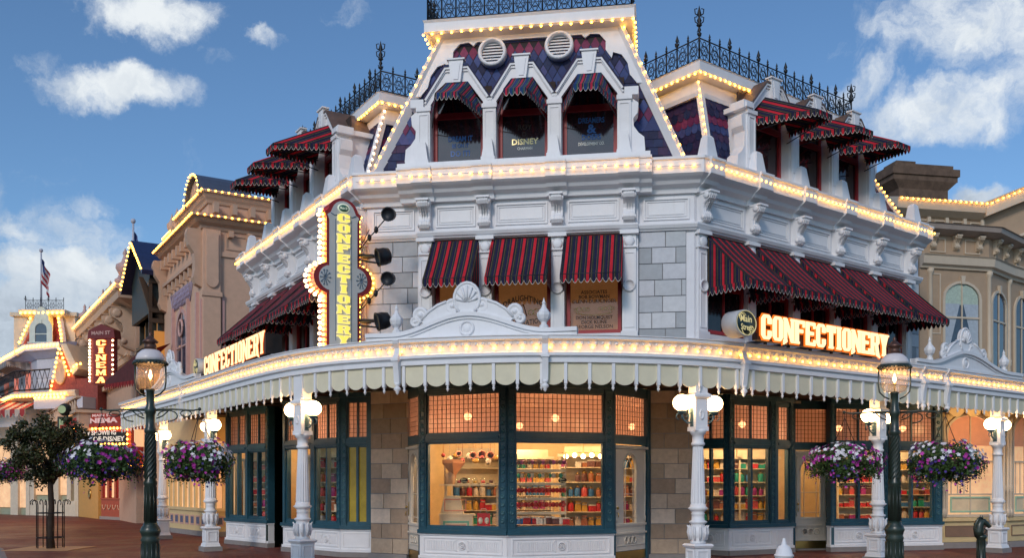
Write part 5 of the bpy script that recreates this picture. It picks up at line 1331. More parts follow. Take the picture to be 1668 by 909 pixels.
def flower(mb, p, n, s):
    x = n.orthogonal().normalized(); y = n.cross(x); a0 = random.uniform(0, 2); vs = [p+n*s*.1]; k = 5
    for i in range(k*2):
        a = a0+pi*i/k; r = s*(1 if i % 2 else .62); vs.append(p+(x*math.cos(a)+y*math.sin(a))*r+n*(s*.35))
    mb.raw(vs, [(0, i+1, (i+1) % (2*k)+1) for i in range(2*k)])
def basket(seed, wx, mixw, label):
    random.seed(seed)
    t = thing('hanging_basket', label, 'flower basket', group='flower baskets hanging from the lamp posts')
    R = Vector((wx, .52, .30)); lf, w_, mg, pu = MB(), MB(), MB(), MB()
    m = MB(); m.lathe([(1e-5, -.26), (.2, -.22), (.32, -.1), (.36, 0), (.34, .02)], n=16); m.build('bowl', SOFFIT, t)
    m = MB()
    for k in range(3): a = 2*pi*k/3+.5; m.tube([(.32*math.cos(a), .32*math.sin(a), .02), (0, 0, .74), (0, 0, .80)], .006, 4)
    m.build('chain', IRON, t)
    def pt(d, k=1):
        b = 1+.12*math.sin(7*d.x+seed)+.10*math.sin(9*d.y+d.z*8+seed)
        return Vector((d.x*R.x, d.y*R.y, d.z*R.z*(1 if d.z > 0 else 1.05)))*b*k
    for _ in range(3600):
        d = rdir(); k = random.uniform(.55, 1.04); p = pt(d, k)+Vector((0, 0, -.03)); leafquad(lf, p, (d+rdir()*.9).normalized(), random.uniform(.02, .042), .55)
    for _ in range(230):      # trailing stems
        d = rdir(); d.z = -abs(d.z)*.6; p = pt(d.normalized()); L = random.uniform(.03, .24)**1.0
        if random.random() < .35: flower(pu if random.random() < .6 else mg, p-Vector((0, 0, L)), Vector((d.x, d.y, .2)).normalized(), .026)
        for q in range(5): leafquad(lf, p-Vector((0, 0, L*q/5)), rdir(), .022)
    def prob(d):
        side = .5+.5*math.sin(3*d.x*mixw[3]+seed); up = d.z
        return mixw[0]*(1.3 if up > .1 else .25)*(.4+side), mixw[1]*(1 if up > -.35 else .35)*(1.3-side*.7), mixw[2]*(.15 if up > .25 else 1.3)
    for _ in range(430):
        d = rdir(); a, b, c = prob(d); s = a+b+c; r = random.uniform(0, s); p = pt(d, random.uniform(.98, 1.07))
        if random.random() > s/2.2: continue
        n = (d+rdir()*.4).normalized()
        if r < a: flower(w_, p, n, random.uniform(.032, .048))
        elif r < a+b: flower(mg, p, n, random.uniform(.030, .044))
        else: flower(pu, p, n, random.uniform(.022, .034))
    lf.build('foliage', LEAF, t); w_.build('white_blossom', FWH, t)['kind'] = 'stuff'; mg.build('magenta_blossom', FMG, t)['kind'] = 'stuff'; pu.build('purple_blossom', FPU, t)['kind'] = 'stuff'
    return t
def hang(L, rz, e, seed, wx, mixw, label, zc=2.12):
    b = basket(seed, wx, mixw, label); place(b, (L[0]+e*.79*math.cos(rz), L[1]+e*.79*math.sin(rz), zc), rz); return b
hang(LA, 0, -1, 3, .60, (.8, .8, 1.2, 1), 'basket of purple, magenta and few white flowers, left arm of the left lamp')
hang(LA, 0, 1, 5.2, .56, (2.0, .9, .25, .8), 'basket with a white half and a magenta half, right arm of the left lamp')
hang(LB, -.28, -1, 8, .54, (.8, 1.3, .25, 1), 'mostly magenta flower basket, left arm of the right lamp')
hang(LB, -.28, 1, 11.5, .62, (1.7, .7, 1.0, 1), 'wide basket, white on top and purple below, right arm of the right lamp')
hang(LC, 0, 1, 15, .56, (.2, 1.6, .4, 1), 'pink flower basket at the left edge behind the tree')
random.seed(21)

# ================================================================== TREE WITH GUARD
TP = PY(82, 0, 25.2)
BARK = mat('bark', (.045, .03, .022), .9, var=.3, bump=.6)
t = thing('street_tree', 'small round crowned street tree in an iron guard at the left', 'tree', (TP[0], TP[1], 0))
x0, y0 = TP[0], TP[1]
m = MB(); m.tube([(x0+.03, y0, 0), (x0-.02, y0, .5), (x0+.03, y0, 1.1), (x0, y0, 1.7), (x0+.04, y0, 2.1)], [.10, .085, .075, .07, .06], 10)
limbs = []
for k in range(9):
    a = 2*pi*k/9+random.uniform(-.3, .3); e = random.uniform(.55, 1.0); p1 = Vector((x0+.04, y0, random.uniform(1.7, 2.15))); p2 = p1+Vector((math.cos(a)*.35, math.sin(a)*.35, .35)); p3 = p2+Vector((math.cos(a)*.5*e, math.sin(a)*.5*e, random.uniform(.2, .7)))
    m.tube([p1, p2, p3], [.045, .03, .012], 6); limbs += [p2, p3]
m.build('trunk', BARK, t)
TLEAF = island('tree_leaves', [(.030, .040, .013), (.045, .055, .016), (.020, .028, .010), (.070, .048, .020), (.055, .062, .018)], rough=.45, bump=0, var=.3)
m = MB(); clumps = []
for _ in range(78):
    d = rdir(); k = random.uniform(.25, 1)**.5
    clumps.append((Vector((x0-.05+d.x*1.02*k, y0+d.y*.95*k, 2.68+d.z*.82*k+.15*math.sin(5*d.x))), random.uniform(.12, .28)))
for c, r in clumps:
    for _ in range(int(900*r)):
        d = rdir(); p = c+d*r*random.uniform(.4, 1.1); leafquad(m, p, (d+rdir()).normalized(), random.uniform(.028, .06), .5)
m.build('crown', TLEAF, t)
gt = thing('tree_guard', 'black iron tree guard with curled bars round the tree trunk', 'tree guard', (x0, y0, 0))
for k in range(8):
    a = 2*pi*k/8+.2; c, s = math.cos(a), math.sin(a); m = MB()
    m.tube([(x0+.34*c, y0+.34*s, .03), (x0+.34*c, y0+.34*s, 1.15), (x0+.36*c, y0+.36*s, 1.26), (x0+.44*c, y0+.44*s, 1.30), (x0+.50*c, y0+.50*s, 1.24), (x0+.48*c, y0+.48*s, 1.17)], .014, 5); m.build('bar', IRON, gt)
for z in (.30, .95): m = MB(); m.tube([(x0+.34*math.cos(a), y0+.34*math.sin(a), z) for a in [2*pi*k/20 for k in range(21)]], .014, 5); m.build('hoop', IRON, gt)
gr = thing('tree_grate', 'square tan grating let into the paving round the tree', 'grate', (x0, y0, .0))
m = MB(); m.box(None, x0-.85, x0+.85, y0-.85, y0+.85, .002, .014); m.build('grate_plate', mat('grate_tan', (.42, .24, .12), .6), gr)

# ================================================================== HORSE HEAD POST AND HYDRANT
HP = PY(1598, 0, 19.0)
t = thing('hitching_post', 'dark green hitching post with a horse head top', 'post', (HP[0], HP[1], 0))
x, y = HP[0], HP[1]
m = MB(); m.lathe([(.13, 0), (.12, .1), (.085, .14), (.08, .62), (.10, .65), (.11, .68), (.085, .71)], (x, y, 0), 14)
for k in range(8): a = 2*pi*k/8; m.tube([(x+.083*math.cos(a), y+.083*math.sin(a), .16), (x+.08*math.cos(a), y+.08*math.sin(a), .6)], .01, 4)
m.build('post', LGREEN, t)
m = MB()   # neck, head, muzzle; facing right
m.tube([(x-.03, y, .68), (x-.055, y, .78), (x-.035, y, .90), (x+.01, y, .985), (x+.05, y, .985)], [.095, .088, .082, .07, .05], 12)
m.tube([(x-.01, y, 1.0), (x+.05, y, .975), (x+.11, y, .93), (x+.15, y, .895), (x+.165, y, .875)], [.05, .062, .05, .04, .034], 12)
m.ball((x+.155, y, .88), .04, 10, 6)
for e in (-1, 1): m.lathe([(.022, 0), (.018, .03), (1e-5, .075)], (x+.005, y+e*.04, 1.03), 6); m.ball((x+.075, y+e*.052, .985), .013, 6, 4)
m.tube([(x-.0, y, 1.06), (x-.06, y, 1.02), (x-.11, y, .93), (x-.13, y, .82), (x-.12, y, .73)], [.02, .03, .032, .03, .02], 6)
m.tube([(x+.08, y-.07, .80), (x+.03, y-.10, .74), (x-.04, y-.1, .75), (x+.03, y-.09, .84), (x+.08, y-.07, .80)], .012, 6)
m.build('horse_head', LGREEN, t)
HYp = PY(1277, 0, 15.2); x, y = HYp[0], HYp[1]
t = thing('fire_hydrant', 'white fire hydrant whose domed top shows at the bottom edge', 'hydrant', (x, y, 0))
m = MB(); m.lathe([(.15, 0), (.15, .05), (.105, .07), (.10, .5), (.14, .53), (.14, .57)], (x, y, 0), 16)
for e in (-1, 1):
    ax = (Vector((0, 1, 0)), Vector((0, 0, 1)), Vector((e, 0, 0))); m.lathe([(.05, .08), (.05, .15), (.062, .15), (.062, .19), (.02, .2)], (x, y, .42), 10, 0, ax)
m.build('barrel', TRIM, t)
m = MB(); m.lathe([(.155, .57), (.155, .60), (.135, .61), (.12, .68), (.085, .735), (.05, .755), (.04, .77), (.045, .79), (.03, .80), (.022, .86), (1e-5, .865)], (x, y, 0), 16)
m.build('bonnet', TRIM, t)

# ================================================================== SIGNS
LIT = emat('sign_letter_lit', (1, .74, .40), 1.55); LITO = emat('sign_letter_rim', (1, .17, .015), 1.35)
SIGNB = mat('sign_box_dark', (.03, .012, .008), .5)
W_ = .21
def glyph(ch):
    """block letters of the fascia sign, cell 0..w by 0..1: list of polygons"""
    w = .60; b = W_; R = lambda x0, y0, x1, y1: [(x0, y0), (x1, y0), (x1, y1), (x0, y1)]
    s = .045; g = []
    def ser(x0, x1, y, up): return R(x0-s, y if up else y-.09, x1+s, y+.09 if up else y)
    if ch in 'CO':
        g = [[(0, .16), (b, .24), (b, .76), (0, .84)], [(0, .16), (.14, 0), (w-.14, 0), (w-b, .12), (b, .12), (b, .24)], [(0, .84), (b, .76), (b, .88), (w-b, .88), (w-.14, 1), (.14, 1)]]
        if ch == 'O': g += [[(w-b, .24), (w, .16), (w, .84), (w-b, .76)], [(w-b, .12), (w-.14, 0), (w, .16), (w-b, .24)], [(w-b, .76), (w, .84), (w-.14, 1), (w-b, .88)]]
        else: g += [[(w-b, .12), (w-.14, 0), (w, .16), (w, .36), (w-b, .36)], [(w-b, .64), (w, .64), (w, .84), (w-.14, 1), (w-b, .88)]]
    elif ch == 'N': g = [R(0, 0, b*.75, 1), R(w-b*.75, 0, w, 1), [(b*.75, 1), (b*.75, .62), (w-b*.75, 0), (w-b*.75, .38)], ser(0, b*.6, 0, 1), R(-s, .91, b*.75, 1), R(w-b*.9, .91, w+s, 1), [(-s, 0), (.16, 0), (-.05, -.12)]]
    elif ch == 'F': g = [R(0, 0, b, 1), R(b, .86, w, 1), R(b, .48, w*.82, .62), R(w-.1, .72, w, .86), ser(0, b, 0, 1)]
    elif ch == 'E': g = [R(0, 0, b, 1), R(b, .86, w, 1), R(b, .45, w*.82, .59), R(b, 0, w, .14), R(w-.1, .74, w, .86), R(w-.1, .14, w, .26)]
    elif ch == 'T': g = [R(w/2-b/2, 0, w/2+b/2, .86), R(0, .86, w, 1), R(0, .70, .11, .86), R(w-.11, .70, w, .86), ser(w/2-b/2, w/2+b/2, 0, 1)]
    elif ch == 'I': w = .30; g = [R(.04, 0, .26, 1), ser(.04, .26, 0, 1), ser(.04, .26, 1, 0)]
    elif ch == 'R': g = [R(0, 0, b, 1), R(b, .88, w-.12, 1), R(b, .44, w-.12, .56), [(w-b, .56), (w-.12, .44), (w, .56), (w, .86), (w-.12, 1), (w-b, .88)], [(w-b-.06, .44), (w-.1, .44), (w, 0), (w-b, 0)], ser(0, b, 0, 1), [(w-b, 0), (w+.04, 0), (w+.06, -.12)]]
    elif ch == 'Y': g = [R(w/2-b/2, 0, w/2+b/2, .45), [(w/2-b/2, .45), (w/2+b/2, .45), (b, 1), (0, 1)], [(w/2-b/2, .45), (w/2+b/2, .45), (w, 1), (w-b, 1)], ser(w/2-b/2, w/2+b/2, 0, 1), R(-s, .92, b+s, 1), R(w-b-s, .92, w+s, 1)]
    elif ch == 'M': w = .8; g = [R(0, 0, b*.8, 1), R(w-b*.8, 0, w, 1), [(b*.8, 1), (b*.8, .65), (w/2, .05), (w/2, .45)], [(w-b*.8, 1), (w-b*.8, .65), (w/2, .05), (w/2, .45)], ser(0, b*.7, 0, 1), ser(w-b*.7, w, 0, 1)]
    elif ch == 'A': g = [[(0, 0), (b*.7, 0), (w/2+.03, 1), (w/2-.07, 1)], [(w-b, 0), (w, 0), (w/2+.1, 1), (w/2-.06, 1)], R(w*.25, .26, w*.75, .38), ser(0, b*.7, 0, 1), ser(w-b, w, 0, 1)]
    return g, w
def letter(fr, ch, u, z, h, sx, v, th, parent, m1, m2, rim=.02):
    g, w = glyph(ch); mb = MB()
    for i, p in enumerate(g):
        c = (sum(a for a, _ in p)/len(p), sum(b for _, b in p)/len(p))
        q = [(u+a*sx, z+b*h) for a, b in p]
        mb.prism(fr, q, v+th*.5, v+th+.0007*i, 'v', 0)
        cx, cz = u+c[0]*sx, z+c[1]*h
        q2 = [(cx+(a-cx)+(rim if a > cx else -rim), cz+(b-cz)+(rim if b > cz else -rim)) for a, b in q]
        mb.prism(fr, q2, v, v+th*.5-.0007*i, 'v', 1)
    o = mb.build('letter', [m1, m2], parent)
    return w*sx
def fascia_sign(fr, ua, ub, z0, h, v, label, emb_u, emb_z, emb_r, loc, th=.05, rim=.024):
    t = thing('fascia_sign', label, 'sign', loc)
    m = MB(); m.box(fr, ua-.06, ub+.08, v-.12, v, z0-.02, z0+.10); m.box(fr, ua-.06, ub+.08, v-.10, v-.04, z0+.10, z0+h-.06); m.build('sign_box', SIGNB, t)
    word = 'CONFECTIONERY'; tot = sum(glyph(c)[1] for c in word)+.10*(len(word)-1); sx = (ub-ua)/tot; u = ua
    for c in word: u += letter(fr, c, u, z0, h, sx, v+.01, th, t, LIT, LITO, rim)+.10*sx
    m = MB()
    for k in range(6):
        uu = ua+(ub-ua)*(k+.5)/6; m.box(fr, uu-.03, uu+.03, v-.55, v-.12, z0-.02, z0+.03); m.box(fr, uu-.03, uu+.03, v-.16, v-.12, 4.34, z0+.1)
    m.build('sign_bracket', IRON, t)
    ax = (Vector((fr.U.x, fr.U.y, 0)), Vector((0, 0, 1)), Vector((fr.N.x, fr.N.y, 0))); r = emb_r
    m = MB(); m.lathe([(r, -.16), (r, .15), (r*.93, .17), (r*.93, .15), (1e-5, .15)], fr.P(emb_u, v, emb_z), 32, 0, ax, ry=.80); em = m.build('oval_emblem', mat('emblem_case', (.5, .5, .5), .4), t)
    m = MB(); m.lathe([(r*.88, .152), (r*.88, .16), (1e-5, .16)], fr.P(emb_u, v, emb_z), 32, 0, ax, ry=.80)
    m.lathe([(r*.92, .15), (r*.92, .168), (r*.88, .168), (r*.88, .15)], fr.P(emb_u, v, emb_z), 32, 1, ax, ry=.80)
    text(m, 'Main', fr, emb_u-.01, emb_z+.07, v+.166, .17, 1, .02, width=r*1.05); text(m, 'Street', fr, emb_u+.01, emb_z-.08, v+.166, .15, 1, .02, width=r*1.1)
    def curl(cu, cz, rr, a0, a1): m.tube([fr.P(cu+rr*math.cos(a), v+.166, cz+rr*.8*math.sin(a)) for a in [a0+(a1-a0)*k/10 for k in range(11)]], .006, 4, 1)
    curl(emb_u-r*.45, emb_z+.10, .07, 0, 5.5); curl(emb_u+r*.45, emb_z-.10, .07, 3.5, 9); curl(emb_u, emb_z-.12, .12, 3.3, 6.1); curl(emb_u-.1, emb_z+.10, .09, .3, 3.2)
    m.build('emblem_face', [mat('emblem_green', (.008, .03, .04), .35), mat('emblem_gold', (.75, .62, .28), .4, emit=(.9, .75, .35), estr=.35)], em)
    return t
vS = 1.30
ua, zb = FR.uz(1237, 552, vS); ub, _ = FR.uz(1443, 575, vS); _, zt_ = FR.uz(1237, 512, vS)
eu_, ez_ = FR.uz(1204, 528, vS)
sR = fascia_sign(FR, ua, ub, zb, zt_-zb, vS, 'lit CONFECTIONERY sign with oval emblem on the canopy, right of the corner', eu_, ez_, .30, (*FR.xy((ua+ub)/2, vS), 4.36))
ua, zb2 = FL.uz(334, 603, vS); ub, zb3 = FL.uz(432, 577, vS); _, zt2 = FL.uz(432, 540, vS); eu_, ez_ = FL.uz(322, 592, vS)
zb = 4.61
sLs = fascia_sign(FL, ua, ub, zb, .49, vS, 'lit CONFECTIONERY sign with oval emblem on the canopy, left of the corner', ua-.34, zb+.27, .29, (*FL.xy((ua+ub)/2, vS), 4.36), .02, .010)
MB().box(FL, ub+.06, ub+.09, vS-.35, vS+.02, zb-.02, zb+.42).build('end_plate', IRON, sLs)

# blade sign, square to the left wing
bo = Vector(PY(532, 0, 18.6)[:2]); FB = Fr(bo, bo+FL.N*-1.0)
ub_, zt_ = FB.uz(586, 330, 0); bw = ub_; z_lo = FB.z(560, 566, 0); z_hi = FB.z(552, 322, 0)
BS = thing('blade_sign', 'tall projecting sign with yellow CONFECTIONERY letters, red border and bulb edges', 'sign', (*FB.xy(bw/2, -.2), z_lo))
def outline(g):   # grow by g
    w0, w1, c = -g, bw+g, bw/2; zc_ = FB.z(560, 455, 0); rr = .30+g
    ztop = z_hi+g; sh = .30
    pts = [(w0, z_lo), (w0, zc_-rr)]
    pts += [(w0+.02-rr*math.sin(a)*.95, zc_-rr*math.cos(a)) for a in [pi*k/10 for k in range(0, 11)]]
    pts += [(w0, zc_+rr), (w0, ztop-sh-.1), (w0-.04, ztop-sh), (w0+.03, ztop-sh+.05)]
    pts += [(c-(bw/2+g-.05)*math.cos(a), ztop-sh+.05+(sh-.05)*math.sin(a)) for a in [pi*k/10 for k in range(1, 10)]]
    L_ = [(2*c-u, z) for u, z in pts[:2+11+4]]
    return pts+list(reversed(L_))
REDS = mat('sign_red', (.26, .02, .02), .35, var=.08); CRS = mat('sign_pale', (.52, .53, .52), .5, var=.04); BLS = mat('sign_slate_blue', (.13, .19, .26), .5)
MB().prism(FB, outline(.0), -.40, -.03, 'v').build('sign_case', REDS, BS)
MB().prism(FB, outline(-.0), -.029, .0, 'v').build('border_board', REDS, BS)
m = MB(); m.prism(FB, outline(-.055), .001, .012, 'v'); m.build('sign_face', CRS, BS)
m = MB(); c = bw/2
for e in (-1, 1):
    m.box(FB, c+e*.165-.006, c+e*.165+.006, .013, .018, z_lo+.12, z_hi-.42)
    for k in range(10):   # snowflake-like flourishes in the side lobes
        a = 2*pi*k/10; zc_ = FB.z(560, 455, 0); u_ = c+e*(bw/2+.03)
        m.tube([FB.P(u_, .016, zc_), FB.P(u_+.09*math.cos(a), .016, zc_+.13*math.sin(a))], .008, 4); m.ball(FB.P(u_+.10*math.cos(a), .016, zc_+.145*math.sin(a)), .018, 6, 4)
    m.tube([FB.P(c+e*.05, .016, z_hi-.32), FB.P(c+e*.18, .016, z_hi-.36), FB.P(c+e*.26, .016, z_hi-.32)], .012, 4)
m.build('painted_scrolls', BLS, BS)
m = MB(); ax = (Vector((FB.U.x, FB.U.y, 0)), Vector((0, 0, 1)), Vector((FB.N.x, FB.N.y, 0)))
m.lathe([(.13, .012), (.13, .022), (1e-5, .022)], FB.P(c, 0, z_hi-.20), 20, 0, ax, ry=.7); m.lathe([(.10, .022), (.10, .026), (1e-5, .026)], FB.P(c, 0, z_hi-.20), 20, 1, ax, ry=.7)
text(m, 'Main St', FB, c, z_hi-.20, .028, .07, 0, .02, width=.15); m.build('oval_emblem', [mat('pale_lit_oval', (.7, .75, .6), .5, emit=(.7, .8, .6), estr=.3), mat('emblem_green2', (.05, .16, .12), .4)], BS)
YEL = emat('yellow_letter_lit', (1, .78, .14), 1.1); YELO = emat('yellow_letter_rim', (.95, .80, .35), 1.1)
word = 'CONFECTIONERY'; ztop_, zbot_ = FB.z(553, 347, 0), FB.z(553, 566, 0)+.05; ph = (ztop_-zbot_)/13
for k, ch in enumerate(word):
    g, w = glyph(ch); sx = .24/.6; letter(FB, ch, c-w*sx/2, ztop_-ph*(k+1)+ph*.14, ph*.76, sx, .014, .035, BS, YEL, YELO, .010)
ol = outline(.035); n_ = len(ol)
left = [Vector(FB.P(u, -.10, z)) for u, z in ol[:17]]; left2 = [Vector(FB.P(u-.01, -.26, z)) for u, z in ol[:17]]
bulbs('bulb_border', left, .095, BS, .032, cord=False); bulbs('bulb_border', left2, .11, BS, .04, BULBW, cord=False)
right = [Vector(FB.P(u, -.10, z)) for u, z in reversed(ol[-16:])]; bulbs('bulb_border', right, .10, BS, .024, cord=False)
m = MB()
for px_, py_ in ((586, 412), (586, 520)): z = FB.z(px_, py_, 0); m.box(FB, bw-.05, bw+1.2, -.26, -.18, z-.03, z+.03)
m.build('mounting_bar', IRON, BS)
# floodlights aimed at the blade sign
fl = None
for k, (px, py, ay, lab) in enumerate([(634, 349, 410, 'uppermost floodlight on a thin rod beside the blade sign'), (623, 418, 412, 'upper floodlight on a thick arm beside the blade sign'), (633, 454, 512, 'third floodlight down, on a thin rod beside the blade sign'), (622, 523, 520, 'lowest floodlight on a thick arm beside the blade sign')]):
    p = Vector(PY(px, py, 18.0)); a = Vector(FB.P(bw-.0, -.2, FB.z(586, ay, 0)))
    t = thing('floodlight', lab, 'floodlight', p, 0, 'black floodlights beside the blade sign'); r = .125 if k % 2 == 0 else .165
    d = Vector((-.9, -.35, -.25 if k % 2 else -.1)).normalized() if k % 2 else Vector((-.25, -.93, -.2)).normalized()
    x = d.cross(Vector((0, 0, 1))).normalized(); y = d.cross(x)
    m = MB(); m.lathe([(r*.45, -r*1.0), (r*.85, -r*.8), (r, -r*.2), (r, r*.5), (r*1.08, r*.5), (r*1.08, r*.62), (r*.9, r*.62), (r*.85, r*.4), (1e-5, r*.4)], p, 16, 0, (x, y, d)); m.build('housing', IRON, t)
    m = MB(); back_ = p-d*r*.3
    if k % 2: m.tube([a, p], .035, 8); m.tube([a+Vector((0, 0, -.10)), p+Vector((-.1, 0, -.12))], .02, 6)
    else:
        m.tube([a, p], .012, 5)
        for f in (.42, .62): m.ball(a+(p-a)*f, .045, 8, 6, sz=1.6)
        m.tube([a+Vector((.02, 0, 0)), a+(p-a)*.6+Vector((-.12, 0, .02))], .009, 4)
    m.build('arm', IRON, t)
# ================================================================== NEIGHBOUR AT THE RIGHT: TAN HOUSE
TAN = mat('tan_wall_paint', (.42, .30, .20), .6, var=.06); TANL = mat('tan_trim_paint', (.60, .50, .38), .5, var=.05); TAND = mat('brown_panel_paint', (.24, .15, .10), .5)
YCR = mat('yellow_cream_paint', (.66, .50, .26), .5, var=.05); CHB = mat('brown_brick', (.13, .085, .06), .85, var=.3, bump=.4)
CURB = mat('pale_blue_curtain', (.40, .46, .52), .8, var=.12, nscale=14); GRNB = mat('pale_green_blind', (.42, .52, .44), .8, var=.15, nscale=20)
def arch_pts(uc, hw, zs, rise, n=10): return [(uc+hw*math.cos(pi*k/n), zs+rise*math.sin(pi*k/n)) for k in range(n+1)]
def arch_window(fr, u0, u1, z0, zs, v, parent, fm, pm, rise=None, sw=.07, mid=None, mull=True, curt=None, label=None, depth=.1):
    uc = (u0+u1)/2; hw = (u1-u0)/2; rise = rise or hw; mb = MB()
    out_ = arch_pts(uc, hw+sw, zs, rise+sw); inn = arch_pts(uc, hw, zs, rise)
    for k in range(10): mb.prism(fr, [inn[k], out_[k], out_[k+1], inn[k+1]], v, v+.05, 'v')
    mb.box(fr, u0-sw, u0, v, v+.05, z0, zs); mb.box(fr, u1, u1+sw, v, v+.05, z0, zs); mb.box(fr, u0-sw*1.3, u1+sw*1.3, v, v+.09, z0-.07, z0)
    mb.prism(fr, [(uc-.04, zs+rise-.02), (uc+.04, zs+rise-.02), (uc+.07, zs+rise+.2), (uc-.07, zs+rise+.2)], v, v+.08, 'v')
    if mull: mb.box(fr, uc-.018, uc+.018, v+.004, v+.03, z0, zs+rise)
    if mid: mb.box(fr, u0, u1, v+.005, v+.034, mid-.025, mid+.025)
    o = mb.build('arched_window', fm, parent, label)
    MB().prism(fr, [(u1, z0), (u1, zs)]+inn[1:-1]+[(u0, zs), (u0, z0)], v+.001, v+.003, 'v').build('pane', pm, o)
    if curt:
        c = MB()
        if curt == 2:
            N = 10; zt = zs+rise*.4
            c.prism(fr, [(u0+.02, zs-.1)]+[(u0+.02+(hw*2-.04)*k/N, zs-.12-.04*(k % 2)) for k in range(N+1)]+[(u1-.02, zs)]+[(a, b) for a, b in arch_pts(uc, hw*.97, zs, rise*.97)]+[(u0+.02, zs)], v+.0035, v+.0045, 'v', 1)
            for e in (-1, 1):
                c.prism(fr, [(uc+e*hw*.1, zs-.12), (uc+e*hw*.97, zs-.12), (uc+e*hw*.97, z0+.02), (uc+e*hw*.75, z0+.02), (uc+e*hw*.62, z0+(zs-z0)*.4)], v+.0047, v+.0057, 'v', 0)
        c.build('curtain', [CURB, GRNB], o)
    return o
PANED = mat('blue_grey_pane', (.05, .075, .11), .08, var=.2, bump=0, spec=.8)
nA = Vector(PY(1498, 0, 25.1)[:2]); nB = Vector(PY(1611, 0, 25.6)[:2]); nC = Vector(PY(1643, 0, 26.6)[:2]); nD = nC+FR.U*7.0
TH = thing('tan_house', 'tan house with bay window, gabled roof and bulb strings at the right edge', 'house', (nB.x, nB.y+2, 0))
zc = lambda fr, px, py, v=0: fr.z(px, py, v)
F1, F2, F3 = Fr(nA, nB), Fr(nB, nC), Fr(nC, nD)
Zb = zc(F1, 1560, 437); Zt = zc(F1, 1560, 368, .2)   # under / top of bay cornice
mb = MB()
for f in (F1, F2, F3): mb.box(f, 0, f.L, -.4, 0, 3.92, Zb+.9)
mb.build('wall', TAN, TH)
mb = MB(); pth = [nA, nB, nC, nD]; Zl = zc(F1, 1560, 440); Zm = zc(F1, 1560, 405, .2)
mb.sweep(pth, [(-.1, Zl), (.06, Zl), (.08, Zl+.06), (.16, Zl+.1), (.18, Zl+.30), (.22, Zl+.34), (-.1, Zl+.38)])
mb.build('lower_cornice', TANL, TH)
mb = MB(); mb.sweep(pth, [(-.1, Zt-.24), (.1, Zt-.22), (.34, Zt-.14), (.36, Zt-.02), (.40, Zt), (-.4, Zt+.06)]); mb.build('bay_cornice', TAND if False else mat('taupe_paint', (.34, .28, .24), .5), TH)
for f, n in ((F1, 3), (F2, 2), (F3, 9)):
    for k in range(n): bracket(f, f.L*(k+.5)/n if n > 2 or f is F3 else f.L*(k+.5)/n, TH, 0, Zt-.22, .62, .055, TANL)
mb = MB()
for f, n in ((F1, 2), (F2, 1), (F3, 5)):
    for k in range(n): uu = f.L*(k+.5)/n+f.L/(2*n)*(0); ring(mb, f, uu-f.L/n*.22, uu+f.L/n*.22, Zl+.44, Zt-.30, .025, 0, .03)
mb.build('frieze_moulding', TANL, TH)
# corner colonnettes
for p in (nA+F1.U*.32, nB, nC):
    m = MB(); m.lathe([(.09, 4.4), (.09, 4.5), (.06, 4.55), (.055, 5.0), (.08, 5.05), (.07, 5.1), (.08, 5.16), (.055, 5.22), (.06, Zl-.15), (.09, Zl-.1), (.10, Zl)], (p.x, p.y, 0), 12); m.build('colonnette', TANL, TH)
ws0 = zc(F1, 1560, 574)
arch_window(F1, F1.u(1538), F1.u(1594), 4.75, zc(F1, 1565, 488), .0, TH, TANL, PANED, rise=.42, mid=zc(F1, 1565, 518), curt=2, label='arched upper bay window with pale blue curtains')
arch_window(F2, F2.u(1615), F2.u(1637), 4.75, zc(F1, 1565, 492), .0, TH, TANL, PANED, rise=.36, mid=zc(F1, 1565, 518))
arch_window(F3, .35, 1.15, 4.75, zc(F1, 1565, 492), .0, TH, TANL, PANED, rise=.42, mid=zc(F1, 1565, 518))
mb = MB()
for f, a, b in ((F1, F1.u(1538), F1.u(1594)), (F2, F2.u(1615), F2.u(1637))):
    if a > .45: ring(mb, f, a-.42, a-.12, 5.7, Zl-.12, .03, 0, .02)
    for e, u_ in ((-1, a), (1, b)): pass
mb.box(F1, 0, F1.L, 0, .06, 4.36, 4.62); mb.box(F2, .06, F2.L, 0, .06, 4.36, 4.62); mb.build('sill_band', TANL, TH)
# main roof block behind: entablature with bulbs, gable rising to the right
g1_, g2_ = Vector(PY(1452, 0, 27.0)[:2]), Vector(PY(1598, 0, 27.6)[:2]); g3_ = Vector(PY(1740, 0, 27.6)[:2])
FG = Fr(g1_, g2_); FH = Fr(g2_, g3_)
z1 = zc(FG, 1470, 312, .35); z2 = zc(FG, 1598, 337, .35); z1 = z2 = (z1+z2)/2; zg = zc(FH, 1668, 302, .3)
mb = MB(); mb.box(FG, 0, FG.L, -5, 0, Zt-.3, z1-.1); mb.prism(FH, [(0, Zt-.3), (FH.L, Zt-.3), (FH.L, z1+(zg-z1)*FH.L/(FH.u(1668))), (0, z1-.1)], -5, 0, 'v'); mb.build('attic_wall', TAN, TH)
mb = MB(); mb.sweep([g1_, g2_], [(-.1, z1-.45), (.06, z1-.42), (.28, z1-.28), (.32, z1-.05), (.36, z1), (-.5, z1+.25)])
rs = (zg-z1)/FH.u(1668); ze = z1+rs*FH.L
mb.prism(FH, [(0, z1-.38), (FH.L, ze-.38), (FH.L, ze), (0, z1)], -.1, .32, 'v'); mb.prism(FH, [(0, z1), (FH.L, ze), (FH.L, ze+.04), (0, z1+.04)], -5, .38, 'v')
for k in range(5): u_ = FG.L*(k+.35)/5; ring(mb, FG, u_, u_+.38, Zt+.1, z1-.5, .03, 0, .03)
for k in range(6): mb.box(FG, FG.L*k/5-.05, FG.L*k/5+.05, 0, .08, Zt, z1-.42)
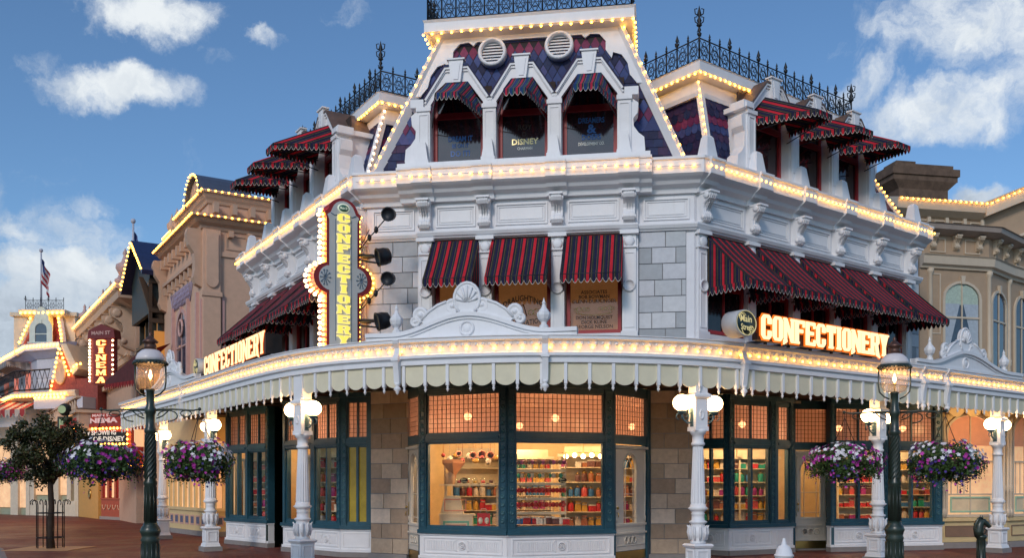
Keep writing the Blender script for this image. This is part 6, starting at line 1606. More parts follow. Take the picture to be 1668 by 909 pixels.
mb.prism(FH, [(.9, Zt+.25), (FH.L, Zt+.25), (FH.L, Zt+.32), (.9, Zt+.32)], 0, .1, 'v'); mb.prism(FH, [(.9, Zt+.25), (FH.L, Zt+.25+rs*(FH.L-.9)), (FH.L, Zt+.33+rs*(FH.L-.9)), (.9, Zt+.33)], 0, .1, 'v')
mb.build('roof_cornice', TANL, TH)
bulbs('roof_light_string', [Vector(FG.P(0, .38, z1-.04)), Vector(FG.P(FG.L, .38, z1-.04)), Vector(FH.P(FH.L, .40, ze-.04))], .17, TH, .026)
FCm = Fr(PY(1452, 0, 29.0)[:2], PY(1556, 0, 29.4)[:2]); zb_ = zc(FCm, 1500, 318)
for z in (0,):
    mb = MB(); zt_ = zc(FCm, 1500, 268); h = zt_-zb_
    mb.box(FCm, .25, FCm.L-.25, -1.2, 0, zb_-.6, zb_+h*.2); mb.frust(FCm, FCm.L/2, -.6, zb_+h*.2, zb_+h*.45, FCm.L/2-.25, FCm.L/2-.02, .6, .72)
    mb.box(FCm, 0, FCm.L, -1.32, .12, zb_+h*.45, zb_+h*.62); mb.box(FCm, -.05, FCm.L+.05, -1.37, .17, zb_+h*.62, zb_+h*.85); mb.box(FCm, .1, FCm.L-.1, -1.22, .05, zb_+h*.85, zt_)
    mb.box(FCm, .3, .95, -.9, -.2, zt_, zt_+.16); mb.box(FCm, 1.1, 1.65, -.9, -.2, zt_, zt_+.08); mb.build('chimney', CHB, TH)
# ground floor with arched shop windows
h1, h2 = G(1533, 894), G(1640, 892); FZ = Fr(h1, h2); FZ2 = Fr(h2, h2+Vector((3.2, 1.9)))
mb = MB(); 
for f in (FZ, FZ2): 
    mb.box(f, 0, f.L, -.18, -.06, 0, 3.88); mb.box(f, 0, f.L, -.1, .06, .12, .16); mb.box(f, 0, f.L, -.06, .0, .14, .72); mb.box(f, 0, f.L, -.06, .07, .72, .82)
mb.build('shop_front', YCR, TH); mb = MB()
for f in (FZ, FZ2): mb.box(f, -.05, f.L+.05, -.2, .10, 0, .16)
mb.build('plinth', PLINTH, TH)
mb = MB(); ring(mb, FZ, .12, FZ.L-.30, .30, .60, .03, .0, .02); mb.box(FZ, .15, FZ.L-.33, .0, .008, .33, .57); ring(mb, FZ2, .2, 1.6, .30, .60, .03, 0, .02); mb.build('brown_panel', TAND, TH)
LITW = mat('lit_shop_interior', (.75, .50, .30), .7, var=.3, nscale=3, emit=(1, .55, .26), estr=.42); PEACH = mat('peach_blind', (.60, .28, .18), .8, var=.08, emit=(1, .4, .2), estr=.15); MINTD = mat('mint_moulding', (.35, .55, .40), .5)
def lit_arch(f, a, b):
    o = arch_window(f, a, b, .90, 3.05, -.05, TH, TANL, LITW, rise=.52, mid=None)
    m = MB(); uc = (a+b)/2; m.prism(f, [(a+.02, 2.75), (b-.02, 2.75)]+arch_pts(uc, (b-a)/2-.02, 3.05, .5), -.045, -.040, 'v'); m.build('blind', PEACH, o)
    m = MB(); ring(m, f, a+.08, b-.08, .95, 1.38, .05, -.04, -.02); m.build('mint_panel', MINTD, o)
    m = MB(); m.box(f, a+.02, b-.02, -.042, -.03, 1.42, 1.46); m.box(f, a, b, -.04, -.0, 2.30, 2.35)
    for k in range(4): m.box(f, a+.1+k*.2, a+.14+k*.2, -.044, -.036, 1.46, 2.3)
    m.build('glazing_bar', TANL, o); MB().box(f, a+.12, b-.12, -.044, -.040, 1.0, 1.34).build('cream_panel', CRM, o)
lit_arch(FZ, .22, FZ.L-.42 if FZ.L > 1.6 else FZ.L-.3); lit_arch(FZ2, .35, 1.35); lit_arch(FZ2, 1.8, 2.8)
for f, u_ in ((FZ, .06), (FZ, FZ.L-.12), (FZ, FZ.L-.0), (FZ2, 1.55), (FZ2, .12)):
    m = MB(); p = f.xy(u_, .03); m.lathe([(.07, .82), (.07, 1.0), (.045, 1.05), (.05, 1.1), (.04, 1.5), (.06, 1.55), (.05, 1.6), (.06, 1.65), (.04, 1.7), (.045, 3.3), (.07, 3.35), (.08, 3.5)], (p.x, p.y, 0), 10); m.build('colonnette', TANL, TH)
m = MB()
for f in (FZ, FZ2):
    n = int(f.L/.5)
    for k in range(n):
        a, b = f.L*k/n, f.L*(k+1)/n; m.prism(f, [(a+.02, 3.86), (a+.02, 3.62)]+[(a+.02+(b-a-.04)*j/6, 3.62-.12*math.sin(pi*j/6)) for j in range(1, 6)]+[(b-.02, 3.62), (b-.02, 3.86)], .25, .27, 'v')
m.build('inner_valance', YCR, TH)
lamp_o = lamp((FZ.xy(1.0, 1.4).x, FZ.xy(1.0, 1.4).y, 3.6), 26, .15, (1, .62, .30))
lamp_o.name = 'added_canopy_light'  # added lamp without a fitting, brightens the yellow shop front

# ================================================================== LEFT STREET: TAN CORNER BUILDING
PEA = mat('peach_stucco', (.66, .42, .29), .65, var=.06, bump=.15); PEAD = mat('peach_dark_trim', (.55, .36, .25), .55, var=.06); PEAL = mat('pink_trim', (.58, .34, .30), .5)
c0u = FL.u(330); c1u = FL.u(268)
T = thing('tan_building', 'tall peach building with scrolled corner, arched window and bulb strings beyond the white wing', 'building', (*FL.xy(c0u, -2), 0))
FS = Fr(FL.xy(c0u, 0), FL.xy(c0u, -6))          # side wall facing the corner
zA = zc(FL, 330, 352); zB = zc(FL, 330, 306)
mb = MB(); mb.box(FL, c1u, c0u, -6, 0, 3.9, zA); mb.box(FL, c1u+1.6, c0u-.25, -5.5, -.25, zA, zB-.05)
mb.box(FL, c1u+.2, c1u+1.6, -5.5, -.25, zA, zA+(zB-zA)*.5); mb.build('wall', PEA, T)
cpr = lambda z, d: [(-.2, z-.42), (.05, z-.40), (.08, z-.3), (.22*d, z-.22), (.30*d, z-.12), (.40*d, z-.08), (.42*d, z), (-.3, z+.05)]
mb = MB(); mb.sweep([FL.xy(c1u, 0), FL.xy(c0u, 0), FL.xy(c0u, -6)], cpr(zA, 1)); mb.build('main_cornice', PEAD, T)
mb = MB(); mb.sweep([FL.xy(c1u+1.6, -.25), FL.xy(c0u-.25, -.25), FL.xy(c0u-.25, -5.5)], cpr(zB, .6)); mb.sweep([FL.xy(c1u, -.2), FL.xy(c1u+1.62, -.2)], cpr(zA+(zB-zA)*.55, .7)); mb.build('attic_cornice', PEAD, T)
# arched pediment
ucp = c0u-1.35; m = MB(); ap = arch_pts(ucp, .95, zB-.1, zc(FL, 320, 283)-zB+.1, 12); m.prism(FL, ap, -1.6, -.1, 'v'); m.build('arched_pediment', PEA, T)
m = MB(); ap2 = arch_pts(ucp, 1.03, zB-.1, zc(FL, 320, 281)-zB+.14, 12)
for k in range(12): m.prism(FL, [ap[k], ap2[k], ap2[k+1], ap[k+1]], -1.7, .05, 'v')
m.build('pediment_moulding', mat('roof_metal_blue', (.10, .12, .17), .4, metal=.3), T)
bulbs('pediment_light_string', [Vector(FL.P(a, .08, b)) for a, b in ap2], .2, T, .03)
bulbs('cornice_light_string', [Vector(FL.P(c1u, .44, zA-.05)), Vector(FL.P(c0u+.42, .44, zA-.05)), Vector(FL.P(c0u+.44, -5, zA-.05))], .22, T, .03)
bulbs('attic_light_string', [Vector(FL.P(c1u+1.6, .05, zB-.03)), Vector(FL.P(c0u, .03, zB-.03)), Vector(FL.P(c0u+.05, -5, zB-.03))], .22, T, .03)
bulbs('attic_light_string', [Vector(FL.P(c1u, .1, zA+(zB-zA)*.55)), Vector(FL.P(c1u+1.6, .1, zA+(zB-zA)*.55))], .2, T, .03)
# side: corner pilaster with raised panel; horizontal band
m = MB(); m.box(FS, .0, .55, 0, .12, 3.9, zA-.42); m.box(FS, .08, .47, .12, .18, zA-2.1, zA-.55); m.prism(FS, arch_pts(.275, .2, zA-2.1, -.22, 8), .12, .18, 'v'); m.box(FS, -.05, .6, .0, .16, zA-2.6, zA-2.45); m.box(FS, .55, 5.9, 0, .06, zA-1.25, zA-1.1); m.build('corner_pilaster', PEA, T)
m = MB()
for k in range(3): ring(m, FS, .75+k*1.5, 2.0+k*1.5, zA-1.0, zA-.5, .05, 0, .03)
m.build('side_panel', PEAD, T)
m = MB()
for k in range(9): m.box(FS, .35+k*.6, .5+k*.6, -.25, .12, zB-.75, zB-.42); m.box(FS, .8+k*.62, .95+k*.62, 0, .24, zA-.62, zA-.42)
for k in range(3): ring(m, FS, .7+k*1.6, 2.0+k*1.6, zA+.18, zB-.85, .05, -.25, -.21)
m.build('cornice_block', PEAD, T)
m = MB(); m.box(FS, .62, .70, .0, .05, 4.3, zA-2.6); m.box(FL, c0u-.62, c0u-.50, 0, .1, 4.2, zA-2.4); m.box(FL, c0u-.12, c0u-.04, 0, .06, 4.2, zA-2.7); m.build('pink_strip', PEAL, T)
for u_ in (c1u+.35, c1u+1.2): m = MB(); m.lathe([(.16, 0), (.16, .1), (.08, .16), (.18, .36), (.2, .5), (.1, .62), (.04, .8), (1e-5, .95)], (*FL.xy(u_, -.2), zA+(zB-zA)*.56), 10); m.build('parapet_urn', PEA, T)
# front: big scroll brackets, dentils, lattice, arched window
m = MB()
for u_ in (c0u-.25, c1u+.25):
    m.prism(FL, [(0, zA-.4), (.45, zA-.4), (.5, zA-.6), (.42, zA-.95), (.25, zA-1.2), (.22, zA-1.7), (.28, zA-2.0), (.2, zA-2.2), (0, zA-2.3)], u_-.16, u_+.16, 'u')
for k in range(8): u_ = c1u+.7+(c0u-c1u-1.4)*k/7; m.box(FL, u_-.09, u_+.09, 0, .28, zA-.78, zA-.45); m.box(FL, u_-.07, u_+.07, 0, .16, zA-1.75, zA-1.45)
m.box(FL, c1u+.5, c0u-.5, 0, .18, zA-1.42, zA-1.3); m.build('scroll_bracket', PEAD, T)
m = MB(); uc = (c0u+c1u)/2; 
for e in range(-6, 7):
    for s_ in (-1, 1): m.tube([FL.P(uc+e*.22, .03, zA-2.5), FL.P(uc+e*.22+s_*.4, .03, zA-1.85)], .018, 4)
m.build('lattice', mat('lattice_mauve', (.36, .30, .42), .5), T)
arch_window(FL, uc-.75, uc+.75, 4.8, zA-3.6, .0, T, PEAL, PANED, rise=.9, sw=.14, mid=zA-3.9)
m = MB()
for e in (-1, 1): m.box(FL, uc+e*1.15-.06, uc+e*1.15+.06, 0, .12, 4.0, zA-2.4)
m.tube([FL.P(uc+.28*math.cos(a), .05, zA-3.25+.28*math.sin(a)) for a in [pi*k/8 for k in range(17)]], .05, 6, cap=False); m.build('pink_moulding', PEAL, T)
# ground floor bay of the tan building, cream with pink and blue panels
k0, k1, k2 = G(284, 868), G(346, 876), G(372, 868)
K = [k0+Vector((-.9, 1.2)), k0, k1, k1+Vector((.55, .9))]
mb = MB()
for a, b in zip(K, K[1:]):
    f = Fr(a, b); mb.box(f, 0, f.L, -.15, 0, .16, .82); mb.box(f, 0, f.L, -.15, .05, .82, .92); mb.box(f, 0, f.L, -.15, .0, 3.1, 3.88)
    n = max(1, round(f.L/.55))
    for k in range(n+1): u_ = f.L*k/n; mb.box(f, max(0, u_-.07), min(f.L, u_+.07), -.15, .02, .92, 3.1)
    mb.box(f, 0, f.L, -.12, .0, 2.35, 2.45)
mb.build('bay_front', YCR, T)
m = MB(); m2 = MB(); m3 = MB()
for a, b in zip(K, K[1:]):
    f = Fr(a, b); n = max(1, round(f.L/.55)); m.box(f, 0, f.L, -.08, -.07, .92, 3.1); m3.box(f, -.04, f.L+.04, -.2, .08, 0, .16)
    for k in range(n): u_ = f.L*(k+.5)/n; w2 = f.L/n*.36; ring(m2, f, u_-w2, u_+w2, .34, .66, .04, 0, .015); 
m.build('lit_pane', LITW, T); m2.build('pink_panel_moulding', PEAL, T); m3.build('plinth', PLINTH, T)
m = MB()
for a, b in zip(K, K[1:]):
    f = Fr(a, b); n = max(1, round(f.L/.55))
    for k in range(n): u_ = f.L*(k+.5)/n; w2 = f.L/n*.36-.05; m.box(f, u_-w2, u_+w2, 0, .008, .39, .61)
m.build('slate_blue_panel', mat('slate_blue', (.10, .12, .20), .5), T)
# plain cream wall filling between the bay and the white shop, and stair nook beyond
f = Fr(K[-1], g0+Vector((.1, .3))); m = MB(); m.box(f, 0, f.L, -.2, -.05, 0, 3.88); m.build('recessed_wall', YCR, T)
m = MB(); m.box(f, .15, f.L-.15, -.05, -.03, .95, 3.0); m.build('lit_pane', LITW, T)
f = Fr(FL.xy(c1u-.2, -.2), K[0]); m = MB(); m.box(f, 0, f.L, -.2, 0, 0, 3.88); m.build('nook_wall', mat('ochre_wall', (.36, .24, .10), .7), T)
lamp_o = lamp((k1.x-.2, k1.y-1.2, 3.55), 45, .15, (1, .6, .28)); lamp_o.name = 'added_canopy_light'  # added lamp, no fitting under the canopy, brightens the bay front
lamp_o = lamp((k0.x-2.0, k0.y+.6, 3.5), 30, .15, (1, .6, .28)); lamp_o.name = 'added_canopy_light'  # second added lamp without a fitting, farther left

# ================================================================== DARK GABLED BUILDING
d0, d1 = FL.u(266), FL.u(236)
T = thing('dark_gabled_building', 'dark green timbered building with navy gable roof and bulb string', 'building', (*FL.xy(d0, -2), 0))
DG = mat('dark_timber_green', (.02, .028, .026), .5, var=.2); NAVY = mat('navy_roof', (.02, .03, .09), .4, var=.2)
zr = zc(FL, 246, 405); ze = zc(FL, 236, 470)
m = MB(); m.box(FL, d1-.3, d0, -6, .0, 0, ze); m.build('wall', PEA, T)
m = MB(); uc = (d0+d1)/2; 
m.prism(FL, [(d1-.4, ze), (d0+.3, ze), (uc, zr-.1)], -5.5, .5, 'v'); m.box(FL, d1, d0+.02, 0, .5, ze-1.6, ze); m.build('gable_bay', DG, T)
m = MB(); m.prism(FL, [(d1-.6, ze-.1), (d1-.5, ze-.25), (uc, zr-.08), (d0+.4, ze-.25), (d0+.5, ze-.1), (uc, zr+.1)], -5.6, .85, 'v'); m.build('gable_roof', NAVY, T)
bulbs('gable_light_string', [Vector(FL.P(d1-.55, .88, ze-.12)), Vector(FL.P(uc, .88, zr+.03)), Vector(FL.P(d0+.5, .88, ze-.12))], .24, T, .04)
m = MB()
for k in range(4): z = 5.0+k*(ze-6.6)/3; m.box(FL, d1, d0+.04, 0, .35, z, z+.14); m.box(FL, d0-.02, d0+.06, -4, .2, z, z+.14)
for k in range(4): u_ = d1+(d0-d1)*k/3; m.box(FL, u_-.07, u_+.07, 0, .2, 4.3, ze)
m.build('timber_frame', DG, T)
m = MB()
for k in range(3):
    for j in range(3): a = d1+(d0-d1)*(k+.2)/3; z = 5.3+j*(ze-6.6)/3; m.box(FL, a, a+(d0-d1)*.2, .0, .05, z, z+.8)
m.build('window', mat('amber_lit_window', (.5, .2, .05), .3, emit=(1, .42, .08), estr=.25), T)
FD = Fr(FL.xy(d0+.06, .55), FL.xy(d0+.06, -3)); m = MB()
for z in (4.6, 6.2, 7.8, ze-1.6, ze-.5): m.box(FD, 0, 2.4, 0, .12, z, z+.16)
for u_ in (0, .75, 1.5): m.box(FD, u_, u_+.12, 0, .10, 4.3, ze-.4)
m.prism(FL, [(0, ze-1.6), (.5, ze-1.6), (.9, ze-.3), (.75, ze-.3), (.3, ze-1.2), (0, ze-2.4)], d0-.1, d0+.1, 'u')
m.build('timber_bracket', mat('timber_brown', (.06, .035, .02), .5), T)
m = MB()
for z in (4.9, 6.5): 
    for u_ in (.2, .95): m.box(FD, u_, u_+.45, .0, .06, z, z+1.0)
m.build('lit_window', MATS['amber_lit_window'], T)
m = MB(); P_ = FL.P; m.quad([P_(d1, .1, 6.6), P_(d0+.1, .1, 6.6), P_(d0+.1, 1.3, 5.9), P_(d1, 1.3, 5.9)]); m.quad([P_(d0+.1, .1, 6.6), P_(d0+.1, 1.3, 5.9), P_(d0+.1, .1, 5.9)]); m.build('hood_roof', mat('grey_canvas', (.05, .055, .075), .8), T)

# ================================================================== CINEMA BUILDING
e0, e1 = FL.u(222), FL.u(148)
T = thing('cinema_building', 'tan cinema building with heavy bracketed cornice, urns and bulb strings', 'building', (*FL.xy(e0, -2), 0))
FE = Fr(FL.xy(e0, 0), FL.xy(e0, -7)); CTAN = mat('cinema_tan', (.45, .31, .23), .6, var=.07); CTR = mat('cinema_trim', (.56, .40, .29), .5, var=.06)
vE = 1.0; zt3 = zc(FL, 196, 452, vE); zc3 = zt3
m = MB(); m.box(FL, e1, e0, -7, 0, 0, zt3-.5); m.build('wall', CTAN, T)
m = MB(); m.sweep([FL.xy(e1, 0), FL.xy(e0, 0), FL.xy(e0, -7)], [(-.2, zt3-.9), (.1, zt3-.85), (vE*.85, zt3-.55), (vE*.9, zt3-.3), (vE, zt3-.2), (vE, zt3), (-.4, zt3+.05)]); m.build('cornice', CTR, T)
for k in range(7): bracket(FL, e1+.5+(e0-e1-1.0)*k/6, T, 0, zt3-.75, 3.0, .2, CTR)
bracket(FE, .35, T, 0, zt3-.75, 2.4, .2, CTR)
m = MB(); m.sweep([FL.xy(e1, 0), FL.xy(e0, 0), FL.xy(e0, -7)], [(-.1, zt3-3.2), (.35, zt3-3.1), (.4, zt3-2.9), (-.1, zt3-2.85)])
for k in range(6):
    a = e1+1.0+(e0-e1-2)*k/6; ring(m, FL, a, a+(e0-e1)*.1, zt3-2.6, zt3-1.2, .1, 0, .1)
m.build('string_course', CTR, T)
bulbs('cornice_light_string', [Vector(FL.P(e1, vE+.04, zt3-.03)), Vector(FL.P(e0+vE, vE+.04, zt3-.03)), Vector(FL.P(e0+vE+.04, -5, zt3-.03))], .24, T, .04)
for k, (px, s) in enumerate([(138, .6), (146, .4), (168, .45), (180, .45), (204, .8), (195, .45)]):
    a = FL.u(px, .6); p = FL.xy(a, .6); m = MB(); m.lathe([(.25*s, 0), (.25*s, .15*s), (.1*s, .25*s), (.32*s, .5*s), (.48*s, .8*s), (.45*s, 1.0*s), (.2*s, 1.15*s), (.08*s, 1.5*s), (.14*s, 1.6*s), (1e-5, 1.9*s)], (p.x, p.y, zt3), 12); m.build('urn', mat('urn_pink', (.55, .36, .33), .5), T)
# windows and lower box
m = MB()
for k in range(5): a = e1+1+(e0-e1-2)*k/5; ring(m, FL, a, a+(e0-e1)*.13, 6.6, 8.4, .12, 0, .1); 
m.box(FL, e1, e0, 0, .25, 6.3, 6.5); m.build('window_surround', CTR, T)
m = MB(); m.box(FL, e1+1, e0+.2, 0, 2.3, zc(FL, 190, 680, 2.3), zc(FL, 190, 643, 2.3)); m.build('canopy_box', CTAN, T)
m = MB(); zz = zc(FL, 190, 643, 2.3); m.box(FL, e1+.9, e0+.3, -.0, 2.45, zz, zz+.12)
n = 16
for k in range(n):
    u_ = e1+1+(e0-e1-1)*k/n; p = FL.xy(u_, 2.3); m.lathe([(.07, 0), (.1, .15), (.05, .3), (.07, .5)], (p.x, p.y, zz+.12), 6)
m.box(FL, e1+.9, e0+.2, 2.2, 2.4, zz+.62, zz+.7); m.build('balustrade', CTR, T)
# marquee (red, lit border)
zt5, zb5 = zc(FL, 190, 716, 2.8), zc(FL, 190, 760, 2.8)
MARQ = thing('cinema_marquee', 'red cinema marquee reading NOW SHOWING with a bulb border', 'marquee', (*FL.xy(e0-2, 2), zb5))
MF = Fr(PY(104, 0, 40.5)[:2], PY(214, 0, 39.0)[:2]); RED2 = mat('marquee_red', (.34, .035, .02), .4, var=.1, emit=(1, .1, .02), estr=.03)
zA5, zB5 = MF.z(190, 762), MF.z(190, 694)
m = MB(); m.box(MF, 0, MF.L, -2.2, 0, zA5, zB5+.25); m.prism(MF, arch_pts(MF.L*.50, MF.L*.38, zB5+.2, MF.z(150, 674)-zB5-.2, 12), -.4, .05, 'v'); m.box(MF, -.1, MF.L+.05, -.3, .12, zB5-.05, zB5+.1); m.build('marquee_body', RED2, MARQ)
m = MB(); m.box(MF, .3, MF.L-.25, .01, .03, MF.z(190, 722)-1.0, MF.z(190, 700)-.1); mk = m.build('letter_board', mat('board_black', (.012, .01, .012), .4), MARQ)
WL = emat('white_letters_lit', (1, .85, .72), .85)
m = MB(); text(m, 'NOW SHOWING', MF, MF.L*.50+.0, MF.z(150, 706.2), .04, .27, 0, .03, width=MF.L*.58); text(m, 'OF DISNEY', MF, MF.L*.68, MF.z(150, 716.5), .04, .27, 0, .03, width=MF.L*.46); m.build('board_lettering', WL, MARQ)
m = MB(); text(m, 'MAIN ST.', MF, MF.L*.60, MF.z(150, 678), .08, .15, 0, .03, width=MF.L*.30); text(m, 'CINEMA', MF, MF.L*.54, MF.z(150, 686.5), .08, .27, 0, .05, width=MF.L*.56); m.build('header_lettering', emat('pink_letters_lit', (.95, .62, .6), .7), MARQ)
bt, bb_ = MF.z(190, 698), MF.z(190, 724)
bulbs('bulb_border', [Vector(MF.P(.2, .07, bt)), Vector(MF.P(MF.L-.15, .07, bt)), Vector(MF.P(MF.L-.15, .07, bb_)), Vector(MF.P(.2, .07, bb_)), Vector(MF.P(.2, .07, bt))], .2, MARQ, .045)
bulbs('bulb_row', [Vector(MF.P(0, .1, zA5+.1)), Vector(MF.P(MF.L, .1, zA5+.1)), Vector(MF.P(MF.L+.1, -2, zA5+.1))], .2, MARQ, .045)
m = MB(); s0 = Fr(MF.xy(MF.L+.05), MF.xy(MF.L+.05, -2.0)); m.box(s0, .1, 1.9, 0, .03, MF.z(190, 728), MF.z(190, 700)); m.build('lit_side_panel', mat('lit_cream_panel', (.7, .55, .35), .5, emit=(1, .6, .3), estr=.6), MARQ)
# vertical blade sign
CB = Fr(PY(149, 0, 39.5)[:2], PY(183, 0, 39.3)[:2]); zt6, zb6 = CB.z(165, 540), CB.z(165, 626)
S = thing('cinema_blade_sign', 'red vertical CINEMA sign with lit letters and bulb edges', 'sign', (*CB.xy(.4), zb6))
m = MB(); m.box(CB, .0, CB.L, -.35, 0, zb6, zt6-.3); m.prism(CB, [(-.15, zt6-.3), (CB.L+.15, zt6-.3), (CB.L+.1, zt6+.05), (CB.L/2, zt6+.3), (-.1, zt6+.05)], -.4, .06, 'v'); m.build('sign_case', mat('dark_red_sign', (.16, .015, .015), .4), S)
m = MB(); text(m, 'MAIN ST', CB, CB.L/2, zt6-.08, .08, .2, 0, .03, width=CB.L*.9); m.build('small_lettering', PEAL, S)
CLT = emat('orange_letter_lit', (1, .52, .18), 2.4)
for k, ch in enumerate('CINEMA'):
    g, w = glyph(ch); hh = (zt6-.35-zb6)/6; sx = .42/max(w, .5); letter(CB, ch, CB.L/2-w*sx/2, zt6-.4-hh*(k+1)+.1, hh*.8, sx, .02, .06, S, CLT, LITO, .012)
bulbs('bulb_border', [Vector(CB.P(-.05, .05, zt6-.3)), Vector(CB.P(-.05, .05, zb6))], .14, S, .05, BULBW, cord=False); bulbs('bulb_border', [Vector(CB.P(CB.L+.05, .05, zt6-.3)), Vector(CB.P(CB.L+.05, .05, zb6+.3))], .2, S, .045, BULBW, cord=False)
# red awning next to it
T2 = thing('red_street_awning', 'dark red awning over the street between the cinema and the lamp post', 'awning', (*FL.xy(e0+1, .5), 6))
a0_, a1_ = FL.u(215), FL.u(232); A3 = Fr(PY(170, 0, 36.5)[:2], PY(222, 0, 33.5)[:2])
zt7, zm7, zb7 = A3.z(220, 578), A3.z(172, 622), A3.z(220, 612)
m = MB(); q_ = [A3.P(.0, .0, zm7), A3.P(A3.L, 0, zt7), A3.P(A3.L, -1.2, zt7+.5), A3.P(0, -1.2, zm7+.4)]; m.quad(q_, 0, [(0, 0), (2, 0), (2, 1), (0, 1)])
m.quad([A3.P(0, 0, zm7), A3.P(A3.L, 0, zt7), A3.P(A3.L, 0, zt7-.9), A3.P(.3, 0, zm7-.15)], 1, [(0, 0), (2, 0), (2, 1), (0, 1)]); scallops(m, A3.P(A3.L, .01, zt7-.9), A3.P(0, .01, zm7-.1), .22, .28)
o = m.build('cloth', [AWR, AWU], T2)
# ticket booth and entrance
bk = G(184, 850); FK = Fr(G(160, 846), G(236, 850))
BT = thing('ticket_booth', 'red ticket booth with lit posters under the cinema marquee', 'booth', (*FK.xy(.8), 0))
REDW = mat('booth_red', (.33, .075, .04), .5, var=.1)
m = MB(); m.box(FK, .3, FK.L, -1.2, 0, .0, 1.0); m.box(FK, .28, FK.L+.02, -1.2, .04, .95, 1.02)
for u_ in (.3, .95, 1.65, FK.L-.14): m.box(FK, u_, u_+.14, -.1, .01, 1.02, 3.2)
m.box(FK, .3, FK.L, -1.2, 0, 2.9, 3.3); m.build('booth_frame', REDW, BT)
for k in range(4): m = MB(); m.tube([FK.P(.62+k*.5+.16*math.cos(a), .02, .7+.22*math.sin(a)) for a in [pi+pi*j/8 for j in range(9)]], .02, 5); m.build('swag', PEAD, BT)
for a, b in ((.46, .93), (1.12, 1.63), (1.82, FK.L-.16)): m = MB(); m.box(FK, a, b, -.09, -.07, 1.05, 2.88); m.build('lit_poster_case', LITW, BT); m = MB(); m.box(FK, a-.03, a+.12, -.06, -.04, 1.05, 2.88); m.box(FK, b-.12, b+.03, -.06, -.04, 1.05, 2.88); m.build('red_curtain', mat('curtain_red', (.25, .01, .01), .8), BT)
m = MB(); m.box(FK, .25, FK.L, -.1, .06, 0, .14); m.build('plinth', PLINTH, BT)
FY = Fr(G(128, 842), G(160, 846)); GT = thing('ochre_entrance', 'ochre cinema entrance pier with a small brass plaque, left of the booth', 'wall', (*FY.xy(.3), 0))
m = MB(); m.box(FY, 0, FY.L, -1, 0, 0, 3.6); m.build('pier', mat('ochre_pier', (.55, .30, .08), .5), GT)
m = MB(); m.lathe([(.25, 0), (.25, .05), (.15, .05), (.1, .02), (1e-5, .04)], FY.P(FY.L*.6, 0, 1.2), 14, 0, (Vector((FY.U.x, FY.U.y, 0)), Vector((0, 0, 1)), Vector((FY.N.x, FY.N.y, 0)))); m.build('round_plaque', BRASS, GT)
m = MB(); m.box(FY, FY.L*.3, FY.L*.75, .0, .15, 2.2, 2.8); m.build('brass_lantern', BRASS, GT)

# ================================================================== FAR LEFT TURRET BUILDING
YT = 50.0; FT = Fr(PY(60, 0, YT)[:2], PY(106, 0, YT-.8)[:2]); WBL = mat('pale_blue_white', (.50, .50, .57), .5, var=.04); CRD = mat('cream_distant', (.62, .54, .42), .6)
TT = thing('turret_building', 'white building with red mansard turret, bulb strings and balcony at far left', 'building', (*FT.xy(1, -2), 0))
side0 = FT.xy(0, 0); side1 = Vector(PY(-14, 0, 61)[:2]); FQ = Fr(side1, side0)
Z = lambda py, px=80: FT.z(px, py)
zr1, zr2, zr3 = Z(562), Z(648), Z(514)
m = MB(); m.box(FT, 0, FT.L+1.2, -4, 0, 4.75, zr1-.3); m.box(FQ, 0, FQ.L, -4, -.01, 4.75, zr1-.6); m.build('wall', WBL, TT)
blocks(FT, .05, FT.L-.05, Z(632), Z(578), .04, island('pale_blocks', [(.6, .6, .68), (.66, .66, .72), (.56, .57, .64)]), TT, 1.1, .5, 'stone_facing')
m = MB(); m.sweep([side1, side0, FT.xy(FT.L+.3)], [(-.2, zr1-.75), (.1, zr1-.7), (.45, zr1-.4), (.6, zr1-.35), (.65, zr1), (-.5, zr1+.15)]); m.build('cornice', mat('blue_white_cornice', (.45, .52, .75), .5), TT)
bulbs('cornice_light_string', [Vector((*off([side1, side0, FT.xy(FT.L+.3)], .68)[0], zr1-.15)), Vector((*off([side1, side0, FT.xy(FT.L+.3)], .68)[1], zr1-.15)), Vector((*off([side1, side0, FT.xy(FT.L+.3)], .68)[2], zr1-.15))], .24, TT, .07)
m = MB(); m.sweep([side1, side0, FT.xy(FT.L+2)], [(-.2, zr2-.5), (.1, zr2-.4), (1.1, zr2-.1), (1.2, zr2+.1), (1.15, zr2+.2), (-.3, zr2+.25)]); m.build('balcony_slab', CRD, TT)
p_ = off([side1, side0, FT.xy(FT.L+1.6)], 1.24); bulbs('balcony_light_string', [Vector((*q, zr2)) for q in p_], .24, TT, .07)
m = MB(); q = off([side1, side0, FT.xy(FT.L+.2)], 1.1)
for a, b in zip(q, q[1:]):
    L = (b-a).length; n = int(L/.35); d = (b-a)/n
    for zz in (zr2+.3, zr2+1.3): m.tube([(a.x, a.y, zz), (b.x, b.y, zz)], .04, 4)
    for k in range(n): m.tube([(*(a+d*k), zr2+.25), (*(a+d*(k+1)), zr2+1.3)], .018, 3); m.tube([(*(a+d*(k+1)), zr2+.25), (*(a+d*k), zr2+1.3)], .018, 3)
m.build('balcony_railing', IRON, TT)
# striped grey awnings on the side
for a in (1.0, 6.0): awning(FQ, FQ.L-a-4.2, FQ.L-a-.4, zr1-1.3, zr2+2.0, 1.2, .3, TT, AWGR if 'AWGR' in globals() else globals().setdefault('AWGR', stripes('awning_grey', [(0, (.35, .33, .33)), (.5, (.20, .18, .19))], .5)), 'awning')
m = MB()
for a in (1.6, 5.0, 8.0): m.box(FQ, FQ.L-a-1.1, FQ.L-a, 0, .05, zr2+.3, zr2+2.3)
m.build('lit_window', mat('red_lit_window', (.5, .15, .12), .4, emit=(1, .25, .15), estr=.5), TT)
